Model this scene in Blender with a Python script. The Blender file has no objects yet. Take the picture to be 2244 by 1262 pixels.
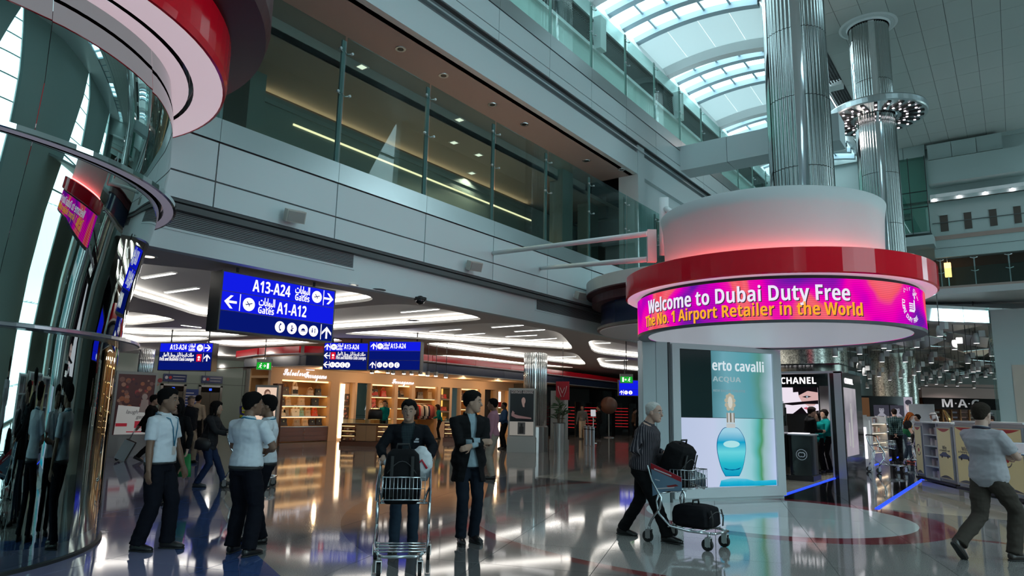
import bpy, bmesh, math, random
from math import sin, cos, pi, radians, sqrt, atan2, hypot
from mathutils import Vector, Matrix, Euler
from mathutils.geometry import delaunay_2d_cdt
random.seed(7)
SC = bpy.context.scene
COL = SC.collection
# ---------------------------------------------------------------- camera
cam = bpy.data.cameras.new('camera')
cam.sensor_width = 36.0
cam.lens = 1500.0 / 2244.0 * 36.0
cam.clip_end = 400
cam_o = bpy.data.objects.new('camera', cam)
COL.objects.link(cam_o)
cam_o.matrix_world = Matrix.Translation((0, 0, 1.62)) @ Matrix([[0.808516, 0.084765, 0.582337], [0.588128, -0.150334, -0.794673], [0.020185, 0.984995, -0.1714]]).to_4x4()
SC.camera = cam_o
# ---------------------------------------------------------------- sky and exposure
W = bpy.data.worlds.new('sky')
SC.world = W
W.use_nodes = True
bg = W.node_tree.nodes['Background']
bg.inputs[0].default_value = (0.68, 0.93, 1.0, 1)
bg.inputs[1].default_value = 5.1
SC.view_settings.view_transform = 'Standard'
SC.view_settings.look = 'None'
SC.view_settings.exposure = 0.0
SC.view_settings.gamma = 1.0
SC.view_settings.use_curve_mapping = False
SC.cycles.max_bounces = 8
SC.cycles.diffuse_bounces = 4
SC.cycles.glossy_bounces = 5
SC.cycles.transmission_bounces = 6
SC.cycles.transparent_max_bounces = 12
SC.cycles.caustics_reflective = False
SC.cycles.caustics_refractive = False
SC.cycles.sample_clamp_indirect = 4.0
# ---------------------------------------------------------------- materials
MATS = {}
def mat(name, col=(.5, .5, .5), rough=.5, metal=0.0, spec=.5, emit=0.0, ecol=None, coat=0.0, bump=0.0, bscale=40.0, alpha=None):
    if name in MATS: return MATS[name]
    m = bpy.data.materials.new(name); m.use_nodes = True
    b = m.node_tree.nodes['Principled BSDF']
    b.inputs['Base Color'].default_value = (*col, 1)
    b.inputs['Roughness'].default_value = rough
    b.inputs['Metallic'].default_value = metal
    b.inputs['Specular IOR Level'].default_value = spec
    b.inputs['Coat Weight'].default_value = coat
    if emit:
        b.inputs['Emission Color'].default_value = (*(ecol or col), 1)
        b.inputs['Emission Strength'].default_value = emit
    if bump:
        nt = m.node_tree
        tc = nt.nodes.new('ShaderNodeTexCoord'); nz = nt.nodes.new('ShaderNodeTexNoise')
        nz.inputs['Scale'].default_value = bscale; nz.inputs['Detail'].default_value = 4
        bp = nt.nodes.new('ShaderNodeBump'); bp.inputs['Strength'].default_value = bump
        bp.inputs['Distance'].default_value = .02
        nt.links.new(tc.outputs['Object'], nz.inputs['Vector'])
        nt.links.new(nz.outputs['Fac'], bp.inputs['Height'])
        nt.links.new(bp.outputs['Normal'], b.inputs['Normal'])
    MATS[name] = m
    return m
def nodes(m):
    nt = m.node_tree
    def N(t, **kw):
        n = nt.nodes.new('ShaderNode' + t)
        for k, v in kw.items(): setattr(n, k, v)
        return n
    def L(a, b): nt.links.new(a, b)
    return nt, N, L
def emis(name, col, s):
    """a thing that gives off light"""
    if name in MATS: return MATS[name]
    m = bpy.data.materials.new(name); m.use_nodes = True
    nt, N, L = nodes(m); nt.nodes.clear()
    e = N('Emission'); e.inputs[0].default_value = (*col, 1); e.inputs[1].default_value = s
    o = N('OutputMaterial'); L(e.outputs[0], o.inputs[0])
    MATS[name] = m
    return m
def glass(name, tint=(.75, .92, .88), mixg=.10, rough=0.0):
    """thin pane: tinted see-through mixed with a mirror reflection by Fresnel"""
    if name in MATS: return MATS[name]
    m = bpy.data.materials.new(name); m.use_nodes = True
    nt, N, L = nodes(m); nt.nodes.clear()
    t = N('BsdfTransparent'); t.inputs[0].default_value = (*tint, 1)
    g = N('BsdfGlossy'); g.inputs['Roughness'].default_value = rough
    lw = N('LayerWeight'); lw.inputs['Blend'].default_value = .5
    f = N('Math', operation='POWER'); f.inputs[1].default_value = 4.5; L(lw.outputs['Facing'], f.inputs[0])
    a = N('Math', operation='MULTIPLY_ADD'); a.inputs[1].default_value = .9; a.inputs[2].default_value = mixg
    x = N('MixShader'); o = N('OutputMaterial')
    L(f.outputs[0], a.inputs[0]); L(a.outputs[0], x.inputs[0]); L(t.outputs[0], x.inputs[1]); L(g.outputs[0], x.inputs[2]); L(x.outputs[0], o.inputs[0])
    MATS[name] = m
    return m
# ---------------------------------------------------------------- mesh builder
class MB:
    def __init__(s): s.v = []; s.f = []; s.m = []; s.sm = []; s.ms = []
    def mi(s, m):
        if m is None: return 0
        if m not in s.ms: s.ms.append(m)
        return s.ms.index(m)
    def add(s, vs, fs, m=None, smooth=False):
        o = len(s.v); s.v += [tuple(p) for p in vs]; k = s.mi(m)
        for f in fs: s.f.append(tuple(i + o for i in f)); s.m.append(k); s.sm.append(smooth)
        return s
    def box(s, c, d, m=None, rz=0.0, rot=None):
        x, y, z = d[0]/2, d[1]/2, d[2]/2
        vs = [Vector((a*x, b*y, e*z)) for e in (-1, 1) for b in (-1, 1) for a in (-1, 1)]
        if rot is not None: vs = [rot @ v for v in vs]
        elif rz: R = Matrix.Rotation(rz, 3, 'Z'); vs = [R @ v for v in vs]
        vs = [v + Vector(c) for v in vs]
        return s.add(vs, [(0, 2, 3, 1), (4, 5, 7, 6), (0, 1, 5, 4), (2, 6, 7, 3), (0, 4, 6, 2), (1, 3, 7, 5)], m)
    def bx(s, x0, x1, y0, y1, z0, z1, m=None):
        return s.box(((x0+x1)/2, (y0+y1)/2, (z0+z1)/2), (abs(x1-x0), abs(y1-y0), abs(z1-z0)), m)
    def tube(s, pts, r, n=8, m=None, caps=True, up=None, smooth=True):
        """loft along pts; r: number, list, or list of (a, b) half-widths (a across, b along 'up')"""
        P = [Vector(p) for p in pts]; k = len(P)
        R = (r if len(r) == k else [r[0]] * k) if isinstance(r, list) else [r] * k
        vs = []; prev = None
        for i in range(k):
            t = (P[min(i+1, k-1)] - P[max(i-1, 0)]).normalized()
            if up is not None: b = Vector(up) - t * Vector(up).dot(t)
            elif prev is None:
                u = Vector((0, 0, 1)) if abs(t.z) < .9 else Vector((0, 1, 0)); b = u - t * u.dot(t)
            else: b = prev - t * prev.dot(t)
            if b.length < 1e-6: b = Vector((1, 0, 0)) - t * t.x
            b.normalize(); prev = b; a = t.cross(b)
            ra, rb = R[i] if isinstance(R[i], (list, tuple)) else (R[i], R[i])
            for j in range(n):
                q = 2*pi*j/n; vs.append(P[i] + a*(ra*cos(q)) + b*(rb*sin(q)))
        fs = [(i*n+j, i*n+(j+1) % n, (i+1)*n+(j+1) % n, (i+1)*n+j) for i in range(k-1) for j in range(n)]
        s.add(vs, fs, m, smooth)
        if caps:
            o = len(s.v) - len(vs); ki = s.mi(m)
            s.f.append(tuple(o+j for j in reversed(range(n)))); s.f.append(tuple(o+(k-1)*n+j for j in range(n)))
            s.m += [ki, ki]; s.sm += [False, False]
        return s
    def lathe(s, prof, c=(0, 0, 0), n=32, m=None, a0=0.0, a1=2*pi, smooth=False):
        """revolve (r, z) profile about a vertical axis at c"""
        full = abs(a1-a0-2*pi) < 1e-6; k = n if full else n+1
        vs = [(c[0]+r*cos(a0+(a1-a0)*j/n), c[1]+r*sin(a0+(a1-a0)*j/n), c[2]+z) for r, z in prof for j in range(k)]
        fs = [(i*k+j, i*k+(j+1) % k, (i+1)*k+(j+1) % k, (i+1)*k+j) for i in range(len(prof)-1) for j in range(n)]
        return s.add(vs, fs, m, smooth)
    def prism(s, poly, z0, z1, m=None):
        n = len(poly); A = sum(poly[i][0]*poly[(i+1) % n][1]-poly[(i+1) % n][0]*poly[i][1] for i in range(n))
        if A < 0: poly = poly[::-1]
        vs = [(x, y, z0) for x, y in poly] + [(x, y, z1) for x, y in poly]
        fs = [tuple(reversed(range(n))), tuple(range(n, 2*n))] + [(i, (i+1) % n, n+(i+1) % n, n+i) for i in range(n)]
        return s.add(vs, fs, m)
    def quad(s, a, b, c, d, m=None): return s.add([a, b, c, d], [(0, 1, 2, 3)], m)
    def ball(s, c, r, m=None, n=12, k=8, R=None):
        rx, ry, rz = r if isinstance(r, (tuple, list)) else (r, r, r)
        vs = [Vector((0, 0, -rz))]
        for i in range(1, k):
            t = pi*i/k - pi/2
            vs += [Vector((rx*cos(t)*cos(2*pi*j/n), ry*cos(t)*sin(2*pi*j/n), rz*sin(t))) for j in range(n)]
        vs.append(Vector((0, 0, rz)))
        if R is not None: vs = [R @ v for v in vs]
        vs = [v + Vector(c) for v in vs]; e = len(vs)-1
        fs = [(0, 1+(j+1) % n, 1+j) for j in range(n)]
        fs += [(1+i*n+j, 1+i*n+(j+1) % n, 1+(i+1)*n+(j+1) % n, 1+(i+1)*n+j) for i in range(k-2) for j in range(n)]
        fs += [(e, 1+(k-2)*n+j, 1+(k-2)*n+(j+1) % n) for j in range(n)]
        return s.add(vs, fs, m, True)
    def mesh(s, name, m=None):
        me = bpy.data.meshes.new(name); me.from_pydata(s.v, [], s.f)
        for x in (s.ms or [m]):
            if x is not None: me.materials.append(x)
        me.polygons.foreach_set('material_index', s.m); me.polygons.foreach_set('use_smooth', s.sm)
        me.update(); return me
    def build(s, name, m=None, parent=None, loc=None):
        return obj(name, s.mesh(name, m), parent, loc)
def obj(name, me, parent=None, loc=None):
    o = bpy.data.objects.new(name, me); COL.objects.link(o)
    if parent is not None: o.parent = parent
    if loc is not None: o.location = loc
    return o
def tag(o, label=None, cat=None, group=None, kind=None):
    if label: o['label'] = label
    if cat: o['category'] = cat
    if group: o['group'] = group
    if kind: o['kind'] = kind
    return o
ORD = ('first', 'second', 'third', 'fourth', 'fifth', 'sixth', 'seventh', 'eighth', 'ninth', 'tenth', 'eleventh', 'twelfth', 'thirteenth', 'fourteenth')
def number_left_to_right(obs, base):
    """labels that count along the row as the hall is seen from its entrance"""
    M = cam_o.matrix_world.inverted()
    def key(o): p = M @ Vector(o.location); return p.x/max(.1, -p.z)
    for i, o in enumerate(sorted(obs, key=key)): o['label'] = base+', '+ORD[i]+' from the left'
def thing(name, label, cat, loc=(0, 0, 0), rz=0.0, group=None):
    o = obj(name, None, None, loc); o.rotation_euler = (0, 0, rz); o.empty_display_size = .1
    return tag(o, label, cat, group)
def struct(o): o['kind'] = 'structure'; return o
def dup(o, parent=None):
    c = o.copy(); COL.objects.link(c)
    if parent is not None: c.parent = parent
    for ch in list(o.children): dup(ch, c)
    return c
# ---------------------------------------------------------------- lettering
def heavy(s):
    """letters and digits in the bold sans-serif alphabet"""
    r = ''
    for ch in s:
        o = ord(ch)
        r += chr(0x1D5D4+o-65) if 'A' <= ch <= 'Z' else chr(0x1D5EE+o-97) if 'a' <= ch <= 'z' else chr(0x1D7EC+o-48) if '0' <= ch <= '9' else ch
    return r
def script(s):
    return ''.join(chr(0x1D4D0+ord(c)-65) if 'A' <= c <= 'Z' else chr(0x1D4EA+ord(c)-97) if 'a' <= c <= 'z' else c for c in s)
def text_mesh(body, size, depth=.004, bold=0.0, align='CENTER', shear=0.0, spacing=1.0):
    cu = bpy.data.curves.new('lettering', 'FONT'); cu.body = body; cu.size = size; cu.extrude = depth; cu.offset = bold
    cu.align_x = align; cu.align_y = 'CENTER'; cu.shear = shear; cu.space_character = spacing; cu.resolution_u = 3
    o = bpy.data.objects.new('lettering', cu); COL.objects.link(o)
    me = bpy.data.meshes.new_from_object(o.evaluated_get(bpy.context.evaluated_depsgraph_get()))
    bpy.data.objects.remove(o); bpy.data.curves.remove(cu)
    return me
def frame(origin, right, normal):
    """local (x right, y up, z out) of a vertical face"""
    r = Vector(right).normalized(); n = Vector(normal).normalized(); u = n.cross(r)
    M = Matrix((r, u, n)).transposed().to_4x4(); M.translation = Vector(origin)
    return M
def letter(parent, body, size, M, x, y, m, bold=0.0, align='CENTER', name='lettering', depth=.004, shear=0, spacing=1.0, z=.006, width=None):
    me = text_mesh(heavy(body) if name == 'lettering' and not shear else body, size, depth, 0 if body.isascii() else min(bold, .004), align, shear, spacing)
    if width and me.vertices:
        xs = [v.co.x for v in me.vertices]; w = max(xs)-min(xs)
        if w > 1e-6: me.transform(Matrix.Diagonal((width/w, 1, 1, 1)))
    me.materials.clear(); me.materials.append(m)
    me.transform(M @ Matrix.Translation((x, y, z)))
    return obj(name, me, parent)
def face_shape(parent, polys, M, m, name, z=.006, depth=.003):
    """flat printed or lit shapes on a face: polys in face coordinates"""
    b = MB(); 
    for k, p in enumerate(polys):
        n = len(p); A = sum(p[i][0]*p[(i+1) % n][1]-p[(i+1) % n][0]*p[i][1] for i in range(n))
        if A < 0: p = p[::-1]
        vs = [M @ Vector((x, y, z+depth)) for x, y in p] + [M @ Vector((x, y, z)) for x, y in p]
        b.add(vs, [tuple(range(n))] + [(i, n+i, n+(i+1) % n, (i+1) % n) for i in range(n)])
    return b.build(name, m, parent)
def disc(cx, cy, r, n=20, ry=None): return [(cx+r*cos(2*pi*i/n), cy+(ry or r)*sin(2*pi*i/n)) for i in range(n)]
def rect(x0, y0, x1, y1): return [(x0, y0), (x1, y0), (x1, y1), (x0, y1)]
def arrow(cx, cy, s, ang):
    """arrow as three strokes"""
    R = Matrix.Rotation(ang, 2)
    def T(p): return [tuple(Vector((cx, cy)) + R @ Vector(q)*s) for q in p]
    return [T([(-.5, -.09), (.38, -.09), (.38, .09), (-.5, .09)]), T([(.5, 0), (.02, -.48), (-.2, -.48), (.25, 0)]), T([(.5, 0), (.25, 0), (-.2, .48), (.02, .48)])]

# ================================================================ materials of the setting
def floor_mat():
    m = mat('polished_granite', (.3, .3, .3), .06, spec=.55)
    nt, N, L = nodes(m); b = nt.nodes['Principled BSDF']
    g = N('NewGeometry'); sp = N('SeparateXYZ'); L(g.outputs['Position'], sp.inputs[0])
    def M(op, a, c=None, d=None):
        n = N('Math', operation=op)
        for i, v in enumerate((a, c, d)):
            if v is None: continue
            if isinstance(v, (int, float)): n.inputs[i].default_value = v
            else: L(v, n.inputs[i])
        return n.outputs[0]
    X, Y = sp.outputs[0], sp.outputs[1]
    def dist(cx, cy): return M('SQRT', M('ADD', M('POWER', M('ABSOLUTE', M('SUBTRACT', X, cx)), 2), M('POWER', M('ABSOLUTE', M('SUBTRACT', Y, cy)), 2)))
    def lt(a, v): return M('LESS_THAN', a, v)
    def gt(a, v): return M('GREATER_THAN', a, v)
    def AND(*a):
        r = a[0]
        for q in a[1:]: r = M('MULTIPLY', r, q)
        return r
    nz = N('TexNoise'); nz.inputs['Scale'].default_value = 90; nz.inputs['Detail'].default_value = 3
    L(g.outputs['Position'], nz.inputs['Vector'])
    cr = N('ValToRGB'); cr.color_ramp.elements[0].position = .35; cr.color_ramp.elements[1].position = .7
    cr.color_ramp.elements[0].color = (.20, .19, .18, 1); cr.color_ramp.elements[1].color = (.36, .345, .33, 1)
    L(nz.outputs['Fac'], cr.inputs[0])
    col = cr.outputs[0]
    def over(mask, rgb):
        nonlocal col
        x = N('Mix', data_type='RGBA'); L(mask, x.inputs[0]); L(col, x.inputs[6])
        x.inputs[7].default_value = (*rgb, 1); col = x.outputs[2]
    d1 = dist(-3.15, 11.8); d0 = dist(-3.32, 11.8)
    wave = M('ADD', Y, M('ADD', M('MULTIPLY', X, .53), M('MULTIPLY', M('SINE', M('MULTIPLY', X, .5)), .25)))
    over(AND(gt(d1, 5.2), lt(d1, 6.9), lt(X, -3)), (.13, .125, .125))
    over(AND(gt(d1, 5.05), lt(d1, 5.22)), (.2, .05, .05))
    over(lt(wave, 1.15), (.24, .235, .38))
    over(AND(lt(wave, 1.15), gt(wave, .35)), (.05, .09, .24))
    over(lt(wave, -2.2), (.27, .26, .34))
    over(AND(gt(Y, 13.9), lt(X, -3.9), gt(X, -9.5), lt(Y, 40)), (.50, .45, .37))
    over(AND(gt(Y, 13.9), gt(X, -2.15)), (.50, .45, .37))
    over(AND(gt(Y, 13.7), gt(X, -3.9), lt(X, -2.15)), (.012, .012, .014))
    over(AND(lt(M('ABSOLUTE', M('SUBTRACT', Y, 11.38)), .06), gt(X, -1.2)), (.22, .03, .04))
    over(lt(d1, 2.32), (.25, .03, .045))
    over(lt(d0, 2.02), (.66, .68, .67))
    oi = N('ObjectInfo'); hv = N('HueSaturation')
    L(M('ADD', M('MULTIPLY', oi.outputs['Random'], .12), .94), hv.inputs['Value']); L(col, hv.inputs['Color'])
    L(hv.outputs[0], b.inputs['Base Color'])
    return m
M_FLOOR = floor_mat()
M_JOINT = mat('floor_joint', (.10, .10, .10), .6)
M_PANEL = mat('white_wall_panel', (.60, .69, .70), .42, bump=.02, bscale=3)
M_PLAST = mat('white_plaster', (.60, .68, .69), .6, bump=.03, bscale=20)
M_GAP = mat('shadow_gap', (.10, .11, .11), .8)
M_STEEL = mat('brushed_steel', (.62, .66, .67), .28, metal=1, bump=.06, bscale=9)
M_CHROME = mat('chrome', (.8, .82, .82), .08, metal=1)
M_GREYSTEEL = mat('grey_painted_steel', (.24, .30, .30), .4, metal=.4)
M_RAILGLASS = glass('railing_glass', (.66, .80, .78), .035)
M_CLEAR = glass('clear_glass', (.86, .96, .94), .06)
M_SOFFIT = mat('warm_grey_soffit', (.40, .345, .32), .65, bump=.02, bscale=30)
M_OLIVE = mat('grey_green_cladding', (.20, .24, .22), .5)
M_DKBROWN = mat('dark_brown_wall', (.07, .055, .045), .6)
M_CEIL = mat('lower_ceiling_paint', (.62, .58, .56), .6)
M_TRAY = mat('tray_white', (.75, .74, .72), .6)
M_COVE = emis('cove_light', (1, .95, .88), 8.0)
M_LED = emis('linear_led', (1, .97, .95), 7.0)
M_WARMSTRIP = emis('warm_strip', (1, .72, .42), 2.2)
M_DOWN = emis('downlight_lens', (1, .85, .68), 1.8)
M_BLUELED = emis('blue_led', (.02, .06, 1.0), 2.0)
M_WHITEP = mat('white_paint', (.75, .77, .77), .4)
M_BLACK = mat('black_gloss', (.008, .008, .009), .12)
M_BLACKM = mat('black_matt', (.012, .012, .013), .55)
M_VENT = mat('vent_grey', (.18, .20, .21), .5)
M_RED = mat('red_gloss', (.72, .003, .018), .12, spec=.35)
M_NAVY = mat('navy_gloss', (.012, .02, .06), .2)
M_MAROON = mat('maroon_gloss', (.07, .016, .02), .4, spec=.3)
M_MIRROR = mat('mirror', (.82, .88, .87), .02, metal=1)
M_ROOFGLASS = glass('skylight_glass', (.95, .99, 1.0), .05)
M_VAULT = bpy.data.materials.new('translucent_vault'); M_VAULT.use_nodes = True     # white translucent roof skin
nt, N, L = nodes(M_VAULT); nt.nodes.clear()
d_ = N('BsdfDiffuse'); d_.inputs[0].default_value = (.8, .82, .82, 1); t_ = N('BsdfTranslucent'); t_.inputs[0].default_value = (.085, .10, .10, 1)
a_ = N('AddShader'); o_ = N('OutputMaterial'); L(d_.outputs[0], a_.inputs[0]); L(t_.outputs[0], a_.inputs[1]); L(a_.outputs[0], o_.inputs[0])
M_RIB = mat('skylight_rib', (.40, .52, .58), .4)
M_MESH = mat('grille_bar', (.035, .037, .04), .6)

# ================================================================ floor: slab and tiles
floor = struct(MB().bx(-70, 30, -25, 75, -.4, -.008, M_JOINT).build('floor'))
TS, TA = 1.2, radians(20)
def tile_mesh():
    h = TS/2-.0035
    return MB().bx(-h, h, -h, h, -.008, 0, M_FLOOR).mesh('tile')
tm = tile_mesh()
R20 = Matrix.Rotation(TA, 2)
near, far_ = [], []
for i in range(-70, 60):
    for j in range(-40, 75):
        p = R20 @ Vector(((i+.5)*TS, (j+.5)*TS))
        if not (-69 < p.x < 29 and -24 < p.y < 74): continue
        fwd = -.583*p.x+.795*p.y; side = .807*p.x+.591*p.y
        d = p.length
        if fwd > 3.2 and abs(side) < fwd*.82+1.0 and d < 60: near.append((d, p))
        else: far_.append(p)
near.sort(key=lambda t: t[0])
far_ += [p for d, p in near[298:]]
for d, p in near[:298]:
    o = obj('tile', tm, floor, (p.x, p.y, 0)); o.rotation_euler.z = TA
b = MB(); h = TS/2-.0035
for p in far_:
    b.add([(*(p + R20 @ Vector((a*h, c*h))), 0) for a, c in ((-1, -1), (1, -1), (1, 1), (-1, 1))], [(0, 1, 2, 3)], M_FLOOR)
tag(b.build('tiles_beyond', None, floor), kind='stuff')
for x, nm in ((-3.92, 'left'), (-2.13, 'right')):
    y0 = 14.4 if nm == 'left' else 13.8
    tag(MB().bx(x-.035, x+.035, y0, 34, 0.0005, .012, M_BLUELED).build('floor_light_strip'),
        'glowing blue light line edging the black aisle on its %s side' % nm, 'light strip')

# ================================================================ left facade (two storeys above the shops)
FX = -10.5; Y0, Y1 = 5.0, 58.0; MOD = 2.53; PY = 8.43
wl = struct(MB().bx(FX-.35, FX-.16, Y0, Y1, 3.97, 4.74, M_PLAST).build('wall_left'))
MB().bx(FX-.30, FX-.03, Y0, Y1, 4.74, 5.92, M_GAP).build('backing', None, wl)
joints = [y for y in [PY+MOD*k for k in range(-1, 21)] if Y0 < y < Y1]
cuts = [Y0]+joints+[Y1]
for a, c in zip(cuts[:-1], cuts[1:]):
    MB().bx(FX-.03, FX, a+.012, c-.012, 4.79, 5.21, M_PANEL).build('panel', None, wl)
    MB().bx(FX-.03, FX, a+.012, c-.012, 5.24, 5.90, M_PANEL).build('panel', None, wl)
    MB().bx(FX-.03, FX+.015, a+.004, c-.004, 5.93, 6.33, M_STEEL).build('steel_band', None, wl)
MB().bx(FX-6.5, FX-.02, Y0, Y1, 5.93, 6.25, M_SOFFIT).build('deck', None, wl)
# rail posts and tall panes, level two
def rail_post(z0, z1, m=M_GREYSTEEL):
    b = MB().bx(-.02, .02, -.055, .055, z0, z1, m)
    for z in (z1-.32, z1-1.25):
        for s in (-1, 1):
            b.tube([(.02, s*.02, z+.10), (.05, s*.06, z+.03), (.09, s*.15, z+.06)], .012, 6, M_STEEL)
            b.tube([(.07, s*.15, z+.06), (.12, s*.15, z+.06)], .028, 8, M_STEEL)
    return b.mesh('post')
posts2 = [PY+MOD*k for k in range(-1, 6)]
pm = rail_post(6.33, 9.0)
rail2 = thing('glass_railing', 'tall glass railing with grey posts on the middle balcony', 'railing')
for y in posts2+[PY+MOD*k for k in range(6, 12)]:
    obj('post', pm, rail2, (FX-.10, y, 0))
for y in [PY+MOD*k for k in range(-2, 12)]:
    a = max(y+.03, Y0+.4)
    MB().bx(FX-.035, FX-.02, a, y+MOD-.03, 6.34, 9.06, M_RAILGLASS).build('pane', None, rail2)
# level-two interior
MB().bx(FX-2.35, FX-.3, Y0, 22.2, 10.2, 10.35, M_SOFFIT).build('soffit', None, wl)
MB().bx(FX-2.40, FX-2.34, Y0, 22.2, 9.8, 10.35, M_SOFFIT).build('soffit_step', None, wl)
MB().bx(FX-5.0, FX-2.34, Y0, 26, 9.8, 9.95, mat('inner_ceiling', (.42, .36, .32), .7)).build('inner_ceiling', None, wl)
MB().bx(FX-5.1, FX-4.75, Y0, 26, 6.2, 9.62, M_OLIVE).build('inner_wall', None, wl)
MB().bx(FX-5.1, FX-5.0, Y0, 26, 9.6, 9.9, M_DKBROWN).build('inner_wall_top', None, wl)
MB().bx(FX-4.755, FX-4.72, 10.6, 22, 9.03, 9.08, M_WARMSTRIP).build('wall_light_strip', None, wl)
MB().bx(FX-4.98, FX-4.94, 9.6, 22, 9.63, 9.66, emis('cove_warm', (1, .62, .36), 9.0)).build('cove_light_strip', None, wl)
MB().bx(FX-4.76, FX-4.70, Y0, 22, 9.35, 9.47, M_GREYSTEEL).build('wall_rail', None, wl)
for y0, y1, m in ((7.6, 8.9, M_DKBROWN), (8.9, 9.35, M_OLIVE)):
    MB().bx(FX-4.9, FX-4.2, y0, y1, 6.25, 9.8, m).build('pier', None, wl)
for y, x, w in ((20.2, -12.9, .55), (23.2, -13.5, .55)):
    MB().bx(x-w/2, x+w/2, y, y+w*1.3, 6.25, 10.2, M_OLIVE).build('pier', None, wl)
MB().bx(FX-5, FX-.5, 26, 26.3, 6.2, 10.2, M_DKBROWN).build('end_wall', None, wl)
MB().bx(FX-5, FX-2.4, 24.0, 24.2, 9.3, 10.2, M_DKBROWN).build('end_beam', None, wl)
M_LENSOFF = mat('dark_lens', (.03, .03, .03), .15)
def lamp_or_fill_at(p, e, c, r=.1, spot=False):
    l = bpy.data.lights.new('lamp_or_fill', 'SPOT' if spot else 'POINT')
    if spot: l.spot_size = radians(130); l.spot_blend = .6
    l.energy = e; l.color = c; l.shadow_soft_size = r
    o = bpy.data.objects.new('lamp_or_fill', l); COL.objects.link(o); o.location = p
def downlight(p, lit, lab):
    o = thing('downlight', lab, 'light', p, 0, 'round downlights in the balcony soffit' if not lit else 'square downlights in the balcony ceiling')
    if lit:
        MB().bx(-.13, .13, -.13, .13, -.012, -.001, M_WHITEP).build('frame', None, o)
        MB().bx(-.09, .09, -.09, .09, -.018, -.013, M_DOWN).build('lens', None, o)
        lamp_or_fill_at((p[0], p[1], p[2]-.03), 260, (1, .74, .54), .05, True)
    else:
        MB().lathe([(.0, -.012), (.08, -.012), (.09, -.02), (.13, -.02), (.135, -.001)], n=16, m=M_STEEL).build('ring', None, o)
        MB().lathe([(0, -.022), (.075, -.022), (.075, -.013)], n=12, m=M_LENSOFF).build('lens', None, o)
for p in ((-11.462,10.829,10.200), (-11.494,12.438,10.200), (-11.500,14.554,10.200), (-11.527,16.197,10.200), (-11.512,19.974,10.200), (-10.888,21.433,10.200)):
    downlight(p, False, 'round unlit downlight set in the grey balcony soffit')
number_left_to_right([o for o in COL.objects if o.name.startswith('downlight')], 'round unlit downlight set in the grey balcony soffit')
DL0 = set(o.name for o in COL.objects if o.name.startswith('downlight'))
for p in ((-12.339,10.398,9.800), (-12.374,14.143,9.800), (-13.651,15.380,9.800), (-13.669,16.641,9.800), (-14.999,17.908,9.800)):
    downlight(p, True, 'small square warm downlight in the inner balcony ceiling')
number_left_to_right([o for o in COL.objects if o.name.startswith('downlight') and o.name not in DL0], 'small square warm downlight in the inner balcony ceiling')
# upper slab face
MB().bx(FX-.45, FX-.12, Y0, Y1, 10.2, 11.02, M_PLAST).build('slab_face', None, wl)
MB().bx(FX-.45, FX-.16, Y0, Y1, 11.02, 11.34, M_VENT).build('slot', None, wl)
MB().bx(FX-.2, FX-.05, Y0, Y1, 11.12, 11.17, M_STEEL).build('slot_rail', None, wl)
MB().bx(FX-.4, FX-.035, Y0, Y1, 11.34, 12.34, M_GAP).build('backing', None, wl)
for a, c in zip(cuts[:-1], cuts[1:]):
    MB().bx(FX-.03, FX, a+.01, c-.01, 11.36, 11.62, M_PANEL).build('panel', None, wl)
    MB().bx(FX-.03, FX, a+.01, c-.01, 11.645, 12.30, M_PANEL).build('panel', None, wl)
    MB().bx(FX-.03, FX+.02, a+.004, c-.004, 12.32, 12.78, M_STEEL).build('steel_band', None, wl)
MB().bx(FX-5, FX-.05, Y0, Y1, 12.4, 12.7, M_SOFFIT).build('deck', None, wl)
# solid bay after the opening
MB().bx(FX-.9, FX-.10, 22.2, 22.75, 6.2, 11.36, M_PLAST).build('pilaster', None, wl)
MB().bx(FX-.9, FX-.30, 22.75, 40, 6.2, 11.02, M_PLAST).build('upper_wall', None, wl)
MB().bx(FX-.31, FX-.27, 24.0, 25.2, 6.35, 9.0, M_DKBROWN).build('doorway', None, wl)
# level-three rail
pm3 = rail_post(12.78, 15.3, mat('pale_steel_post', (.42, .52, .50), .45, metal=.3))
rail3 = thing('glass_railing', 'pale glass railing with steel posts on the top balcony under the skylight', 'railing')
for k in range(0, 17): obj('post', pm3, rail3, (FX-.10, PY+MOD*k+.15, 0))
for k in range(0, 17):
    y = PY+MOD*k+.15
    MB().bx(FX-.035, FX-.02, y+.03, y+MOD-.03, 12.79, 15.15, glass('top_rail_glass', (.80, .95, .92), .05)).build('pane', None, rail3)
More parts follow.
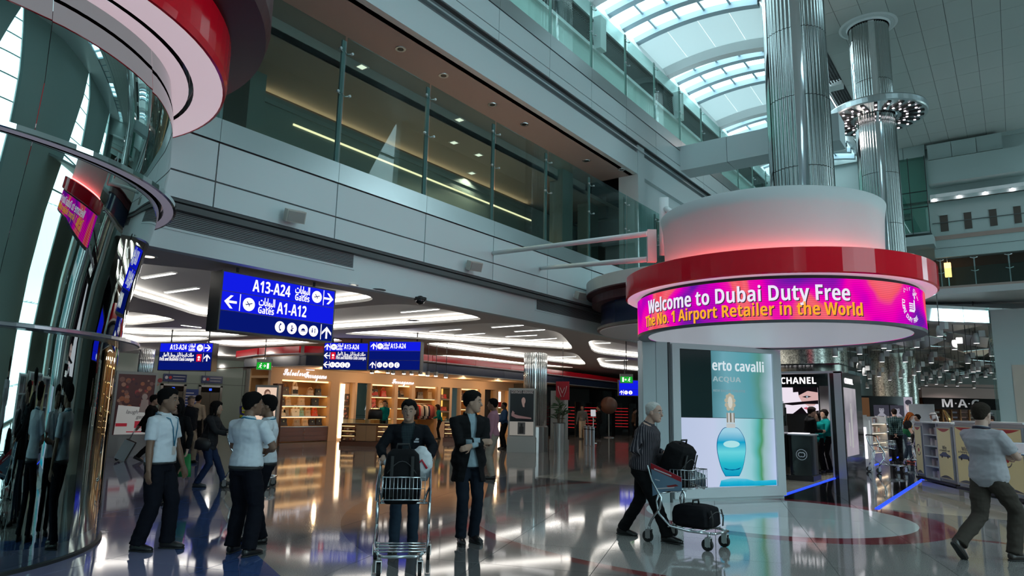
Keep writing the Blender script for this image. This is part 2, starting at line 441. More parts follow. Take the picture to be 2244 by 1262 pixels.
# ceiling of the upper-left and roof line: wall, grille, white slope
WX = -13.4
M_PALE = mat('pale_teal_wall', (.72, .84, .80), .6)
w3 = struct(MB().bx(WX-.4, WX, Y0-20, Y1, 12.7, 16.7, M_PALE).build('wall_1'))
MB().bx(WX-.05, WX+.12, Y0-20, Y1, 16.7, 16.85, M_WHITEP).build('ledge', None, w3)
SZ, SL, SR = 21.0, -14.8, -8.35        # skylight spring height, left and right edges
PER, GL, YB = 8.62, 4.75, 34.66        # bay period, glazed length, start of a bay
bays = [YB+PER*k for k in range(-6, 3)]
roof = struct(MB().add([(WX-.1, -20, 18.2), (WX-.1, Y1, 18.2), (SL, Y1, SZ), (SL, -20, SZ)], [(0, 1, 2, 3)], M_WHITEP).build('ceiling_1'))
def grille(parent, P0, U, Vv, nu, nv, w):
    """a net of flat bars on the parallelogram P0, P0+U, P0+V"""
    b = MB(); P0, U, Vv = Vector(P0), Vector(U), Vector(Vv); N_ = U.cross(Vv).normalized()*.02
    def bar(a, c, d):
        vs = [a-d, a+d, c+d, c-d]; b.add(vs, [(0, 1, 2, 3)], M_MESH)
    du, dv = U.normalized()*w, Vv.normalized()*w
    for i in range(nu+1): p = P0+U*(i/nu); bar(p, p+Vv, du)
    for j in range(nv+1): p = P0+Vv*(j/nv); bar(p, p+U, dv)
    return tag(b.build('grille', None, parent), kind='stuff')
for y in bays:
    if y > 0: grille(roof, (WX+.02, y-1.6, 16.86), (0, PER-.5, 0), (-.12, 0, 1.3), 54, 11, .035)
MB().bx(WX-.6, WX-.35, -20, Y1, 16.7, 18.4, M_BLACKM).build('grille_back', None, roof)
for y in bays: MB().bx(WX-.3, WX+.35, y+PER-2.2, y+PER-1.7, 16.8, 18.3, M_WHITEP).build('roof_beam', None, roof)
# skylight vault
RISE = .38
def vault(t):  # t from 0 at the left edge to 1 at the right edge
    x = SL+(SR-SL)*t
    return x, SZ+RISE*(1-(2*t-1)**2)
NT = 20
NPX = 5
for y in bays:
    sky = struct(obj('skylight', None)); sky.empty_display_size = .2
    sky.name = 'window_1' if 'window_1' not in bpy.data.objects else 'window_1'
    rows = 3; rl = GL/rows
    for r in range(rows+1):
        yy = y+r*rl
        vs = []
        for k in range(NT+1):
            x, z = vault(k/NT); vs += [(x, yy-.19, z), (x, yy+.19, z), (x, yy+.19, z-.34), (x, yy-.19, z-.34)]
        fs = [(4*k+a, 4*k+(a+1) % 4, 4*k+4+(a+1) % 4, 4*k+4+a) for k in range(NT) for a in range(4)]
        MB().add(vs, fs, M_RIB).build('rib', None, sky)
    for r in range(rows):
        for c in range(NPX):
            vs = []; q = 4
            for k in range(q+1):
                x, z = vault((c+k/q)/NPX); vs += [(x, y+r*rl+.11, z-.02), (x, y+(r+1)*rl-.11, z-.02)]
            MB().add(vs, [(2*k, 2*k+1, 2*k+3, 2*k+2) for k in range(q)], M_ROOFGLASS).build('pane', None, sky)
            if c:
                x, z = vault(c/NPX)
                MB().bx(x-.055, x+.055, y+r*rl, y+(r+1)*rl, z-.12, z, M_RIB).build('mullion', None, sky)
    # white band with a grey arch beyond the glazing
    vs = []
    for k in range(NT+1):
        x, z = vault(k/NT); vs += [(x, y+GL+.11, z-.05), (x, y+PER-.11, z-.35)]
    for c in range(4):
        q = [v for v in vs[c*10:c*10+12]]; q[0] = (q[0][0]+.006, *q[0][1:]); q[1] = (q[1][0]+.006, *q[1][1:])
        MB().add(q, [(2*k, 2*k+2, 2*k+3, 2*k+1) for k in range(5)], M_VAULT).build('vault_panel', None, roof)
    vs = []
    for k in range(NT+1):
        x, z = vault(k/NT); vs += [(x, y+PER-.6, z-.2), (x, y+PER-.12, z-.2), (x, y+PER-.12, z-.85), (x, y+PER-.6, z-.85)]
    MB().add(vs, [(4*k+a, 4*k+(a+1) % 4, 4*k+4+(a+1) % 4, 4*k+4+a) for k in range(NT) for a in range(4)], M_WHITEP).build('roof_arch', None, roof)
    pl = bpy.data.lights.new('skylight_portal', 'AREA'); pl.shape = 'RECTANGLE'; pl.size = SR-SL; pl.size_y = GL
    pl.cycles.is_portal = True
    po = bpy.data.objects.new('skylight_portal', pl); COL.objects.link(po); po.location = ((SL+SR)/2, y+GL/2, SZ+RISE+.3)
# right edge of the vault, grille and flat white ceiling
CX = -6.75
MB().add([(SR, -20, SZ), (SR, Y1, SZ), (CX-.95, Y1, 20.6), (CX-.95, -20, 20.6)], [(0, 1, 2, 3)], M_WHITEP).build('vault_edge', None, roof)
for y in bays:
    if y > 5: grille(roof, (CX-1.0, y-1.0, 20.75), (0, PER-.7, 0), (1.0, 0, .2), 48, 7, .035)
    MB().bx(CX-1.05, CX, y+PER-1.75, y+PER-1.0, 20.7, 21.05, M_WHITEP).build('roof_beam', None, roof)
MB().bx(CX-1.1, CX+.1, -20, Y1, 21.5, 21.6, M_BLACKM).build('grille_back', None, roof)
M_RCEIL = mat('ceiling_panel', (.55, .56, .54), .35)
RSK = ((3.3, 6.3),)       # another roof light over the right half of the hall
cr_ = struct(MB().bx(CX, RSK[0][0], -20, Y1+2, 21.04, 21.2, M_GAP).build('ceiling_2'))
MB().bx(RSK[0][1], 12.6, -20, Y1+2, 20.99, 21.2, M_WHITEP).build('panel', None, cr_)
for x0, x1 in RSK:
    rk = struct(MB().bx(x0-.1, x0, -20, Y1+2, 20.9, 21.5, M_RIB).bx(x1, x1+.1, -20, Y1+2, 20.9, 21.5, M_RIB).build('window_3'))
    for k in range(40):
        y = -20+2*k; MB().bx(x0, x1, y-.06, y+.06, 21.05, 21.35, M_RIB).build('rib', None, rk)
        if k % 7 < 3: MB().bx(x0, x1, y+.06, y+1.94, 21.2, 21.22, M_ROOFGLASS).build('pane', None, rk)
        else: MB().bx(x0, x1, y+.06, y+1.94, 21.15, 21.3, M_WHITEP).build('roof_panel', None, rk)
    pl = bpy.data.lights.new('skylight_portal', 'AREA'); pl.shape = 'RECTANGLE'; pl.size = x1-x0; pl.size_y = 78; pl.cycles.is_portal = True
    po = bpy.data.objects.new('skylight_portal', pl); COL.objects.link(po); po.location = ((x0+x1)/2, 19, 21.6)
cm = MB().bx(-.54, .54, -1.08, 1.08, -.03, .03, M_RCEIL).mesh('panel')
for i in range(10):
    for j in range(19):
        obj('panel', cm, cr_, (CX+.56+1.1*i, 17.5+2.18*j, 21.02))
MB().bx(CX, RSK[0][0], -20, 16.4, 20.99, 21.05, M_RCEIL).build('panel', None, cr_)
# bridge beam
br = thing('bridge_beam', 'white panelled beam crossing the hall below the skylight', 'beam')
for a, c in ((FX, -8.55), (-8.53, -6.6), (-6.58, -4.4)):
    MB().bx(a, c, 26.0, 27.1, 11.44, 12.5, M_PANEL).build('panel', None, br)

# ================================================================ lower ceiling with lit trays
def pts2(l): return [(p[0], p[1]) for p in l]
TR = [
 [(-12.547,5.382,4.000), (-12.366,5.758,4.000), (-11.874,6.759,4.000), (-11.577,8.102,4.000), (-11.465,9.322,4.000), (-11.407,10.098,4.000), (-11.711,10.661,4.000), (-12.206,10.860,4.000), (-13.322,10.835,4.000), (-16.002,10.992,4.000), (-18.119,10.960,4.000), (-18.881,10.567,4.000), (-17.514,8.939,4.000), (-16.248,7.050,4.000)],
 [(-19.576,8.608,4.000), (-19.614,9.633,4.000), (-19.920,10.148,4.000), (-20.327,10.654,4.000), (-21.737,10.703,4.000), (-23.770,10.510,4.000)],
 [(-14.889,11.476,4.000), (-13.921,11.316,4.000), (-12.724,11.328,4.000), (-11.818,11.477,4.000), (-11.518,11.806,4.000), (-11.406,12.652,4.000), (-11.497,13.951,4.000), (-11.734,14.679,4.000), (-12.247,14.868,4.000), (-14.861,14.781,4.000), (-17.956,14.652,4.000), (-19.801,14.375,4.000)],
 [(-24.383,10.641,4.000), (-22.131,11.746,4.000), (-21.851,12.925,4.000), (-22.099,14.612,4.000), (-24.392,14.457,4.000), (-27.366,11.976,4.000)],
 [(-28.198,12.519,4.000), (-24.812,13.891,4.000), (-24.914,14.599,4.000), (-27.046,14.851,4.000), (-31.216,13.888,4.000)],
 [(-27.255,15.403,4.000), (-25.403,14.969,4.000), (-23.501,15.434,4.000), (-20.341,15.955,4.000), (-20.565,17.538,4.000), (-22.494,17.710,4.000), (-25.595,17.714,4.000), (-28.003,17.422,4.000)],
 [(-18.829,15.473,4.000), (-16.869,15.473,4.000), (-14.553,15.462,4.000), (-12.611,15.397,4.000), (-11.788,15.567,4.000), (-11.525,16.308,4.000), (-11.553,17.468,4.000), (-11.618,18.576,4.000), (-14.538,24.242,4.000), (-14.796,23.666,4.000), (-15.925,21.628,4.000), (-16.594,20.296,4.000), (-17.520,17.966,4.000), (-18.168,16.614,4.000)],
 [(-18.568,19.430,4.000), (-16.961,19.733,4.000), (-16.662,21.528,4.000), (-16.149,23.341,4.000), (-15.185,25.474,4.000), (-19.313,33.649,4.000), (-19.433,30.066,4.000), (-19.511,27.620,4.000), (-19.433,23.787,4.000), (-19.215,21.122,4.000)],
 [(-12.075,20.972,4.000), (-11.497,21.410,4.000), (-11.825,26.807,4.000), (-13.817,31.305,4.000), (-14.407,28.262,4.000), (-14.730,26.179,4.000)],
 [(-15.563,27.829,4.000), (-14.492,32.831,4.000), (-18.448,41.766,4.000), (-19.588,35.790,4.000)],
 [(-21.050,25.775,4.000), (-21.533,30.490,4.000), (-20.724,35.458,4.000), (-22.247,34.078,4.000), (-22.956,28.120,4.000), (-22.646,23.950,4.000)],
]
TR = [pts2(t) for t in TR]
def smooth_poly(p, n=2):
    for _ in range(n):
        q = []
        for i in range(len(p)):
            a, c = Vector(p[i]), Vector(p[(i+1) % len(p)])
            L_ = (c-a).length; k = min(.25, .9/max(L_, .01))
            q += [tuple(a+(c-a)*k), tuple(a+(c-a)*(1-k))]
        p = q
    return p
def inside(x, y, poly):
    r = False; j = len(poly)-1
    for i in range(len(poly)):
        xi, yi = poly[i]; xj, yj = poly[j]
        if (yi > y) != (yj > y) and x < (xj-xi)*(y-yi)/(yj-yi)+xi: r = not r
        j = i
    return r
TR = [smooth_poly(t) for t in TR]
outer = [(-66, -20), (-10.66, -20), (-10.66, 70), (-66, 70)]
vs = [Vector(p) for p in outer]; es = [(0, 1), (1, 2), (2, 3), (3, 0)]
for t in TR:
    o = len(vs); vs += [Vector(p) for p in t]; es += [(o+i, o+(i+1) % len(t)) for i in range(len(t))]
rv, re, rf, *_ = delaunay_2d_cdt(vs, es, [], 0, 1e-4)
b = MB(); fs = []
for f in rf:
    cx = sum(rv[i].x for i in f)/len(f); cy = sum(rv[i].y for i in f)/len(f)
    if not any(inside(cx, cy, t) for t in TR): fs.append(tuple(reversed(f)))
b.add([(p.x, p.y, 4.0) for p in rv], fs, M_CEIL)
lc = struct(b.build('ceiling_3'))
for t in TR:
    n = len(t); A = sum(t[i][0]*t[(i+1) % n][1]-t[(i+1) % n][0]*t[i][1] for i in range(n))
    if A < 0: t = t[::-1]
    ctr = Vector((sum(p[0] for p in t)/n, sum(p[1] for p in t)/n))
    def off(p, d):
        v = Vector(p); k = (v-ctr); return v+k.normalized()*d
    prof = ((0, 4.0, M_TRAY), (0, 4.07, M_TRAY), (.16, 4.07, M_COVE), (.16, 4.19, M_TRAY), (.16, 4.24, M_TRAY))
    tray = MB()
    lvl = [[(*off(p, d), z) for p in t] for d, z, _ in prof]
    cove = MB()
    for a in range(len(prof)-1):
        m = prof[a][2] if a != 2 else M_COVE
        tgt = cove if a == 2 else tray
        tgt.add(lvl[a]+lvl[a+1], [((i+1) % n, i, n+i, n+(i+1) % n) for i in range(n)], m)
    tray.add(lvl[-1], [tuple(reversed(range(n)))], M_TRAY)
    tr_ = tray.build('tray', None, lc)
    cove.build('cove_light', None, tr_)
def slot(a, c, name='ceiling_light', w=.07):
    a, c = Vector(a), Vector(c); mid = (a+c)/2; L_ = (c-a).length; rz = atan2(c.y-a.y, c.x-a.x)
    o = thing(name, 'white linear light slot in the curved ceiling above the concourse', 'light', mid, rz, 'linear light slots in the curved ceiling')
    MB().bx(-L_/2-.02, L_/2+.02, -w/2-.02, w/2+.02, -.008, .02, M_WHITEP).build('housing', None, o)
    MB().bx(-L_/2, L_/2, -w/2, w/2, -.016, -.009, M_LED).build('diffuser', None, o)
for a, c in (((-15.106,7.068,4.220), (-13.906,7.117,4.220)), ((-16.671,8.381,4.220), (-15.284,8.417,4.220)), ((-13.957,13.749,4.220), (-12.573,13.761,4.220)),
             ((-16.686,17.901,4.220), (-15.216,17.823,4.220)), ((-16.680,19.262,4.220), (-15.289,19.227,4.220)), ((-13.878,17.881,4.220), (-12.590,17.815,4.220)),
             ((-13.914,19.228,4.220), (-12.696,19.196,4.220)), ((-15.232,20.474,4.220), (-13.926,20.550,4.220)), ((-15.324,21.950,4.220), (-13.893,21.827,4.220)),
             ((-17.493,22.421,3.990), (-16.458,22.387,3.990)), ((-19.288,29.879,4.220), (-17.939,30.051,4.220)), ((-13.526,24.188,4.220), (-12.885,24.259,4.220)),
             ((-17.923,33.213,4.220), (-16.646,33.289,4.220)), ((-21.351,11.338,3.990), (-21.398,12.010,3.990))):
    slot(a, c)
number_left_to_right([o for o in COL.objects if o.name.startswith('ceiling_light')], 'white linear light slot in the curved lower ceiling')
# ================================================================ far end of the hall
FY = 56.0
def F(px): return px
M_FAR = mat('far_wall_panel', (.41, .48, .47), .6)
M_MARB = mat('brown_marble_band', (.36, .25, .22), .3, bump=.1, bscale=3)
fw = struct(MB().bx(-16, 14, FY+3, FY+3.4, 0, 24, M_FAR).build('wall_far'))

def fy_panels(x0, x1, z0, z1, n, proud, name='panel'):
    w = (x1-x0)/n
    for i in range(n):
        MB().bx(x0+w*i+.015, x0+w*(i+1)-.015, FY-proud, FY+.05, z0+.015, z1-.015, M_FAR).build(name, None, fw)
MB().bx(-16, 19, FY, FY+.2, 16.9, 20.9, M_FAR).build('upper_wall', None, fw)
fy_panels(-8.0, -3.86, 20.1, 21.9, 3, .5)
fy_panels(-3.7, .7, 19.6, 20.75, 3, .9)
fy_panels(-3.76, 1.75, 17.75, 19.5, 1, 1.2)
MB().bx(-3.76, 9, FY-.9, FY+.1, 16.75, 17.05, M_WHITEP).build('light_ledge', None, fw)
MB().bx(-3.76, 9, FY-.95, FY-.9, 16.5, 16.75, M_FAR).build('ledge_face', None, fw)
MB().bx(-8, 9, FY-.3, FY, 14.0, 16.6, M_FAR).build('mid_wall', None, fw)
MB().bx(-3.8, 9, FY-.5, FY-.3, 13.8, 14.1, M_MARB).build('marble_band', None, fw)
MB().bx(-3.8, 9, FY-.45, FY-.28, 12.55, 13.8, M_FAR).build('fascia', None, fw)
MB().bx(-3.8, 9, FY-.47, FY-.44, 13.2, 13.22, M_GAP).build('joint', None, fw)
MB().bx(-3.8, 9, FY-.36, FY-.32, 15.05, 15.1, M_GAP).build('handrail', None, fw)
for a, c in ((-3.32, -2.85), (-1.9, -1.46), (-.45, -.03), (.9, 1.3)):
    w = struct(MB().bx(a, c, FY-.34, FY-.3, 14.44, 15.6, M_DKBROWN).build('window_2'))
    MB().bx(a-.06, c+.06, FY-.37, FY-.33, 15.6, 15.68, M_FAR).build('window_frame', None, w)
for x in (-3.52, -2.03, -.54, .96):
    o = thing('wall_spotlight', 'small bright white spotlight on the ledge of the far wall', 'light', (x, FY-1.0, 16.66), 0, 'spotlights along the far ledge')
    MB().lathe([(0, .06), (.07, .06), (.07, -.02), (0, -.02)], n=10, m=M_WHITEP).build('body', None, o)
    MB().ball((0, -.02, -.05), .10, emis('far_spot', (1, .9, .95), 20), 8, 6).build('lens', None, o)
number_left_to_right([o for o in COL.objects if o.name.startswith('wall_spotlight')], 'small bright spotlight on the far wall ledge')
MB().bx(-8, 9, FY+2.6, FY+2.8, 8, 13, M_DKBROWN).build('dark_gallery', None, fw)
MB().bx(-8, 9, FY-.2, FY+2.8, 9.9, 10.1, M_DKBROWN).build('gallery_floor', None, fw)
MB().bx(-8, 9, FY-.5, FY-.2, 10.1, 10.5, M_MARB).build('marble_band', None, fw)
MB().bx(-8, 9, FY-.45, FY-.2, 8.4, 10.1, M_FAR).build('fascia', None, fw)
MB().bx(-8, 9, FY-.47, FY-.44, 9.45, 9.47, M_GAP).build('joint', None, fw)
MB().bx(-16, 19, FY-.3, FY, 0, 8.4, M_FAR).build('lower_wall', None, fw)
gr_ = thing('glass_railing', 'far glass railing across the dark gallery on the end wall', 'railing')
for x in (-3.52, -1.55, .37, 2.3):
    b = MB().bx(x-.04, x+.04, FY-.5, FY-.4, 10.5, 12.4, M_GREYSTEEL)
    for z in (11.4, 12.3): b.tube([(x-.22, FY-.5, z+.08), (x, FY-.5, z), (x+.22, FY-.5, z+.08)], .03, 6, M_STEEL)
    b.build('post', None, gr_)
for a, c in ((-5.4, -3.52), (-3.52, -1.55), (-1.55, .37), (.37, 2.3)):
    MB().bx(a+.03, c-.03, FY-.53, FY-.51, 10.5, 11.75, M_RAILGLASS).build('pane', None, gr_)
lp = thing('hanging_lantern', 'small orange lit lantern in the far dark gallery', 'lamp', (-3.19, FY+1.0, 11.5))
MB().bx(-.2, .2, -.2, .2, -.1, .9, emis('lantern', (1, .55, .2), 3.0)).build('shade', None, lp)
MB().tube([(0, 0, .9), (0, 0, 1.4)], .02, 6, M_STEEL).build('cord', None, lp)
MB().lathe([(.02, -1.4), (.3, -1.4), (.3, -1.35), (.04, -1.3), (.04, -.1), (.0, -.1)], n=10, m=M_STEEL).build('stand', None, lp)
# glazed lift shaft beside the second column
ls = thing('lift_shaft', 'green glazed lift shaft beside the far fluted column', 'lift')
for i in range(2):
    for a, c in ((14.3, 16.05), (16.1, 17.2), (17.25, 19.75)):
        MB().bx(-5.9+1.02*i, -4.92+1.02*i, FY-1.6, FY-1.56, a, c, glass('lift_glass', (.50, .74, .68), .1)).build('pane', None, ls)
MB().bx(-5.95, -3.82, FY-1.55, FY-.4, 14.2, 14.3, M_GREYSTEEL).build('floor_plate', None, ls)
for x in (-5.93, -4.91, -3.87): MB().bx(x-.02, x+.02, FY-1.62, FY-1.5, 14.2, 19.8, M_BLACKM).build('mullion', None, ls)
for z in (16.08, 17.22): MB().bx(-5.95, -3.85, FY-1.62, FY-1.5, z-.02, z+.02, M_BLACKM).build('transom', None, ls)
MB().bx(-6.3, -3.7, FY-1.9, FY-.3, 13.3, 13.95, M_FAR).build('base', None, ls)
MB().bx(-5.6, -5.0, FY-1.3, FY-1.25, 15.3, 15.8, M_VENT).build('vent', None, ls)
MB().bx(-16, 19, FY-.2, FY+.1, 20.7, 24, M_FAR).build('top_wall', None, fw)
# enclosing walls of the hall out of the frame
RX, RT = 12.3, 21.0                     # right wall with tall tapering windows
def win(tip, z):
    yr = tip-.03*(RT-z); return yr-7.2*max(0, 1-(z/RT)**1.5), yr
tips = [-10.5, 10.5, 31.5, 52.5]; zl = [RT*k/16 for k in range(17)]
b = MB()
for k in range(len(tips)+1):
    vs = []
    for z in zl: vs += [(RX, win(tips[k-1], z)[1] if k else -20, z), (RX, win(tips[k], z)[0] if k < len(tips) else 60, z)]
    b.add(vs, [(2*i, 2*i+1, 2*i+3, 2*i+2) for i in range(16)], M_FAR)
wr = struct(b.build('wall_right')); MB().bx(RX, RX+.3, -20, 60, RT, 22, M_FAR).build('upper_wall', None, wr)
M_WFRAME = mat('window_frame', (.30, .42, .42), .4)
for tip in tips:
    w_ = struct(obj('window_4', None))
    for i in range(0, 15, 2):
        z0, z1 = zl[i], zl[i+2] if i+2 < 17 else RT
        a0, c0 = win(tip, z0); a1, c1 = win(tip, z1)
        MB().add([(RX+.05, a0, z0), (RX+.05, c0, z0), (RX+.05, c1, z1), (RX+.05, a1, z1)], [(0, 1, 2, 3)], M_ROOFGLASS).build('pane', None, w_)
        MB().bx(RX-.05, RX+.1, a0, c0, z0-.06, z0+.06, M_WFRAME).build('mullion', None, w_)
    MB().add([(RX-d, win(tip, z)[1]+e, z) for z in (0, RT) for d, e in ((.0, 0), (.0, .5), (.5, .5), (.5, 0))], [(0, 4, 5, 1), (1, 5, 6, 2), (2, 6, 7, 3), (3, 7, 4, 0)], M_WFRAME).build('window_frame', None, w_)
    y0 = win(tip, 0)[0]; pl = bpy.data.lights.new('window_portal', 'AREA'); pl.shape = 'RECTANGLE'; pl.size = 7.4; pl.size_y = RT; pl.cycles.is_portal = True
    po = bpy.data.objects.new('window_portal', pl); COL.objects.link(po); po.location = (RX+.2, y0+3.7, RT/2); po.rotation_euler = (0, radians(-90), 0); po.rotation_euler = Euler((radians(90), 0, radians(90)))
struct(MB().bx(-66, 13, -20.3, -20, 0, 24, M_FAR).build('wall_back'))
struct(MB().bx(-66.3, -66, -20, 72, 0, 4.2, M_FAR).build('wall_2'))
struct(MB().bx(-66, -10.6, 70, 70.3, 0, 4.2, M_FAR).build('wall_3'))
struct(MB().bx(-66, FX, -20, 70, 4.6, 4.7, M_GAP).build('ceiling_4'))
struct(MB().bx(FX-5.2, FX-5.1, Y0-.5, Y1, 4.7, 12.8, M_GAP).build('wall_4'))
struct(MB().bx(-16, WX, -20, Y1, 18.1, 18.2, M_GAP).build('ceiling_5'))
struct(MB().bx(FX-.35, FX-.1, -20, -2.2, 3.95, 12.7, M_PLAST).build('wall_5'))
struct(MB().bx(FX-5.2, FX-.1, Y0-.3, Y0, 4.0, 12.7, M_PLAST).build('wall_6'))

# ================================================================ fluted columns
def flute_mat():
    m = mat('fluted_metal', (.46, .49, .48), .16, metal=1); return m
M_FLUTE = flute_mat()
M_MOSAIC = mat('mosaic_glitter', (.48, .50, .44), .25, metal=.7)
nt, N, L = nodes(M_MOSAIC); vb = N('TexVoronoi'); vb.inputs['Scale'].default_value = 28
tc = N('TexCoord'); L(tc.outputs['Object'], vb.inputs['Vector'])
cr = N('ValToRGB'); cr.color_ramp.elements[0].color = (.10, .11, .10, 1); cr.color_ramp.elements[1].color = (.85, .88, .78, 1)
L(vb.outputs['Color'], cr.inputs[0]); L(cr.outputs[0], nt.nodes['Principled BSDF'].inputs['Base Color'])
bp = N('Bump'); bp.inputs['Strength'].default_value = .8; bp.inputs['Distance'].default_value = .05
L(vb.outputs['Color'], bp.inputs['Height']); L(bp.outputs['Normal'], nt.nodes['Principled BSDF'].inputs['Normal'])
def column(x, y, R, ztop, label, cuts, disc_z=None, nfl=46):
    t = thing('fluted_column', label, 'column', (x, y, 0))
    MB().lathe([(R+.03, 0), (R+.03, 4.4)], n=40, m=M_MOSAIC, smooth=True).build('mosaic_base', None, t)
    zz = [4.4]+cuts+[ztop]
    for a, c in zip(zz[:-1], zz[1:]):
        vs = []
        for z in (a+.012, c-.012):
            for j in range(nfl*4):
                q = 2*pi*j/(nfl*4); s = (0, .45, 1, .45)[j % 4]; r = R-.055+.055*s
                vs.append((r*cos(q), r*sin(q), z))
        k = nfl*4
        MB().add(vs, [(j, (j+1) % k, k+(j+1) % k, k+j) for j in range(k)], M_FLUTE, True).build('fluted_shell', None, t)
        MB().lathe([(R-.05, c-.015), (R-.05, c+.015)], n=40, m=M_GAP).build('seam', None, t)
    for q in (3.75, 5.0):     # smooth polished strips run up between the flutes
        vs = []
        for z in (4.4, ztop):
            for k in range(7): a = q+(k-3)*.05; vs.append(((R+.012)*cos(a), (R+.012)*sin(a), z))
        MB().add(vs, [(k, k+1, 8+k, 7+k) for k in range(6)], M_CHROME, True).build('polished_strip', None, t)
    return t
c1 = column(-5.33, 24.0, 1.03, 21.9, 'thick fluted metal column rising behind the round red kiosk sign', [7.2, 9.7, 12.2, 14.7, 17.2, 19.6])
c2 = column(-4.50, 36.2, .90, 21.05, 'far fluted metal column with a ring of spotlights round it', [8, 10.5, 13, 15.6, 17.8])
MB().lathe([(.9, -.02), (1.32, -.02), (1.34, -.06), (1.22, -.10), (1.0, -.10), (.95, -.2)], (0, 0, 21.04), 40, M_WHITEP).build('ceiling_collar', None, c2)
dz = 16.05
ring = thing('spotlight_ring', 'steel disc ring of small spotlights round the far column', 'light', (-4.45, 36.2, dz))
MB().lathe([(.92, .30), (2.22, .30), (2.25, .24), (2.25, 0), (2.2, -.05), (.95, -.0), (.92, .30)], n=56, m=M_STEEL).build('disc', None, ring)
M_SPOT = emis('spot_lens', (1, .86, .92), 5)
for i in range(22):
    a = 2*pi*i/22
    c_ = thing  # noqa
    b = MB().box((1.60*cos(a), 1.60*sin(a), -.06), (.95, .15, .05), M_BLACKM, rz=a).build('lamp_bar', None, ring)
    for r in (1.35, 1.85):
        MB().lathe([(0, -.04), (.052, -.04), (.052, .04)], (r*cos(a), r*sin(a), -.07), 10, M_SPOT).build('lens', None, b)
    pass
sl = bpy.data.lights.new('ring_fill', 'POINT'); sl.energy = 120; sl.color = (1, .82, .78); sl.shadow_soft_size = .4  # unseen fill light added beside the ring of spotlights
so = bpy.data.objects.new('ring_fill', sl); COL.objects.link(so); so.location = (-5.9, 34.6, dz-.8)

# ================================================================ round sign kiosk on the right
DX, DY = -3.22, 11.83
M_FROST = mat('frosted_panel', (.56, .58, .58), .55)
M_SOFW = mat('white_soffit', (.80, .79, .82), .5)
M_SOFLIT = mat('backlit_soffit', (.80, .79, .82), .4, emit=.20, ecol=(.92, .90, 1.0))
def led_mat():
    m = bpy.data.materials.new('led_screen'); m.use_nodes = True
    nt, N, L = nodes(m); nt.nodes.clear()
    g = N('TexCoord'); mp = N('Mapping'); mp.inputs['Scale'].default_value = (1, 1, .8); L(g.outputs['Object'], mp.inputs[0])
    nz = N('TexNoise'); nz.inputs['Scale'].default_value = 1.1; nz.inputs['Detail'].default_value = 1.5; nz.inputs['Distortion'].default_value = .8
    L(mp.outputs[0], nz.inputs['Vector'])
    cr = N('ValToRGB'); e = cr.color_ramp.elements
    e[0].position = .31; e[0].color = (.16, .01, .42, 1); e[1].position = .68; e[1].color = (1.0, .07, .12, 1)
    for p, c in ((.42, (.62, .0, .55, 1)), (.47, (.95, .0, .50, 1)), (.53, (.95, .01, .42, 1)), (.57, (1.0, .11, .16, 1)), (.62, (1.0, .15, .20, 1))):
        k = e.new(p); k.color = c
    L(nz.outputs['Fac'], cr.inputs[0])
    wv = N('TexWave', bands_direction='Z'); wv.inputs['Scale'].default_value = 12; L(g.outputs['Object'], wv.inputs['Vector'])
    mr = N('MapRange'); mr.inputs[3].default_value = .72; mr.inputs[4].default_value = 1.05; L(wv.outputs['Fac'], mr.inputs[0])
    em = N('Emission'); L(cr.outputs[0], em.inputs[0]); L(mr.outputs[0], em.inputs[1])
    o = N('OutputMaterial'); L(em.outputs[0], o.inputs[0]); return m
M_LEDW = led_mat()
kd = thing('round_sign_kiosk', 'round overhead sign with a pink LED band, red rim and frosted drum', 'kiosk', (DX, DY, 0))
NS = 96
MB().lathe([(2.23, 2.88), (2.23, 3.45)], n=NS, m=M_LEDW, smooth=True).build('led_band', None, kd)
MB().lathe([(2.05, 2.86), (2.22, 2.84), (2.235, 2.88)], n=NS, m=mat('drum_trim', (.12, .12, .13), .4)).build('lower_trim', None, kd)
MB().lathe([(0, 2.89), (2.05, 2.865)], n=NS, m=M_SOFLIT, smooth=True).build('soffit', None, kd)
MB().lathe([(2.22, 3.45), (2.18, 3.48), (2.18, 3.52)], n=NS, m=M_BLACKM).build('reveal', None, kd)
MB().lathe([(2.18, 3.505), (2.40, 3.495)], n=NS, m=mat('pink_lit_soffit', (.80, .66, .72), .4, emit=.35, ecol=(1, .70, .82)), smooth=True).build('ring_soffit', None, kd)  # pink light from the LED band put into the soffit as emission
MB().lathe([(2.40, 3.495), (2.43, 3.51), (2.43, 3.845), (2.40, 3.86), (2.2, 3.86), (2.15, 3.6)], n=NS, m=M_RED).build('red_rim', None, kd)
MB().lathe([(1.5, 3.6), (2.3, 3.6)], n=NS, m=M_WHITEP).build('top_deck', None, kd)
MB().lathe([(1.74, 3.62), (1.75, 4.3), (1.77, 4.7), (1.81, 4.92), (1.79, 4.93), (1.74, 4.7), (1.72, 4.3), (1.71, 3.62)], n=NS, m=M_FROST, smooth=True).build('frosted_drum', None, kd)
MB().lathe([(1.80, 3.885), (1.84, 3.885), (1.84, 3.915), (1.80, 3.915), (1.80, 3.885)], n=NS, m=emis('red_neon', (1, .10, .10), 20)).build('red_light_tube', None, kd)
def curved_text(parent, body, size, z, a_mid, R, m, bold=0.0, name='lettering', width=None):
    me = text_mesh(heavy(body), size, .004, 0)
    if width:
        xs = [v.co.x for v in me.vertices]; me.transform(Matrix.Diagonal((width/(max(xs)-min(xs)), 1, 1, 1)))
    for v in me.vertices:
        a = a_mid+v.co.x/R; r = R+.006+v.co.z; y = v.co.y
        v.co = (r*cos(a), r*sin(a), z+y)
    me.materials.clear(); me.materials.append(m)
    return obj(name, me, parent)
def ang(p): return atan2(p[1]-DY, p[0]-DX)
M_TXW = emis('led_white_text', (.86, .80, .95), 1.0)
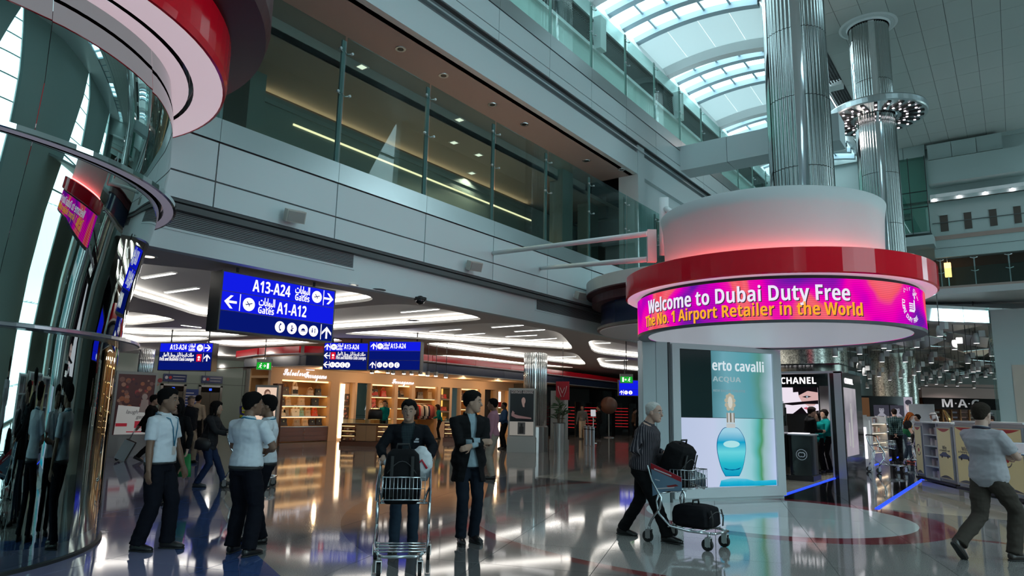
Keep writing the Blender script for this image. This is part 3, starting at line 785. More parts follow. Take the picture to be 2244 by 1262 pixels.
M_TXY = emis('led_yellow_text', (1.0, .42, .03), 1.0)
M_TXD = emis('led_text_shadow', (.10, .05, .10), .5)
A_C = radians(-89.4)
for dm, m, q in ((.012, M_TXD, .002), (0, M_TXW, .008)):
    curved_text(kd, 'Welcome to Dubai Duty Free', .30, 3.235-dm, A_C+.005*bool(dm), 2.225+q, m, .009, width=3.24)
    curved_text(kd, 'The No. 1 Airport Retailer in the World', .24, 3.015-dm, A_C+.014+.005*bool(dm), 2.225+q, m if dm else M_TXY, .008, width=3.52)
def ring_letters(body, R, z0, a0, r, size, t0, t1, m):
    n = len(body)
    for i, ch in enumerate(body):
        if ch == ' ': continue
        t = t0+(t1-t0)*i/(n-1)
        me = text_mesh(heavy(ch), size, .003, 0)
        rot = Matrix.Rotation(t+pi/2, 4, 'Z')
        for v in me.vertices:
            p = rot @ v.co; x = p.x+r*cos(t); y = p.y+r*sin(t)
            a = a0+x/R; rr = R+.01
            v.co = (rr*cos(a), rr*sin(a), z0+y)
        me.materials.clear(); me.materials.append(m); obj('lettering', me, kd)
A_E = radians(-18)
ring_letters('DUBAI DUTY FREE', 2.225, 3.165, A_E, .225, .095, radians(170), radians(310), M_TXW)
for i, (a, c) in enumerate(((.03, .09), (0, .06), (-.03, .03), (-.06, .0))):
    vs = [((2.24)*cos(A_E+x/2.24), 2.24*sin(A_E+x/2.24), 3.165+z) for x, z in ((-.09, a-.018), (.04, a-.018), (.05, a), (-.08, a))]
    MB().add(vs, [(0, 1, 2, 3)], M_TXW).build('emblem_stroke', None, kd)
vs = [(2.24*cos(A_E+x/2.24), 2.24*sin(A_E+x/2.24), 3.165+z) for x, z in ((-.10, -.10), (.05, -.10), (.09, -.06), (.09, .08), (.05, .08), (.05, -.05), (.03, -.075), (-.09, -.075))]
MB().add(vs, [(0, 1, 6, 7), (1, 2, 5, 6), (2, 3, 4, 5)], M_TXW).build('emblem_stroke', None, kd)
for k in range(3):
    cx, cz = (.09, .06, .11)[k], (.12, .16, .17)[k]
    vs = [(2.24*cos(A_E+(cx+.02*cos(q))/2.24), 2.24*sin(A_E+(cx+.02*cos(q))/2.24), 3.165+cz+.026*sin(q)) for q in [2*pi*i/8 for i in range(8)]]
    MB().add(vs, [tuple(range(8))], M_TXW).build('emblem_stroke', None, kd)
def arab(s): return s[::-1]
ring_letters('ﻲﺑد قﻮﺳ', 2.225, 3.165, A_E, .225, .10, radians(130), radians(30), M_TXW)
# the wall of screens under the drum
PA, PB = Vector((-5.447, 11.499, 0)), Vector((-3.76, 14.153, 0))
pr = (PB-PA).normalized(); pn = Vector((pr.y, -pr.x, 0)); PL = (PB-PA).length
MP = frame(PA, pr, pn)
pw = thing('screen_wall', 'grey kiosk wall with a video screen of a blue perfume bottle', 'screen')
M_KGREY = mat('kiosk_grey', (.58, .64, .65), .25, bump=.01)
M_KSIDE = mat('kiosk_glass_side', (.44, .52, .53), .10)
def fbox(x0, x1, y0, y1, z0, z1, M, m):
    b = MB(); vs = [M @ Vector((x, y, z)) for z in (z0, z1) for y in (y0, y1) for x in (x0, x1)]
    return b.add(vs, [(0, 2, 3, 1), (4, 5, 7, 6), (0, 1, 5, 4), (2, 6, 7, 3), (0, 4, 6, 2), (1, 3, 7, 5)], m)
fbox(.0, PL, .0, 2.87, -.16, -.02, MP, M_KGREY).build('wall_body', None, pw)
SX0, SX1, SZ0, SZ1 = .774, 2.955, .24, 2.76
fbox(0, .27, 0, 2.87, -.02, .01, MP, M_KSIDE).build('side_glass', None, pw)
fbox(.28, .53, 0, 2.87, -.02, .01, MP, M_KSIDE).build('side_glass', None, pw)
for a, c, e, f in ((.545, .585, 0, 2.87), ):
    fbox(a, c, e, f, -.02, .02, MP, M_GAP).build('seam', None, pw)
for a, c, e, f in ((.61, SX0, .06, 2.84), (SX1, PL, .06, 2.84), (SX0, SX1, SZ1, 2.84), (SX0, SX1, .06, SZ0)):
    fbox(a, c, e, f, -.02, .05, MP, M_KGREY).build('frame', None, pw)
SW, SH = SX1-SX0, SZ1-SZ0
MS = MP @ Matrix.Translation((SX0, SZ0, 0))
def grad_mat(name, M, stops, strength, axis=0, noise=.0, size=1.0, noise_scale=1.5):
    """light coming off a screen: colours vary along one axis of the screen face"""
    m = bpy.data.materials.new(name); m.use_nodes = True
    nt, N, L = nodes(m); nt.nodes.clear()
    g = N('NewGeometry'); vt = N('VectorMath', operation='DOT_PRODUCT'); Mi = M.inverted(); row = Mi[axis]
    vt.inputs[1].default_value = row[:3]; L(g.outputs['Position'], vt.inputs[0])
    a = N('Math', operation='ADD'); a.inputs[1].default_value = row[3]; L(vt.outputs['Value'], a.inputs[0])
    d = N('Math', operation='DIVIDE'); d.inputs[1].default_value = size; L(a.outputs[0], d.inputs[0])
    src = d.outputs[0]
    if noise:
        nz = N('TexNoise'); nz.inputs['Scale'].default_value = noise_scale; L(g.outputs['Position'], nz.inputs['Vector'])
        s = N('Math', operation='MULTIPLY_ADD'); s.inputs[1].default_value = noise; L(nz.outputs['Fac'], s.inputs[0]); L(src, s.inputs[2])
        s2 = N('Math', operation='SUBTRACT'); s2.inputs[1].default_value = noise*.5; L(s.outputs[0], s2.inputs[0]); src = s2.outputs[0]
    cr = N('ValToRGB'); e = cr.color_ramp.elements
    e[0].position = stops[0][0]; e[0].color = (*stops[0][1], 1); e[1].position = stops[-1][0]; e[1].color = (*stops[-1][1], 1)
    for p, c in stops[1:-1]: k = e.new(p); k.color = (*c, 1)
    L(src, cr.inputs[0])
    em = N('Emission'); em.inputs[1].default_value = strength; L(cr.outputs[0], em.inputs[0])
    o = N('OutputMaterial'); L(em.outputs[0], o.inputs[0]); return m
M_SCR = grad_mat('screen_image', MS, [(0, (.50, .58, .78)), (.35, (.55, .62, .82)), (.55, (.45, .66, .78)), (.72, (.30, .62, .68)), (.80, (.10, .45, .42)), (.84, (.07, .30, .13)), (.88, (.30, .50, .50)), (1, (.50, .60, .85))], .95, 0, .12, SW)
M_SCRT = grad_mat('screen_image_top', MS, [(0, (.05, .16, .18)), (.30, (.06, .20, .24)), (.48, (.16, .40, .48)), (.75, (.10, .36, .42)), (.86, (.10, .30, .25)), (1, (.45, .60, .75))], .9, 0, .15, SW)
M_SCROFF = mat('screen_off', (.01, .03, .03), .15)
cells = MB()
ty = SH*.5
cw = [0, SW*.335, SW*.665, SW]
for i in range(3):
    for j, (y0, y1) in enumerate(((0, ty), (ty, SH))):
        m = M_SCROFF if (i == 0 and j == 1) else (M_SCR if j == 0 else M_SCRT)
        fbox(cw[i]+.004, cw[i+1]-.004, y0+.004, y1-.004, -.015, .012, MS, m).build('screen_panel', None, pw)
fbox(0, SW, 0, SH, -.02, -.016, MS, M_BLACKM).build('screen_back', None, pw)
# perfume bottle picture
bx_, bz = SW*.52, .20
BS = 1.18
prof = [(.13, 0), (.20, .12), (.255, .30), (.275, .46), (.25, .60), (.17, .72), (.11, .76)]
MB_ = MS; MS = MS @ Matrix.Translation((bx_, bz, 0)) @ Matrix.Diagonal((BS, BS*.98, 1, 1)) @ Matrix.Translation((-bx_, -bz, 0))
def cat(P, n=5):
    q = []
    for i in range(len(P)-1):
        a, b_, c, d = P[max(i-1, 0)], P[i], P[i+1], P[min(i+2, len(P)-1)]
        for k in range(n):
            t_ = k/n; q.append(tuple(.5*(2*b_[j]+(c[j]-a[j])*t_+(2*a[j]-5*b_[j]+4*c[j]-d[j])*t_*t_+(3*b_[j]-a[j]-3*c[j]+d[j])*t_**3) for j in (0, 1)))
    return q+[P[-1]]
prof = cat(prof)
outl = [(bx_+r, bz+z) for r, z in prof]+[(bx_-r, bz+z) for r, z in reversed(prof)]
M_BOT = grad_mat('bottle_image', MS, [(.0, (.0, .12, .35)), (.07, (.0, .30, .52)), (.16, (.02, .50, .62)), (.23, (.15, .68, .75)), (.29, (.0, .36, .60)), (.36, (.35, .65, .80))], .95, 1, .02, SH)
M_BOTD = emis('bottle_edge_image', (.0, .10, .30), .8)
face_shape(pw, [[((x-bx_)*1.035+bx_, (y-bz-.38)*1.02+bz+.38) for x, y in outl]], MS, M_BOTD, 'screen_picture', .012)
face_shape(pw, [outl], MS, M_BOT, 'screen_picture', .015)
face_shape(pw, [[(bx_+.13, bz+.10), (bx_-.13, bz+.10), (bx_-.17, bz+.13), (bx_, bz+.085), (bx_+.17, bz+.13)]], MS, M_BOTD, 'screen_picture', .019)
face_shape(pw, [disc(bx_, bz+.50, .16, 20, .055)], MS, emis('bottle_glow_image', (.45, .82, .86), .9), 'screen_picture', .019)
face_shape(pw, [rect(bx_-.085, bz+.76, bx_+.085, bz+.83), rect(bx_-.08, bz+.84, bx_+.08, bz+1.0)], MS, emis('bottle_neck_image', (.62, .66, .66), .8), 'screen_picture', .016)
face_shape(pw, [rect(bx_-.012, bz+.85, bx_+.012, bz+1.0), rect(bx_-.075, bz+.845, bx_-.06, bz+1.0), rect(bx_+.06, bz+.845, bx_+.075, bz+1.0)], MS, emis('bottle_neck_dark', (.25, .22, .16), .6), 'screen_picture', .02)
cres = []
for k in range(9):
    a = radians(-60+k*37.5); cres.append(disc(bx_+.075*cos(a), bz+1.17+.115*sin(a), .038, 8))
face_shape(pw, cres, MS, emis('stopper_image', (.62, .58, .45), .7), 'screen_picture', .016)
face_shape(pw, [disc(bx_, bz+1.17, .045, 10, .10)], MS, emis('stopper_image_light', (.75, .76, .68), .8), 'screen_picture', .02)
MS = MB_
M_WATER = grad_mat('water_image', MS, [(0, (.0, .35, .62)), (.035, (.02, .50, .72)), (.07, (.25, .62, .80))], .9, 1, .03, SH, 5)
face_shape(pw, [[(bx_-.30, .012), (SW-.015, .012), (SW-.015, .11), (bx_+.5, .10), (bx_+.32, .14), (bx_-.02, .16), (bx_-.26, .12)]], MS, M_WATER, 'screen_picture', .0135)
M_ADTX = emis('ad_text_white', (.72, .84, .90), .9)
letter(pw, 'erto cavalli', .27, MS, SW*.34+.0, SH*.885, M_ADTX, .002, 'LEFT', z=.016, width=SW*.56)
letter(pw, 'ACQUA', .13, MS, SW*.34+.01, SH*.785, emis('ad_text_grey', (.38, .55, .60), .8), 0, 'LEFT', z=.016, width=SW*.30)
letter(pw, 'NEW EAU DE TOILETTE', .06, MS, SW*.34+.01, SH*.70, emis('ad_text_dim', (.22, .38, .44), .8), 0, 'LEFT', z=.016, width=SW*.34)
# tubes tying the drum to the facade
st = thing('drum_brace', 'white tubular struts and posts tying the round sign to the facade', 'strut')
e1, e2 = Vector((-4.95, 11.5, 4.36)), Vector((-4.95, 11.5, 4.02))
MB().tube([(-10.48, 13.47, 5.48), (-5.395,11.695,4.916)], .055, 12, M_WHITEP).build('tube', None, st)
MB().tube([(-10.48, 15.68, 5.48), (-5.436,11.768,4.438)], .055, 12, M_WHITEP).build('tube', None, st)
p0, p1 = Vector((-5.385,11.818,4.380)), Vector((-5.332,11.724,4.994))
MB().box((p0+p1)/2, (.17, .12, (p1-p0).length), mat('frosted_fin', (.62, .58, .58), .5), rz=.6).build('frosted_fin', None, st)
p0, p1 = Vector((-5.663,13.037,4.780)), Vector((-5.562,12.857,5.964))
MB().tube([p0, p1], .095, 16, M_WHITEP).build('post', None, st)
MB().tube([(-5.579,12.888,5.759), (-5.248,12.681,5.511)], .06, 12, M_WHITEP).build('branch', None, st)

# second round canopy behind it
E2 = Vector((-7.372,19.311,3.726))
k2 = thing('round_canopy', 'dark second round canopy with maroon and navy bands behind the pink sign', 'kiosk', (E2.x, E2.y, 0))
MB().lathe([(0, 3.84), (2.6, 3.86), (2.85, 3.86), (2.88, 3.93)], n=72, m=M_SOFW).build('soffit', None, k2)
MB().lathe([(2.86, 3.88), (2.93, 3.90), (2.93, 3.97), (2.84, 3.99)], n=72, m=mat('bronze_trim', (.18, .16, .14), .3, metal=.5)).build('trim', None, k2)
MB().lathe([(2.82, 3.98), (2.82, 4.62)], n=72, m=M_NAVY, smooth=True).build('navy_band', None, k2)
MB().lathe([(2.8, 4.62), (3.08, 4.62), (3.08, 4.84), (3.12, 4.86), (3.25, 4.90), (3.25, 4.94)], n=72, m=M_MAROON).build('maroon_band', None, k2)
MB().lathe([(3.25, 4.94), (3.25, 5.28), (3.2, 5.30), (1.0, 5.32)], n=72, m=mat('canopy_grey', (.52, .53, .52), .5)).build('grey_rim', None, k2)
MB().lathe([(.5, 0), (.5, 3.86)], n=32, m=M_KGREY).build('core', None, k2)

# ================================================================ flared mirror-glass kiosk on the left
KX, KY = -9.85, 1.88
M_KGL = mat('kiosk_mirror_glass', (.36, .46, .44), .012, metal=1.0)
kl = thing('mirror_kiosk', 'flared kiosk of dark mirror glass under a glossy red ring', 'kiosk', (KX, KY, 0))
prof = [(2.32, 0), (2.30, 1.0), (2.30, 2.2), (2.36, 2.8), (2.46, 3.4), (2.58, 4.0), (2.64, 4.6), (2.62, 5.2), (2.55, 5.68)]
GS = 12
for i in range(GS):
    a0 = 2*pi*i/GS+.15; MB().lathe(prof, n=12, m=M_KGL, a0=a0, a1=a0+2*pi/GS-.002, smooth=True).build('glass_panel', None, kl)
MB().lathe([(2.3, 0), (2.35, 0), (2.35, .03), (2.3, .04)], n=72, m=M_BLACKM).build('kick_rail', None, kl)
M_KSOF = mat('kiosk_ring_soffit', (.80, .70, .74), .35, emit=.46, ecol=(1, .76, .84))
def ring_part(r0, r1, z, m, slot=True):
    MB().lathe([(r0, z), ((r0+r1)/2-.03, z)], n=96, m=m, smooth=True).build('ring_soffit', None, kl)
    MB().lathe([((r0+r1)/2+.03, z), (r1, z)], n=96, m=m, smooth=True).build('ring_soffit', None, kl)
    MB().lathe([((r0+r1)/2-.035, z+.005), ((r0+r1)/2-.035, z+.08), ((r0+r1)/2+.035, z+.08), ((r0+r1)/2+.035, z+.005)], n=96, m=M_BLACK).build('slot', None, kl)
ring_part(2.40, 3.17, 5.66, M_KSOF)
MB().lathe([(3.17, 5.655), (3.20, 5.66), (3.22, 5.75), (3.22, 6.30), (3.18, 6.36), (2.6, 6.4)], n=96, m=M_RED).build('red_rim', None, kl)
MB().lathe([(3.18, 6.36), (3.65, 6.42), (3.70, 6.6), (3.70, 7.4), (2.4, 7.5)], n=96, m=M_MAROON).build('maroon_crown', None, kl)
M_KSOF2 = mat('grey_soffit_glow', (.50, .46, .52), .35, emit=.13, ecol=(.85, .78, 1))  # weak emission put in to brighten the dim soffit, no lamp of its own
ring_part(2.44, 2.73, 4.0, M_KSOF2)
MB().lathe([(2.73, 3.995), (2.76, 4.0), (2.76, 4.05), (2.73, 4.06), (2.5, 4.06)], n=96, m=M_CHROME).build('ring_edge', None, kl)
MB().lathe([(2.28, 2.25), (2.50, 2.25), (2.52, 2.26), (2.52, 2.29), (2.5, 2.30), (2.28, 2.30)], n=96, m=mat('ring_edge_grey', (.35, .35, .37), .2, metal=.8)).build('lower_ring', None, kl)

# ================================================================ hanging gate signs
M_SGB = emis('sign_blue', (.006, .012, .78), 1.0)
M_SGD = emis('sign_dark_blue', (.002, .008, .16), 1.0)
M_SGW = emis('sign_white', (1, .96, .96), 1.2)
M_SGR = emis('sign_red', (.85, .01, .03), .9)
M_SGK = mat('sign_casing', (.06, .065, .065), .4)
AR_GATES = '\ufe95\ufe8e\ufe91\ufe8d\ufeee\ufe92\ufedf\ufe8d'      # the word for gates, joined forms, in visual order
AR_LNG = '\ufedd\ufe8e\ufee4\ufecb\ufef7\ufe8d \ufedd\ufe8e\ufe9f\ufead\ufeed \ufef0\ufedf\ufeed\ufef7\ufe8d \ufe94\ufe9f\ufead\ufeaa\ufedf\ufe8d \ufe95\ufe8e\ufedf\ufe8e\ufebb'
def seg(p, q, w):
    p, q = Vector(p), Vector(q); d = (q-p).normalized(); n = Vector((-d.y, d.x))*w/2
    return [tuple(p+n), tuple(p-n), tuple(q-n), tuple(q+n)]
def plane_icon(cx, cy, r):
    return [seg((cx-.5*r, cy-.12*r), (cx+.55*r, cy+.22*r), .13*r), seg((cx-.05*r, cy+.02*r), (cx-.35*r, cy+.42*r), .12*r), seg((cx+.1*r, cy+.05*r), (cx+.05*r, cy-.3*r), .12*r), seg((cx-.55*r, cy+.02*r), (cx-.42*r, cy-.12*r), .1*r)]
def ICON(k, cx, cy, r):
    if k == 'plane': return plane_icon(cx, cy, r)
    if k == 'phone': return [seg((cx+.05*r, cy+.55*r), (cx-.2*r, cy), .16*r), seg((cx-.2*r, cy), (cx+.05*r, cy-.55*r), .16*r), disc(cx+.08*r, cy+.5*r, .16*r, 8), disc(cx+.08*r, cy-.5*r, .16*r, 8)]
    if k == 'chair': return [disc(cx-.05*r, cy+.42*r, .13*r, 8), seg((cx-.05*r, cy+.3*r), (cx, cy-.1*r), .16*r), seg((cx, cy-.1*r), (cx+.35*r, cy+.1*r), .13*r), disc(cx-.05*r, cy-.35*r, .22*r, 10)]
    if k == 'dome': return [[(cx+.42*r*cos(q), cy-.15*r+.42*r*sin(q)) for q in [pi*i/10 for i in range(11)]], rect(cx-.5*r, cy-.32*r, cx+.5*r, cy-.22*r)]
    if k == 'wc': return [rect(cx-.42*r, cy-.3*r, cx-.18*r, cy+.2*r), disc(cx-.3*r, cy+.36*r, .12*r, 8), rect(cx+.2*r, cy-.35*r, cx+.34*r, cy+.2*r), disc(cx+.27*r, cy+.36*r, .12*r, 8)]
    return []
def sign_case(label, BL, BR, H, rows, poles, depth=.36, ztop=4.24, group=None):
    BL, BR = Vector(BL), Vector(BR); BR.z = BL.z; r = (BR-BL).normalized(); n = Vector((r.y, -r.x, 0)); w = (BR-BL).length
    M = frame(BL, r, n); t = thing('gate_sign', label, 'sign', (0, 0, 0))
    fbox(-.03, w+.03, -.02, H+.02, -depth, -.004, M, M_SGK).build('casing', None, t)
    for y0, y1, m in rows: fbox(.0, w, y0+.006, y1-.006, -.004, .0, M, m).build('panel', None, t)
    for x in poles:
        b = MB(); a = M @ Vector((x, H+.02, -depth/2)); b.tube([a, (a.x, a.y, ztop)], .028, 8, M_SGK); b.build('pole', None, t)
    return t, M, w
def put(t, M, polys, m, name='symbol', z=.002): return face_shape(t, polys, M, m, name, z, .002)
def icon(t, M, k, cx, cy, r):
    put(t, M, [disc(cx, cy, r, 24)], M_SGW); put(t, M, ICON(k, cx, cy, r), M_SGD, 'symbol', .005)
S1, M1, w1 = sign_case('large blue hanging gate sign with three rows, nearest to the camera', (-11.0, 6.50, 2.84), (-11.0, 8.93, 2.84), 1.02,
    ((.68, 1.02, M_SGB), (.34, .68, M_SGB), (0, .34, M_SGD)), (.36, 2.05))
LT = dict(bold=.007, z=.002, depth=.002)
letter(S1, 'A13-A24', .30, M1, .98, .84, M_SGW, width=.80, **LT)
letter(S1, AR_GATES, .20, M1, 1.66, .915, M_SGW, width=.34, **LT)
letter(S1, 'Gates', .17, M1, 1.66, .765, M_SGW, width=.33, **LT)
icon(S1, M1, 'plane', 2.00, .845, .118)
put(S1, M1, [rect(2.155, .70, 2.17, 1.0)]+arrow(2.29, .845, .23, 0), M_SGW)
put(S1, M1, [rect(.345, .36, .36, .66)]+arrow(.17, .50, .24, pi), M_SGW)
icon(S1, M1, 'plane', .53, .50, .12)
letter(S1, AR_GATES, .20, M1, .90, .575, M_SGW, width=.34, **LT)
letter(S1, 'Gates', .17, M1, .89, .42, M_SGW, width=.33, **LT)
letter(S1, 'A1-A12', .30, M1, 1.45, .50, M_SGW, width=.66, **LT)
for x, k in ((1.21, 'phone'), (1.475, 'chair'), (1.73, 'dome'), (1.975, 'wc')): icon(S1, M1, k, x, .165, .108)
put(S1, M1, [rect(2.145, .02, 2.16, .32)]+arrow(2.29, .165, .24, pi/2), M_SGW)
# lounge sign at the left
a, c = Vector((-25.775,12.966,2.710)), Vector((-23.935,13.960,2.604))
S2, M2, w2 = sign_case('blue lounge and gate sign hanging at far left near the lifts', (a.x, a.y, 2.72), (c.x, c.y, 2.72), 1.0,
    ((.67, 1.0, M_SGB), (.30, .67, M_SGD), (0, .30, M_SGD)), (.3, w1*.75))
L2 = dict(bold=.006, z=.004, depth=.002)
s = w2/2.0
letter(S2, 'A13-A24', .27, M2, .70*s, .84, M_SGW, width=.64*s, **L2)
letter(S2, AR_GATES, .18, M2, 1.22*s, .91, M_SGW, width=.26*s, **L2)
letter(S2, 'Gates', .15, M2, 1.22*s, .76, M_SGW, width=.24*s, **L2)
icon(S2, M2, 'plane', 1.53*s, .835, .125)
put(S2, M2, [rect(1.68*s, .70, 1.69*s, .97)]+arrow(1.83*s, .835, .24, 0), M_SGW)
letter(S2, AR_LNG, .19, M2, .72*s, .56, M_SGW, width=1.2*s, **L2)
letter(S2, 'First and Business Class Lounges', .17, M2, .68*s, .40, M_SGW, width=1.32*s, **L2)
put(S2, M2, [rect(1.43*s, .33, 1.62*s, .60)], M_SGR)
letter(S2, '\u2191', .01, M2, 1.5*s, .45, M_SGW, z=.005)
put(S2, M2, [disc(1.525*s, .48, .05, 10), rect(1.49*s, .37, 1.56*s, .41)], M_SGW, 'symbol', .006)
put(S2, M2, [rect(1.68*s, .32, 1.69*s, .62)]+arrow(1.83*s, .47, .26, pi/2), M_SGW)
# the pair at the centre
a, c = Vector((-20.393,16.262,2.794)), Vector((-19.111,17.191,2.843))
S3, M3, w3_ = sign_case('blue hanging sign with three rows and a red square, left of the centre pair', (a.x, a.y, 2.85), (c.x, c.y, 2.85), .97,
    ((.66, .97, M_SGB), (.33, .66, M_SGD), (0, .33, M_SGD)), (.25, w3_*.9 if 'w3_' in globals() else 1.3))
s = w3_/1.6
def row_gate(t, M, s, y, x0=0.0):
    put(t, M, arrow(x0+.10*s, y, .22, pi/2)+[rect(x0+.205*s, y-.13, x0+.22*s, y+.13)], M_SGW)
    icon(t, M, 'plane', x0+.34*s, y, .11)
    letter(t, AR_GATES, .16, M, x0+.56*s, y+.065, M_SGW, width=.26*s, **L2)
    letter(t, 'Gates', .14, M, x0+.55*s, y-.07, M_SGW, width=.23*s, **L2)
    letter(t, 'A13-A24', .25, M, x0+1.0*s, y, M_SGW, width=.56*s, **L2)
row_gate(S3, M3, s, .815)
put(S3, M3, arrow(.10*s, .495, .22, pi)+[rect(.205*s, .37, .22*s, .62)]+arrow(.10*s, .165, .22, pi)+[rect(.205*s, .04, .22*s, .29)], M_SGW)
put(S3, M3, [rect(.25*s, .36, .42*s, .62)], M_SGR); put(S3, M3, [disc(.335*s, .51, .045, 10), rect(.30*s, .40, .37*s, .43)], M_SGW, 'symbol', .006)
letter(S3, AR_LNG, .18, M3, 1.0*s, .56, M_SGW, width=1.06*s, **L2)
letter(S3, 'First and Business Class Lounges', .16, M3, 1.0*s, .42, M_SGW, width=1.10*s, **L2)
for i, k in enumerate(('wc', 'dome', 'phone', 'chair')): icon(S3, M3, k, (.33+.185*i)*s, .165, .10)
a, c = Vector((-19.057,17.230,2.844)), Vector((-17.333,18.101,2.915))
S4, M4, w4 = sign_case('blue hanging sign with two rows of symbols, right of the centre pair', (a.x, a.y, 2.87), (c.x, c.y, 2.87), 1.02,
    ((.68, 1.02, M_SGB), (.34, .68, M_SGD), (0, .34, M_SGD)), (.4, 1.75))
row_gate(S4, M4, w4/1.85, .85, .05)
put(S4, M4, arrow(.15, .17, .22, pi/2)+[rect(.27, .04, .285, .30)], M_SGW)
for i, k in enumerate(('wc', 'dome', 'chair', 'phone')): icon(S4, M4, k, .42+.22*i, .17, .10)
# small far blue sign and exit signs
a, c = Vector((-15.933,30.932,2.442)), Vector((-14.416,32.045,2.436))
S5, M5, w5 = sign_case('small far blue sign with two white circles left of the screen kiosk', (a.x, a.y, 2.3), (c.x, c.y, 2.3), .75, ((.3, .75, M_SGB), (0, .3, M_SGB)), (.3,))
put(S5, M5, arrow(.11, .15, .20, pi/2)+[rect(.2, .03, .22, .27)], M_SGW)
for i in range(2): icon(S5, M5, ('wc', 'chair')[i], .34+.22*i, .15, .095)
M_EXG = emis('exit_green', (.01, .42, .03), 1.0)
def exit_sign(label, BL, BR, flip):
    BL, BR = Vector(BL), Vector(BR); BR.z = BL.z; r = (BR-BL).normalized(); n = Vector((r.y, -r.x, 0)); w = (BR-BL).length; h = w*.5
    M = frame(BL, r, n); t = thing('exit_sign', label, 'sign')
    fbox(-.02, w+.02, -.02, h*1.45, -.08, -.004, M, mat('exit_case', (.45, .46, .44), .4)).build('casing', None, t)
    fbox(0, w, 0, h, -.004, .002, M, M_EXG).build('panel', None, t)
    X = (lambda x: w-x) if flip else (lambda x: x)
    put(t, M, [rect(min(X(w*.72), X(w*.86)), h*.12, max(X(w*.72), X(w*.86)), h*.88)], M_SGW, z=.003)
    put(t, M, arrow(X(w*.56), h*.5, w*.2, pi if flip else 0), M_SGW, z=.003)
    cx = X(w*.27)
    put(t, M, [disc(cx+w*.04, h*.8, w*.045, 8), seg((cx, h*.65), (cx-w*.02, h*.42), w*.07), seg((cx, h*.62), (cx+w*.09, h*.52), w*.035), seg((cx, h*.62), (cx-w*.09, h*.6), w*.035), seg((cx-w*.02, h*.42), (cx+w*.06, h*.15), w*.04), seg((cx-w*.02, h*.42), (cx-w*.12, h*.25), w*.04)], M_SGW, z=.003)
    a = M @ Vector((w*.5, h*1.45, -.04)); MB().tube([a, (a.x, a.y, 4.24)], .018, 6, M_SGK).build('pole', None, t)
exit_sign('green running man exit sign above the shop with handbags', (-23.250,15.417,2.841), (-22.817,15.735,2.835), False)
exit_sign('green running man exit sign near the screen kiosk', (-11.178,21.810,2.548), (-10.842,22.054,2.557), True)
# wall speakers, grilles and cameras on the facade
def speaker(y, lab):
    t = thing('wall_speaker', lab, 'speaker', (FX, y, 4.98))
    MB().box((.05, 0, -.02), (.10, .10, .10), M_WHITEP).build('bracket', None, t)
    rot = Euler((0, radians(20), radians(-18))).to_matrix()
    MB().box((.20, .06, -.03), (.20, .34, .22), mat('speaker_beige', (.50, .48, .43), .5), rot=rot).build('cabinet', None, t)
    MB().box(Vector((.20, .06, -.03))+rot @ Vector((.105, 0, 0)), (.015, .30, .18), mat('speaker_grille', (.30, .30, .28), .7), rot=rot).build('grille', None, t)
speaker(7.29, 'beige loudspeaker on the facade above the large blue gate sign')
speaker(12.44, 'beige loudspeaker on the facade left of the white struts')
speaker(17.49, 'beige loudspeaker on the facade beside the round dark canopy')
def vent(y0, y1, lab):
    t = thing('air_grille', lab, 'vent', (FX-.16, 0, 0))
    z0, z1 = 4.33, 4.60
    MB().bx(0, .02, y0-.05, y1+.05, z0-.04, z1+.04, M_PLAST).build('frame', None, t)
    MB().bx(.018, .024, y0, y1, z0, z1, M_BLACKM).build('backing', None, t)
    for k in range(9): z = z0+.015+.03*k; MB().bx(.022, .036, y0, y1, z-.008, z+.008, M_VENT).build('slat', None, t)
vent(5.15, 9.05, 'long grey air grille on the facade above the big gate sign')
vent(15.7, 19.6, 'grey air grille on the facade left of the round canopy')
t = thing('dome_camera', 'small black dome camera under the ceiling edge', 'camera', (-10.630,11.031,4.000))
MB().lathe([(0, 0), (.14, 0), (.14, -.05), (.11, -.06)], n=16, m=M_BLACKM).build('mount', None, t)
MB().ball((0, 0, -.06), .105, M_BLACK, 14, 8).build('dome', None, t)
for px in ((-10.724,9.116,4.000), (-11.647,5.491,4.000)):
    o = thing('ceiling_downlight', 'round warm downlight under the edge of the lower ceiling', 'light', px, 0, 'downlights under the ceiling edge')
    MB().lathe([(.10, -.004), (.14, -.012), (.15, 0)], n=16, m=M_WHITEP).build('ring', None, o)
    MB().lathe([(0, -.006), (.10, -.006)], n=16, m=M_DOWN).build('lens', None, o)
number_left_to_right([o for o in COL.objects if o.name.startswith('ceiling_downlight')], 'round warm downlight under the edge of the lower ceiling')
for px in ((-10.718,9.807,4.000), (-13.724,14.004,4.000)):
    o = thing('ceiling_grille', 'round dark ventilation grille in the lower ceiling edge', 'vent', px, 0, 'round ceiling grilles')
    MB().lathe([(0, -.01), (.14, -.012), (.18, -.005), (.19, 0)], n=18, m=M_VENT).build('plate', None, o)
number_left_to_right([o for o in COL.objects if o.name.startswith('ceiling_grille')], 'round dark ventilation grille in the lower ceiling edge')

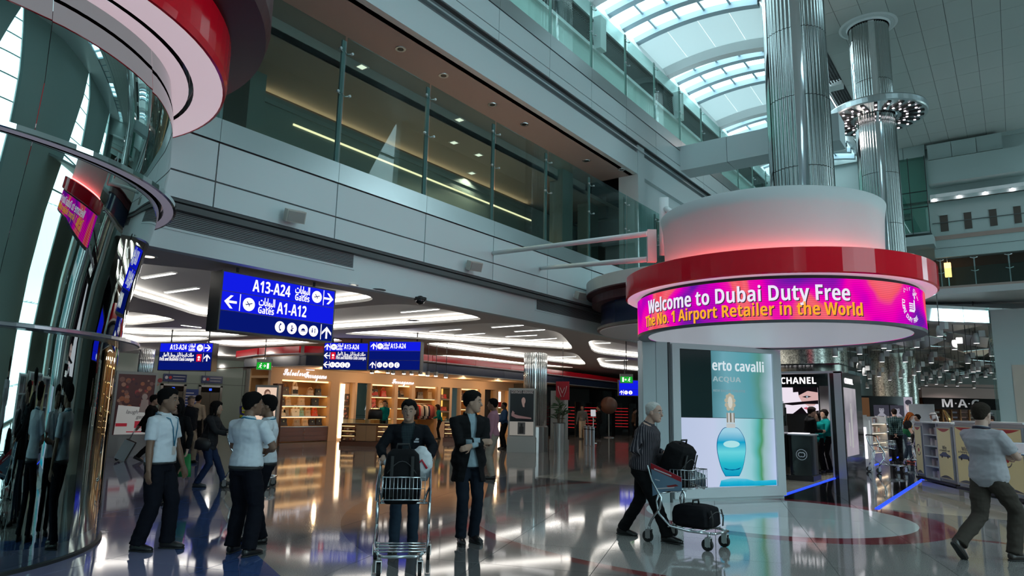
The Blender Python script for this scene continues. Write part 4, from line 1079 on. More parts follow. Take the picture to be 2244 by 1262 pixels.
# ================================================================ handbag shop across the concourse
HX = -24.6
M_CREAM = mat('cream_shop_wall', (.62, .42, .27), .55)
M_NICHE = mat('honey_niche', (.60, .36, .15), .5, bump=.02, bscale=12)
M_WOOD = mat('reddish_wood', (.16, .055, .025), .3, bump=.03, bscale=14)
M_WOODL = mat('light_wood', (.42, .24, .11), .35, bump=.03, bscale=14)
M_STRIP = emis('shelf_strip', (1, .58, .24), 3.0)
M_VSTRIP = emis('vertical_strip', (1, .80, .55), 4.5)
M_SHELFG = mat('shelf_edge', (.5, .52, .5), .15, metal=.3)
shop = struct(MB().bx(HX-.02, HX+.16, 16.9, 33.9, 2.58, 3.6, M_CREAM).build('wall_shop'))
bays_ = [('niche', 17.45, 19.98), ('strip', 20.46, 21.36), ('mirror', 21.5, 22.3), ('niche', 22.4, 23.88), ('niche', 24.1, 25.05), ('niche', 25.3, 26.98), ('cubby', 27.2, 27.92), ('mirror', 28.12, 28.8), ('niche', 28.9, 30.5), ('door', 30.96, 31.94), ('strip', 32.24, 33.36)]
edge = 16.9
for kind, a, c in bays_:
    if a > edge+.02: MB().bx(HX-.02, HX+.16, edge, a, 0, 2.58, M_CREAM).build('pier', None, shop)
    edge = c
MB().bx(HX-.02, HX+.16, edge, 33.9, 0, 2.58, M_CREAM).build('pier', None, shop)
MB().bx(HX-1.3, HX-1.2, 16.9, 33.9, 0, 3.6, M_NICHE).build('back_wall', None, shop)
MB().bx(HX-1.2, HX, 16.9, 33.9, 2.6, 2.7, M_NICHE).build('niche_top', None, shop)
for kind, a, c in bays_:
    for y in (a-.04, c+.04): MB().bx(HX-1.2, HX-.02, y-.04, y+.04, 0, 2.6, M_NICHE).build('niche_side', None, shop)
    if kind == 'mirror': MB().bx(HX+.0, HX+.04, a, c, .05, 2.56, M_MIRROR).build('mirror', None, shop)
    if kind == 'door': MB().bx(HX-.3, HX-.2, a, c, 0, 2.6, M_BLACKM).build('dark_opening', None, shop)
    if kind == 'strip':
        MB().bx(HX-.1, HX-.04, a+.28, a+.48, .1, 2.5, M_VSTRIP).build('light_strip', None, shop)
        MB().bx(HX-.25, HX-.2, a, c, 0, 2.58, M_CREAM).build('panel', None, shop)
SHELVES = {}
def shelf_unit(a, c, zs, lab, cab=None, depth=.42):
    t = thing('shelf_unit', lab, 'shelf', (HX, (a+c)/2, 0)); h = (c-a)/2-.03
    for z in zs:
        MB().bx(-depth, .06, -h, h, z-.035, z, M_SHELFG).build('shelf', None, t)
        MB().bx(-depth*.5, .02, -h+.05, h-.05, z-.06, z-.037, M_STRIP).build('light_strip', None, t)
    MB().bx(-.1, .0, -h, h, 2.50, 2.56, M_STRIP).build('light_strip', None, t)
    if cab:
        MB().bx(-depth, .12, -h-.1, h+.1, 0.03, cab, M_WOOD).build('cabinet', None, t)
        n = 3
        for k in range(n):
            d = MB().bx(.12, .14, -h-.08, h+.08, .08+k*(cab-.1)/n, .06+(k+1)*(cab-.1)/n, M_WOOD).build('drawer', None, t)
            MB().ball((.155, 0, .07+(k+.5)*(cab-.1)/n), .02, M_STEEL, 8, 6).build('knob', None, d)
        MB().bx(-depth, .14, -h-.1, h+.1, cab, cab+.02, M_SHELFG).build('top', None, t)
    return t
shelf_unit(17.45, 19.98, (1.06, 1.5, 1.94), 'lit shelf unit with a brown drawer cabinet, leftmost in the handbag shop', .62)
shelf_unit(22.4, 23.88, (.98, 1.47, 1.99), 'lit shelf unit behind the woman in teal in the handbag shop', .6)
shelf_unit(24.1, 25.05, (.98, 1.47, 1.99), 'narrow lit shelf unit under the partly hidden white lettering', .6)
shelf_unit(25.3, 26.98, (1.95,), 'lit shelf above the rail of hanging clothes')
shelf_unit(28.9, 30.5, (.98, 1.47, 1.93), 'lit shelf unit left of the dark doorway in the handbag shop', .6)
t = thing('cubby_unit', 'column of three lit wall cubbies with red and yellow goods', 'shelf', (HX, 27.56, 0))
for z0, z1 in ((.86, 1.26), (1.36, 1.90), (2.0, 2.52)):
    f = MB()
    for a, c, e, g in ((-.36, .36, z0-.04, z0), (-.36, .36, z1, z1+.04), (-.36, -.32, z0, z1), (.32, .36, z0, z1)): f.bx(-.3, .17, a, c, e, g, M_DKBROWN)
    f.build('cubby_frame', None, t)
    MB().bx(-.32, -.28, -.34, .34, z0, z1, emis('cubby_glow', (1, .55, .12), 1.1)).build('lit_back', None, t)
MB().bx(HX-.0, HX+.165, 27.2, 27.92, 0, .82, M_CREAM).build('panel', None, shop)
for z0, z1 in ((1.30, 1.32), (1.94, 1.96)): MB().bx(HX, HX+.165, 27.2, 27.92, z0, z1, M_CREAM).build('panel', None, shop)
def bag(y, z, w, h, col, lab, tote=True, x=HX-.14, handle=True, col2=None):
    for a_, c_ in ((17.6, 19.85), (22.45, 23.83), (24.13, 25.02), (25.35, 26.93), (27.24, 27.88), (28.95, 30.45)):
        if a_-.3 < y < c_+.3: y = max(a_+w/2+.02, min(c_-w/2-.02, y))
    t = thing('handbag', lab, 'handbag', (x, y, z), 0, 'handbags on the shop shelves')
    m = mat('leather_%d_%d_%d' % tuple(int(q*100) for q in col), col, .4, bump=.05, bscale=30)
    d = .075; k = .82 if tote else 1.12
    b = MB(); vs = [(sx*d*(1 if zz == 0 else .6), sy*w/2*(1 if zz == 0 else k), zz*h) for zz in (0, .5, 1) for sx, sy in ((-1, -1), (1, -1), (1, 1), (-1, 1))]
    fs = [(3, 2, 1, 0), (8, 9, 10, 11)]+[(4*l+i, 4*l+(i+1) % 4, 4*l+4+(i+1) % 4, 4*l+4+i) for l in (0, 1) for i in range(4)]
    b.add(vs, fs, m).build('body', None, t)
    if handle:
        for sx in (-.04, .04):
            MB().tube([(sx, w*.26*cos(q), h*.97+h*.55*sin(q)) for q in [pi*i/8 for i in range(9)]], .011, 6, m).build('handle', None, t)
    MB().bx(d*.8, d*.95, -w*.08, w*.08, h*.55, h*.72, mat('bag_clasp', (.5, .4, .2), .3, metal=.8)).build('clasp', None, t)
    if col2: MB().bx(d*.7, d*1.02, -w*.36, w*.36, h*.15, h*.62, mat('leather_patch_%d' % int(col2[0]*100), col2, .5)).build('patch', None, t)
BR, BK, BG, TP, CRM, MNT, ORG, RD = (.05, .025, .018), (.012, .01, .01), (.55, .38, .24), (.32, .24, .18), (.75, .66, .54), (.25, .45, .36), (.62, .07, .02), (.50, .03, .025)
U1 = 'left shelf unit'
for px, z, w, h, c, l, k in ((17.850, 1.94, .34, .33, BR, 'dark brown tote, first on the top shelf of the left unit', None),
    (18.304, 1.94, .34, .36, CRM, 'cream and black patterned tote on the top shelf of the left unit', BK),
    (19.102, 1.94, .34, .22, BG, 'tan bag with a tall handle on the top shelf of the left unit', None),
    (19.514, 1.94, .36, .30, BK, 'black tote, last on the top shelf of the left unit', None),
    (17.495, 1.5, .22, .28, BR, 'dark brown bag at the left end of the second shelf', None),
    (18.006, 1.5, .30, .24, BG, 'small beige bag on the second shelf of the left unit', None),
    (18.672, 1.5, .36, .30, (.50, .34, .22), 'larger tan bag at the middle of the second shelf', None),
    (19.387, 1.5, .34, .32, BK, 'black bucket bag on the second shelf of the left unit', None),
    (17.580, 1.06, .30, .28, CRM, 'cream bag, first on the third shelf of the left unit', None),
    (17.934, 1.06, .32, .26, TP, 'taupe bag, second on the third shelf of the left unit', None),
    (18.411, 1.06, .34, .30, (.80, .72, .60), 'pale tote with a tall neck on the third shelf', None),
    (18.712, 1.06, .26, .24, MNT, 'mint green bag on the third shelf of the left unit', None),
    (19.042, 1.06, .30, .26, BG, 'beige bag beside the orange one on the third shelf', None),
    (19.402, 1.06, .32, .25, ORG, 'orange red bag, last on the third shelf of the left unit', None),
    (17.792, .66, .42, .30, BK, 'large black bag on top of the brown drawer cabinet', None),
    (18.515, .66, .34, .28, TP, 'taupe bag in the middle of the drawer cabinet top', None),
    (18.934, .66, .32, .28, BG, 'tan bag on the drawer cabinet beside two black bags', None),
    (19.292, .66, .36, .26, (.02, .015, .015), 'black bag, inner of the pair on the drawer cabinet', None),
    (19.656, .66, .34, .30, (.018, .013, .012), 'black bag at the right end of the drawer cabinet', None),
    (22.435, 1.99, .36, .26, TP, 'grey bag with a red stripe on the shelf above the teal woman', RD),
    (22.867, 1.99, .34, .34, BK, 'black bag with red print on the shelf above the teal woman', RD),
    (23.398, 1.99, .36, .28, RD, 'red tote on the top shelf above the woman in teal', None),
    (22.419, 1.47, .30, .22, TP, 'taupe box bag on the second shelf behind the woman in teal', None),
    (22.792, 1.47, .28, .36, (.60, .10, .09), 'pink red bag on the second shelf behind the woman in teal', None),
    (23.260, 1.47, .28, .22, BG, 'beige bag on the second shelf right of the teal woman', None),
    (23.618, 1.47, .22, .24, BK, 'dark bag at the right end of the second shelf', None),
    (22.474, .98, .26, .24, RD, 'small red bag on the third shelf left of the teal woman', None),
    (24.221, 1.99, .34, .32, BK, 'black bag on the narrow unit under the partly hidden lettering', None),
    (24.634, 1.99, .26, .20, TP, 'small mottled bag on the narrow unit beside the black one', BK),
    (25.940, 1.95, .46, .34, (.045, .02, .012), 'dark brown backpack above the clothes rail', None),
    (26.658, 1.95, .36, .36, (.48, .32, .16), 'honey tan bag with a chain above the clothes rail', None),
    (29.117, 1.93, .42, .40, (.06, .02, .012), 'dark brown bag on the shelf left of the dark doorway', None)):
    bag(px, z+.002, w, h, c, l, 'neck' not in l and 'bucket' not in l, col2=k)
for y, z, w, h, c, l in ((27.45, 2.0, .2, .2, (.5, .2, .15), 'pink purse in the top wall cubby'), (27.68, 2.0, .22, .22, RD, 'red purse in the top wall cubby'),
    (27.42, 1.36, .24, .22, RD, 'red purse at the left of the middle wall cubby'), (27.70, 1.36, .26, .20, (.55, .06, .03), 'orange purse at the right of the middle wall cubby'),
    (27.45, .86, .3, .16, (.75, .45, .02), 'yellow purse at the left of the lowest wall cubby'), (27.72, .86, .24, .2, (.70, .30, .03), 'amber purse at the right of the lowest wall cubby')):
    bag(y, z+.002, w, h, c, l, x=HX+.02, handle=False)
# clothes rail
t = thing('clothes_rail', 'steel hanging rail under the shelf in the handbag shop', 'rail', (HX-.2, 26.14, 1.70))
MB().tube([(0, -.78, 0), (0, .78, 0)], .016, 8, M_STEEL).build('rod', None, t)
for y in (-.78, .78): MB().tube([(0, y, 0), (-.4, y, 0)], .016, 6, M_STEEL).build('bracket', None, t)
cols = [('black', (.012, .01, .01)), ('dark brown', (.04, .02, .015)), ('charcoal', (.03, .03, .032)), ('red', (.55, .03, .03)), ('pale pink', (.70, .42, .36)), ('cream', (.72, .60, .48)), ('black knit', (.016, .014, .014)), ('light grey', (.50, .46, .44)), ('white', (.78, .72, .66)), ('navy', (.02, .02, .05)), ('coral print', (.52, .12, .10)), ('rust print', (.42, .09, .07)), ('dark red print', (.30, .05, .05))]
for i, (nm, c) in enumerate(cols):
    y = 25.44+i*.117
    t = thing('hanging_garment', '%s garment hanging on the rail, number %d from the left' % (nm, i+1) if False else '%s garment hanging on the clothes rail' % nm, 'clothes', (HX-.2, y, 1.70), 0, 'garments on the clothes rail')
    L_ = .72+.10*((i*37) % 5)/5
    m = mat('garment_'+nm.replace(' ', '_'), c, .8, bump=.2, bscale=14)
    MB().tube([(0, 0, -.05), (0, 0, -.12), (0, 0, -.4), (0, 0, -L_)], [(.05, .02), (.23, .035), (.21, .045), (.24, .05)], 10, m, up=(0, 1, 0)).build('cloth', None, t)
    for s_ in (-1, 1): MB().tube([(s_*.2, 0, -.13), (s_*.25, 0, -.35), (s_*.25, .01, -.62)], [.05, .05, .045], 8, m).build('sleeve', None, t)
    MB().tube([(0, 0, -.06), (0, 0, -.0), (.02, 0, .02), (.02, 0, .0)], .006, 5, M_STEEL).build('hanger', None, t)
# goods in the strip bays
for y, z, c, l in ((21.1, 1.55, (.25, .12, .09), 'upper framed brown pattern beside the bright strip'), (21.1, .95, (.40, .22, .16), 'lower framed pink pattern beside the bright strip')):
    t = thing('framed_picture', l, 'picture', (HX-.16, y, z)); MB().bx(-.02, .02, -.22, .22, 0, .52, M_DKBROWN).build('frame', None, t)
    b = MB(); random.seed(int(z*10))
    for k in range(10): yy, zz = random.uniform(-.19, .10), random.uniform(.03, .42); b.bx(.02, .026, yy, yy+.1, zz, zz+.08, mat('print_%d' % (k % 3), ((.5, .2, .15), (.08, .04, .05), (.6, .45, .35))[k % 3], .6))
    b.build('print', None, t)
for k, (z, c) in enumerate(((1.75, RD), (1.4, (.35, .30, .08)), (1.05, (.06, .12, .28)))):
    t = thing('folded_scarf', ('red', 'olive', 'blue')[k]+' folded scarf stacked in the bay left of the man in blue', 'scarf', (HX-.02, 32.56, z))
    MB().bx(-.08, .06, -.22, .12, -.15, .16, mat('scarf_%d' % k, c, .8)).build('cloth', None, t)
    MB().bx(-.1, .08, -.24, .14, -.17, -.152, M_SHELFG).build('ledge', None, t)
# lettering of the shop
MSH = frame((HX+.16, 17.4, 2.80), (0, 1, 0), (1, 0, 0))
M_SHTX = emis('shop_letter_white', (1, .92, .95), 1.2)
sg = thing('shop_sign', 'white glowing script sign on the cream wall over the left shelf unit', 'sign')
letter(sg, script('Salvatore'), .42, MSH, .62, .06, M_SHTX, .003, z=.01, width=1.1, depth=.012)
letter(sg, script('Ferragamo'), .42, MSH, 1.72, .0, M_SHTX, .003, z=.01, width=1.15, depth=.012)
face_shape(sg, [rect(1.18, .20, 1.62, .235)], MSH, M_SHTX, 'lettering', .01, .012)
sg = thing('shop_sign', 'partly hidden white script sign over the narrow shelf unit', 'sign')
letter(sg, script('Ferragamo'), .36, MSH, 7.0, -.06, M_SHTX, .003, z=.01, width=1.5, depth=.012)
# display counters
def counter(cx, cy, rz, Lc, D_, lab, tiers=3):
    t = thing('display_counter', lab, 'counter', (cx, cy, 0), rz)
    MB().bx(-Lc/2-.04, Lc/2+.04, -D_/2-.04, D_/2+.04, 0, .18, M_WOOD).build('plinth', None, t)
    MB().bx(-Lc/2, Lc/2, -D_/2+.3, D_/2, .18, .82, M_WOODL).build('body', None, t)
    for s_ in (-1, 1):
        for k in range(tiers):
            z = .22+k*.19
            MB().bx(s_*Lc/2-s_*.02-.01, s_*Lc/2-s_*.02+.01, -D_/2, D_/2, .18, .82, M_WOOD).build('side', None, t)
            sh = MB().bx(s_*Lc*.22 if s_ > 0 else -Lc/2, Lc/2 if s_ > 0 else -Lc*.22, -D_/2, -D_/2+.3, z-.015, z+.01, M_WOOD).build('shelf', None, t)
            MB().bx((s_*Lc*.22 if s_ > 0 else -Lc/2)+.03, (Lc/2 if s_ > 0 else -Lc*.22)-.03, -D_/2+.03, -D_/2+.05, z+.15, z+.165, M_STRIP).build('light_strip', None, sh)
            for q in range(4):
                x = (Lc*.26 if s_ > 0 else -Lc*.46)+q*Lc*.062
                MB().bx(x, x+Lc*.045, -D_/2+.06, -D_/2+.2, z+.012, z+.05+.03*(q % 2), mat('ware_%d' % ((q+k) % 3), ((.6, .5, .4), (.10, .06, .05), (.45, .2, .12))[(q+k) % 3], .4)).build('ware', None, sh)
    MB().bx(-Lc*.2, Lc*.2, -D_/2-.01, -D_/2+.3, .2, .8, M_WOODL).build('door', None, t)
    MB().bx(-.004, .004, -D_/2-.014, -D_/2-.011, .2, .8, M_DKBROWN).build('door_gap', None, t)
    MB().bx(-Lc/2, Lc/2, -D_/2, D_/2, .82, .86, M_WOOD).build('top', None, t)
    MB().bx(-Lc/2, Lc/2, -D_/2, D_/2, 1.02, 1.035, M_CLEAR).build('glass_top', None, t)
    MB().bx(-Lc/2, Lc/2, -D_/2-.004, -D_/2, .86, 1.03, M_CLEAR).build('glass_front', None, t)
    return t
counter(-21.0, 19.15, radians(38), 1.95, .85, 'wooden glass topped counter in front of the woman in teal')
counter(-20.9, 24.9, radians(38), 1.7, .85, 'wooden glass topped counter behind the man in the dark coat')
t = thing('handbag', 'large black bag standing on the wooden counter', 'handbag', (-20.9, 19.4, 1.036), radians(38))
MB().tube([(0, 0, 0), (0, 0, .3), (0, 0, .38)], [(.30, .11), (.28, .09), (.24, .06)], 12, M_BLACKM, up=(0, 1, 0)).build('body', None, t)
MB().tube([(.12*cos(q), 0, .36+.16*sin(q)) for q in [pi*i/8 for i in range(9)]], .012, 6, M_BLACKM).build('handle', None, t)
# track lights
for i, px in enumerate(((-20.173,18.435,2.803), (-19.671,18.800,2.816), (-19.516,18.920,2.785), (-19.172,19.170,2.793), (-18.930,19.350,2.782), (-18.659,19.551,2.771), (-18.433,19.723,2.742), (-18.176,19.914,2.731), (-17.865,20.151,2.686))):
    o = thing('track_spotlight', 'small track spotlight above the handbag shop counters', 'light', px, 0, 'track spotlights of the handbag shop')
    MB().bx(-.06, .06, -.06, .06, .02, .18, mat('track_grey', (.4, .36, .32), .5)).build('body', None, o)
    MB().lathe([(0, 0), (.065, 0), (.065, .03)], n=10, m=emis('track_lens', (1, .9, .8), 9)).build('lens', None, o)
    MB().tube([(0, 0, .18), (0, 0, 4.24-px[2])], .012, 5, M_SGK).build('stem', None, o)
number_left_to_right([o for o in COL.objects if o.name.startswith('track_spotlight')], 'track spotlight above the handbag shop counters')
for x, y, e in ((-23.2, 18.5, 55), (-23.2, 21.5, 55), (-23.2, 24.5, 55), (-23.2, 27.5, 55), (-23.2, 30.5, 55)):  # hidden fill lights added inside the shop, without fixtures
    l = bpy.data.lights.new('shop_fill', 'POINT'); l.energy = e*.75; l.color = (1, .68, .38); l.shadow_soft_size = .06
    o = bpy.data.objects.new('shop_fill', l); COL.objects.link(o); o.location = (x, y, 2.75)
# red and navy fascia over the shops
path = [(-27.5, 17.6), (-26.4, 16.9), (-24.0, 16.3), (-21.6, 16.4), (-20.6, 17.2), (-20.3, 19), (-20.2, 21.5), (-20.3, 24.5), (-20.5, 27.5), (-21.0, 32), (-21.7, 37.5), (-22.6, 43), (-23.8, 50), (-25, 58)]
fas = struct(obj('trim_1', None))
def ribbon(path, off, z0, z1, m, name, th=.08):
    for i in range(len(path)-1):
        a, c = Vector(path[i]), Vector(path[i+1]); d = (c-a).normalized(); n = Vector((d.y, -d.x))
        vs = []
        for p in (a, c):
            for o_ in (off, off-th): q = p+n*o_; vs += [(q.x, q.y, z0), (q.x, q.y, z1)]
        MB().add(vs, [(0, 4, 5, 1), (2, 3, 7, 6), (0, 2, 6, 4), (1, 5, 7, 3), (0, 1, 3, 2), (4, 6, 7, 5)], m).build(name, None, fas)
ribbon(path, 0, 3.02, 3.40, M_NAVY, 'navy_panel')
ribbon(path, .03, 2.99, 3.02, mat('fascia_trim', (.45, .42, .40), .4), 'trim', .14)
ribbon(path, .34, 3.43, 3.47, mat('fascia_lip', (.70, .55, .55), .3), 'lip', .36)
ribbon(path, .36, 3.47, 3.72, M_RED, 'red_panel')
pb = MB(); 
pb.add([(x, y, 3.03) for x, y in path]+[(x-4.0, y+.3, 3.03) for x, y in path], [(i, i+1, len(path)+i+1, len(path)+i) for i in range(1, len(path)-1)], M_CREAM)
pb.build('fascia_soffit', None, fas)
# dark shop further along
dk = struct(MB().bx(-27, -26.8, 33.9, 62, 0, 3.4, M_BLACKM).build('wall_7'))
MB().bx(-27, -22.6, 33.75, 33.9, 0, 3.4, M_DKBROWN).build('return_wall', None, dk)
MB().bx(-60, -10.7, 66, 66.2, 0, 4, M_BLACKM).build('end_wall', None, dk)
M_DKGLASS = mat('dark_shop_glass', (.012, .010, .011), .06)
M_REDG = emis('red_shelf_glow', (.9, .03, .04), .8)
for k in range(6):
    y = 35+k*4.0; x = -23.4-k*.38
    MB().bx(x-.05, x, y, y+2.6, .1, 3.0, M_DKGLASS).build('shopfront_pane', None, dk)
    MB().bx(x-.3, x-.1, y+2.7, y+2.9, 0, 3.0, M_BLACK).build('shopfront_post', None, dk)
for lab, a in (('first', ((-21.067,34.956,1.350))), ('second', ((-21.011,37.510,1.364))), ('third', ((-20.422,40.452,1.392)))):
    t = thing('red_shelf_rack', '%s rack of red lit shelves inside the dark shop' % lab, 'shelf', (a[0], a[1], 0))
    for z in [.5+.19*i for i in range(7)]:
        MB().bx(-.5, .5, -.5, .5, z, z+.03, M_BLACK).build('shelf', None, t)
        MB().bx(-.45, .45, -.52, -.50, z+.03, z+.05, M_REDG).build('light_strip', None, t)
    for sx in (-.5, .5): MB().bx(sx-.03, sx+.03, -.5, .5, 0, 2.0, M_BLACK).build('upright', None, t)
a = (-19.304,36.142,1.840)
t = thing('globe_display', 'large brown globe standing in the dark shop window', 'globe', (a[0], a[1], 0))
MB().ball((0, 0, a[2]), .50, mat('globe_brown', (.17, .085, .06), .35, bump=.2, bscale=4), 24, 16).build('globe', None, t)
MB().lathe([(.3, 0), (.3, .04), (.03, .08), (.03, a[2]-.45)], n=16, m=M_STEEL).build('stand', None, t)
a = (-14.451,23.240,2.299)
t = thing('red_banner', 'small red banner with a crest hanging from the fascia', 'banner', a)
MB().bx(-.30, .30, -.02, .02, -.36, .36, mat('banner_red', (.38, .01, .03), .5)).build('cloth', None, t)
b = MB()
for s_ in (-1, 1): b.tube([(s_*.05, -.024, -.24), (s_*.16, -.024, 0), (s_*.2, -.024, .18)], .016, 6); b.tube([(0, -.024, -.1), (s_*.1, -.024, .12)], .014, 6)
b.build('crest', mat('crest_white', (.7, .6, .6), .5), t)
MB().tube([(0, 0, .36), (0, 0, 4.24-a[2])], .01, 5, M_SGK).build('cord', None, t)
# light box stands
def lightbox(p, r, w, h, base, lab, art, depth=.3, mface=None):
    p = Vector(p); p.z = 0; r = Vector(r).normalized(); n = Vector((r.y, -r.x, 0)); M = frame(p, r, n)
    t = thing('light_box', lab, 'poster stand')
    m = mat('stand_grey', (.36, .38, .37), .4)
    fbox(0, w, base, h, -depth, -.02, M, m).build('casing', None, t)
    if base: fbox(-.03, w+.03, 0, base, -depth-.03, .03, M, m).build('base', None, t)
    for a, c, e, f in ((0, .06, base, h), (w-.06, w, base, h), (.06, w-.06, h-.08, h), (.06, w-.06, base, base+.06)): fbox(a, c, e, f, -.02, .01, M, m).build('frame', None, t)
    fbox(.06, w-.06, base+.06, h-.08, -.02, -.004, M, mface or mat('poster_black', (.02, .018, .02), .1)).build('poster', None, t)
    art(t, M); return t
def art_armani(t, M):
    W_ = .88
    fbox(.06, .06+W_, .60, 1.10, -.004, .0, M, emis('poster_grey_lit', (.42, .40, .36), .55)).build('poster', None, t)
    letter(t, 'GIORGIO ARMANI', .15, M, .5, 2.17, mat('poster_text', (.55, .5, .5), .5), 0, z=.002, width=.82)
    sk = emis('poster_skin', (.24, .17, .15), .8)
    face_shape(t, [disc(.56, 1.86, .075, 12, .13), [(.50, 1.78), (.60, 1.76), (.60, 1.62), (.54, 1.64)]], M, sk, 'print', .0)
    face_shape(t, [[(.12, 1.40), (.40, 1.32), (.86, 1.25), (.86, 1.20), (.30, 1.22), (.12, 1.30)], [(.16, 1.5), (.24, 1.42), (.20, 1.32), (.12, 1.38)]], M, emis('poster_skin_dim', (.16, .10, .10), .8), 'print', .0)
    face_shape(t, [rect(.36, .64, .64, 1.08)], M, mat('poster_mid', (.12, .11, .11), .4), 'print', .002)
    face_shape(t, [rect(.42, .68, .58, .92), rect(.46, .92, .54, 1.03)], M, M_BLACKM, 'print', .005)
a, c = Vector((-15.277,20.772,0.000)), Vector((-14.228,21.372,0.000)); r_ = (c-a); r_.z = 0; r_.normalize()
lightbox(a, r_, 1.0, 2.32, .52, 'fashion poster light box stand left of the chrome column', art_armani, .35)
a, c = Vector((-15.059,23.331,0.000)), Vector((-14.350,23.379,0.000)); r_ = (c-a); r_.z = 0; r_.normalize()
lightbox(a, r_, .62, 2.3, .4, 'plain grey stand right of the chrome column behind the plant', lambda t, M: None, .3, mat('stand_grey', (.36, .38, .37), .4))
# chrome pipe columns
def chrome_column(x, y, R, z0, z1, n, lab):
    t = thing('chrome_pipe_column', lab, 'column', (x, y, 0))
    MB().lathe([(R+.10, 0), (R+.10, .9), (R+.06, .95), (R-.05, .95)], n=28, m=mat('column_base', (.30, .28, .27), .2, metal=.6)).build('base', None, t)
    MB().lathe([(R-.06, z0), (R-.06, z1)], n=28, m=M_MIRROR, smooth=True).build('core', None, t)
    pm_ = MB().tube([(0, 0, z0), (0, 0, z1-.05), (0, 0, z1)], [.03, .03, .012], 8, M_CHROME).mesh('pipe')
    for k in range(n): q = 2*pi*k/n; obj('pipe', pm_, t, (R*cos(q), R*sin(q), 0))
chrome_column(-14.95, 22.05, .42, .95, 3.7, 30, 'mirror chrome pipe column behind the poster light box')
a = (-33.383,16.456,0.000); k_ = 21.0/28.0
p = Vector((-24.726,11.996,2.021)); chrome_column(p.x, p.y, .22, .95, 3.4, 24, 'chrome pipe column beside the left lounge sign')
# potted plant
t = thing('potted_plant', 'spiky green plant in a tall silver pot beside the chrome column', 'plant', (-13.98, 22.25, 0))
MB().lathe([(0, 0), (.20, 0), (.23, 1.05), (.25, 1.08), (.21, 1.08), (.2, 1.0), (0, 1.0)], n=24, m=mat('silver_pot', (.42, .42, .41), .25, metal=.7)).build('pot', None, t)
MB().lathe([(0, 1.0), (.2, 1.0), (.2, .95)], n=16, m=mat('soil', (.03, .02, .015), .9)).build('soil', None, t)
random.seed(3); M_LEAF = mat('spiky_leaf', (.045, .09, .04), .5)
for k, (x0, y0, hh) in enumerate(((0, 0, 1.75), (.08, .05, 1.5), (-.07, .04, 1.4))):
    MB().tube([(x0, y0, 1.0), (x0*1.5, y0*1.5, hh)], .022, 6, mat('cane', (.10, .07, .04), .8)).build('stem', None, t)
    for j in range(22):
        q = random.uniform(0, 2*pi); e = random.uniform(.1, 1.25); L_ = random.uniform(.32, .5); d = Vector((cos(q)*cos(e), sin(q)*cos(e), sin(e)))
        sd = Vector((-sin(q), cos(q), 0))*.018; o_ = Vector((x0*1.5, y0*1.5, hh-.05+random.uniform(-.15, .1))); m_ = o_+d*L_*.55; e_ = o_+d*L_-Vector((0, 0, L_*.22))
        MB().add([o_-sd*.6, o_+sd*.6, m_+sd, e_, m_-sd], [(0, 1, 2, 3, 4)], M_LEAF).build('leaf', None, t)
# lifts and lobby wall at the far left
LX = -37.5
lw = struct(MB().bx(LX-.3, LX, 8, 34, 0, 4, mat('pale_green_glass_wall', (.30, .37, .33), .10)).build('wall_8'))
for y in (13.2, 15.2, 19.5, 21.6, 24): MB().bx(LX, LX+.015, y-.012, y+.012, 0, 4, M_GAP).build('joint', None, lw)
MB().bx(LX, LX+.015, 8, 34, 2.55, 2.575, M_GAP).build('joint', None, lw)
MB().bx(LX, LX+.35, 24.2, 25.0, 0, 4, mat('lobby_pier', (.42, .40, .37), .5)).build('pier', None, lw)
MB().bx(LX, LX+.2, 25.0, 27.6, 0, 4, mat('lobby_olive', (.27, .24, .17), .5)).build('pier', None, lw)
MB().bx(LX, LX+.35, 27.6, 28.4, 0, 4, mat('lobby_pier', (.42, .40, .37), .5)).build('pier', None, lw)
def lift(y, lab):
    t = thing('lift_door', lab, 'lift', (LX+.02, y, 0))
    m = mat('lift_steel', (.22, .21, .18), .3, metal=.7)
    for s_ in (-1, 1): MB().bx(0, .03, s_*.28-.27, s_*.28+.27, 0, 2.1, m).build('leaf', None, t)
    for a, c, e, f in ((-.72, -.58, 0, 2.5), (.58, .72, 0, 2.5), (-.72, .72, 2.4, 2.5)): MB().bx(0, .06, a, c, e, f, M_STEEL).build('frame', None, t)
    MB().bx(0, .05, -.58, .58, 2.12, 2.4, M_BLACK).build('indicator', None, t)
    MB().bx(.05, .055, -.1, .06, 2.2, 2.32, emis('lift_blue', (.03, .10, 1), 1.5)).build('display', None, t)
    s = thing('lift_sign', 'small navy sign above the %s' % lab.split(' beside')[0].split(' left')[0], 'sign', (LX+.05, y, 2.62))
    MB().bx(0, .03, -.62, .68, 0, .42, mat('lift_sign_navy', (.03, .05, .14), .3)).build('board', None, s)
    M = frame((LX+.08, y-.6, 2.62), (0, 1, 0), (1, 0, 0))
    M.translation -= Vector(s.location)
    put(s, M, [disc(.14, .22, .09, 14)], mat('sign_print_white', (.6, .6, .62), .5)); put(s, M, [disc(.36, .22, .09, 14)], mat('sign_print_red', (.5, .02, .03), .5))
    put(s, M, [rect(.5, .28, 1.2, .31), rect(.5, .12, 1.15, .15)], mat('sign_print_white', (.6, .6, .62), .5))
for x, y in ((-33.5, 15), (-33.5, 20), (-33.5, 25), (-27.5, 12.5)):
    o = thing('ceiling_downlight', 'round white downlight in the ceiling of the lift lobby', 'light', (x, y, 4.0), 0, 'lift lobby downlights')
    MB().lathe([(.10, -.004), (.15, -.012), (.16, 0)], n=16, m=M_WHITEP).build('ring', None, o); MB().lathe([(0, -.006), (.10, -.006)], n=16, m=M_DOWN).build('lens', None, o)
    lamp_or_fill_at((x, y, 3.8), 70, (1, .94, .86), .1)
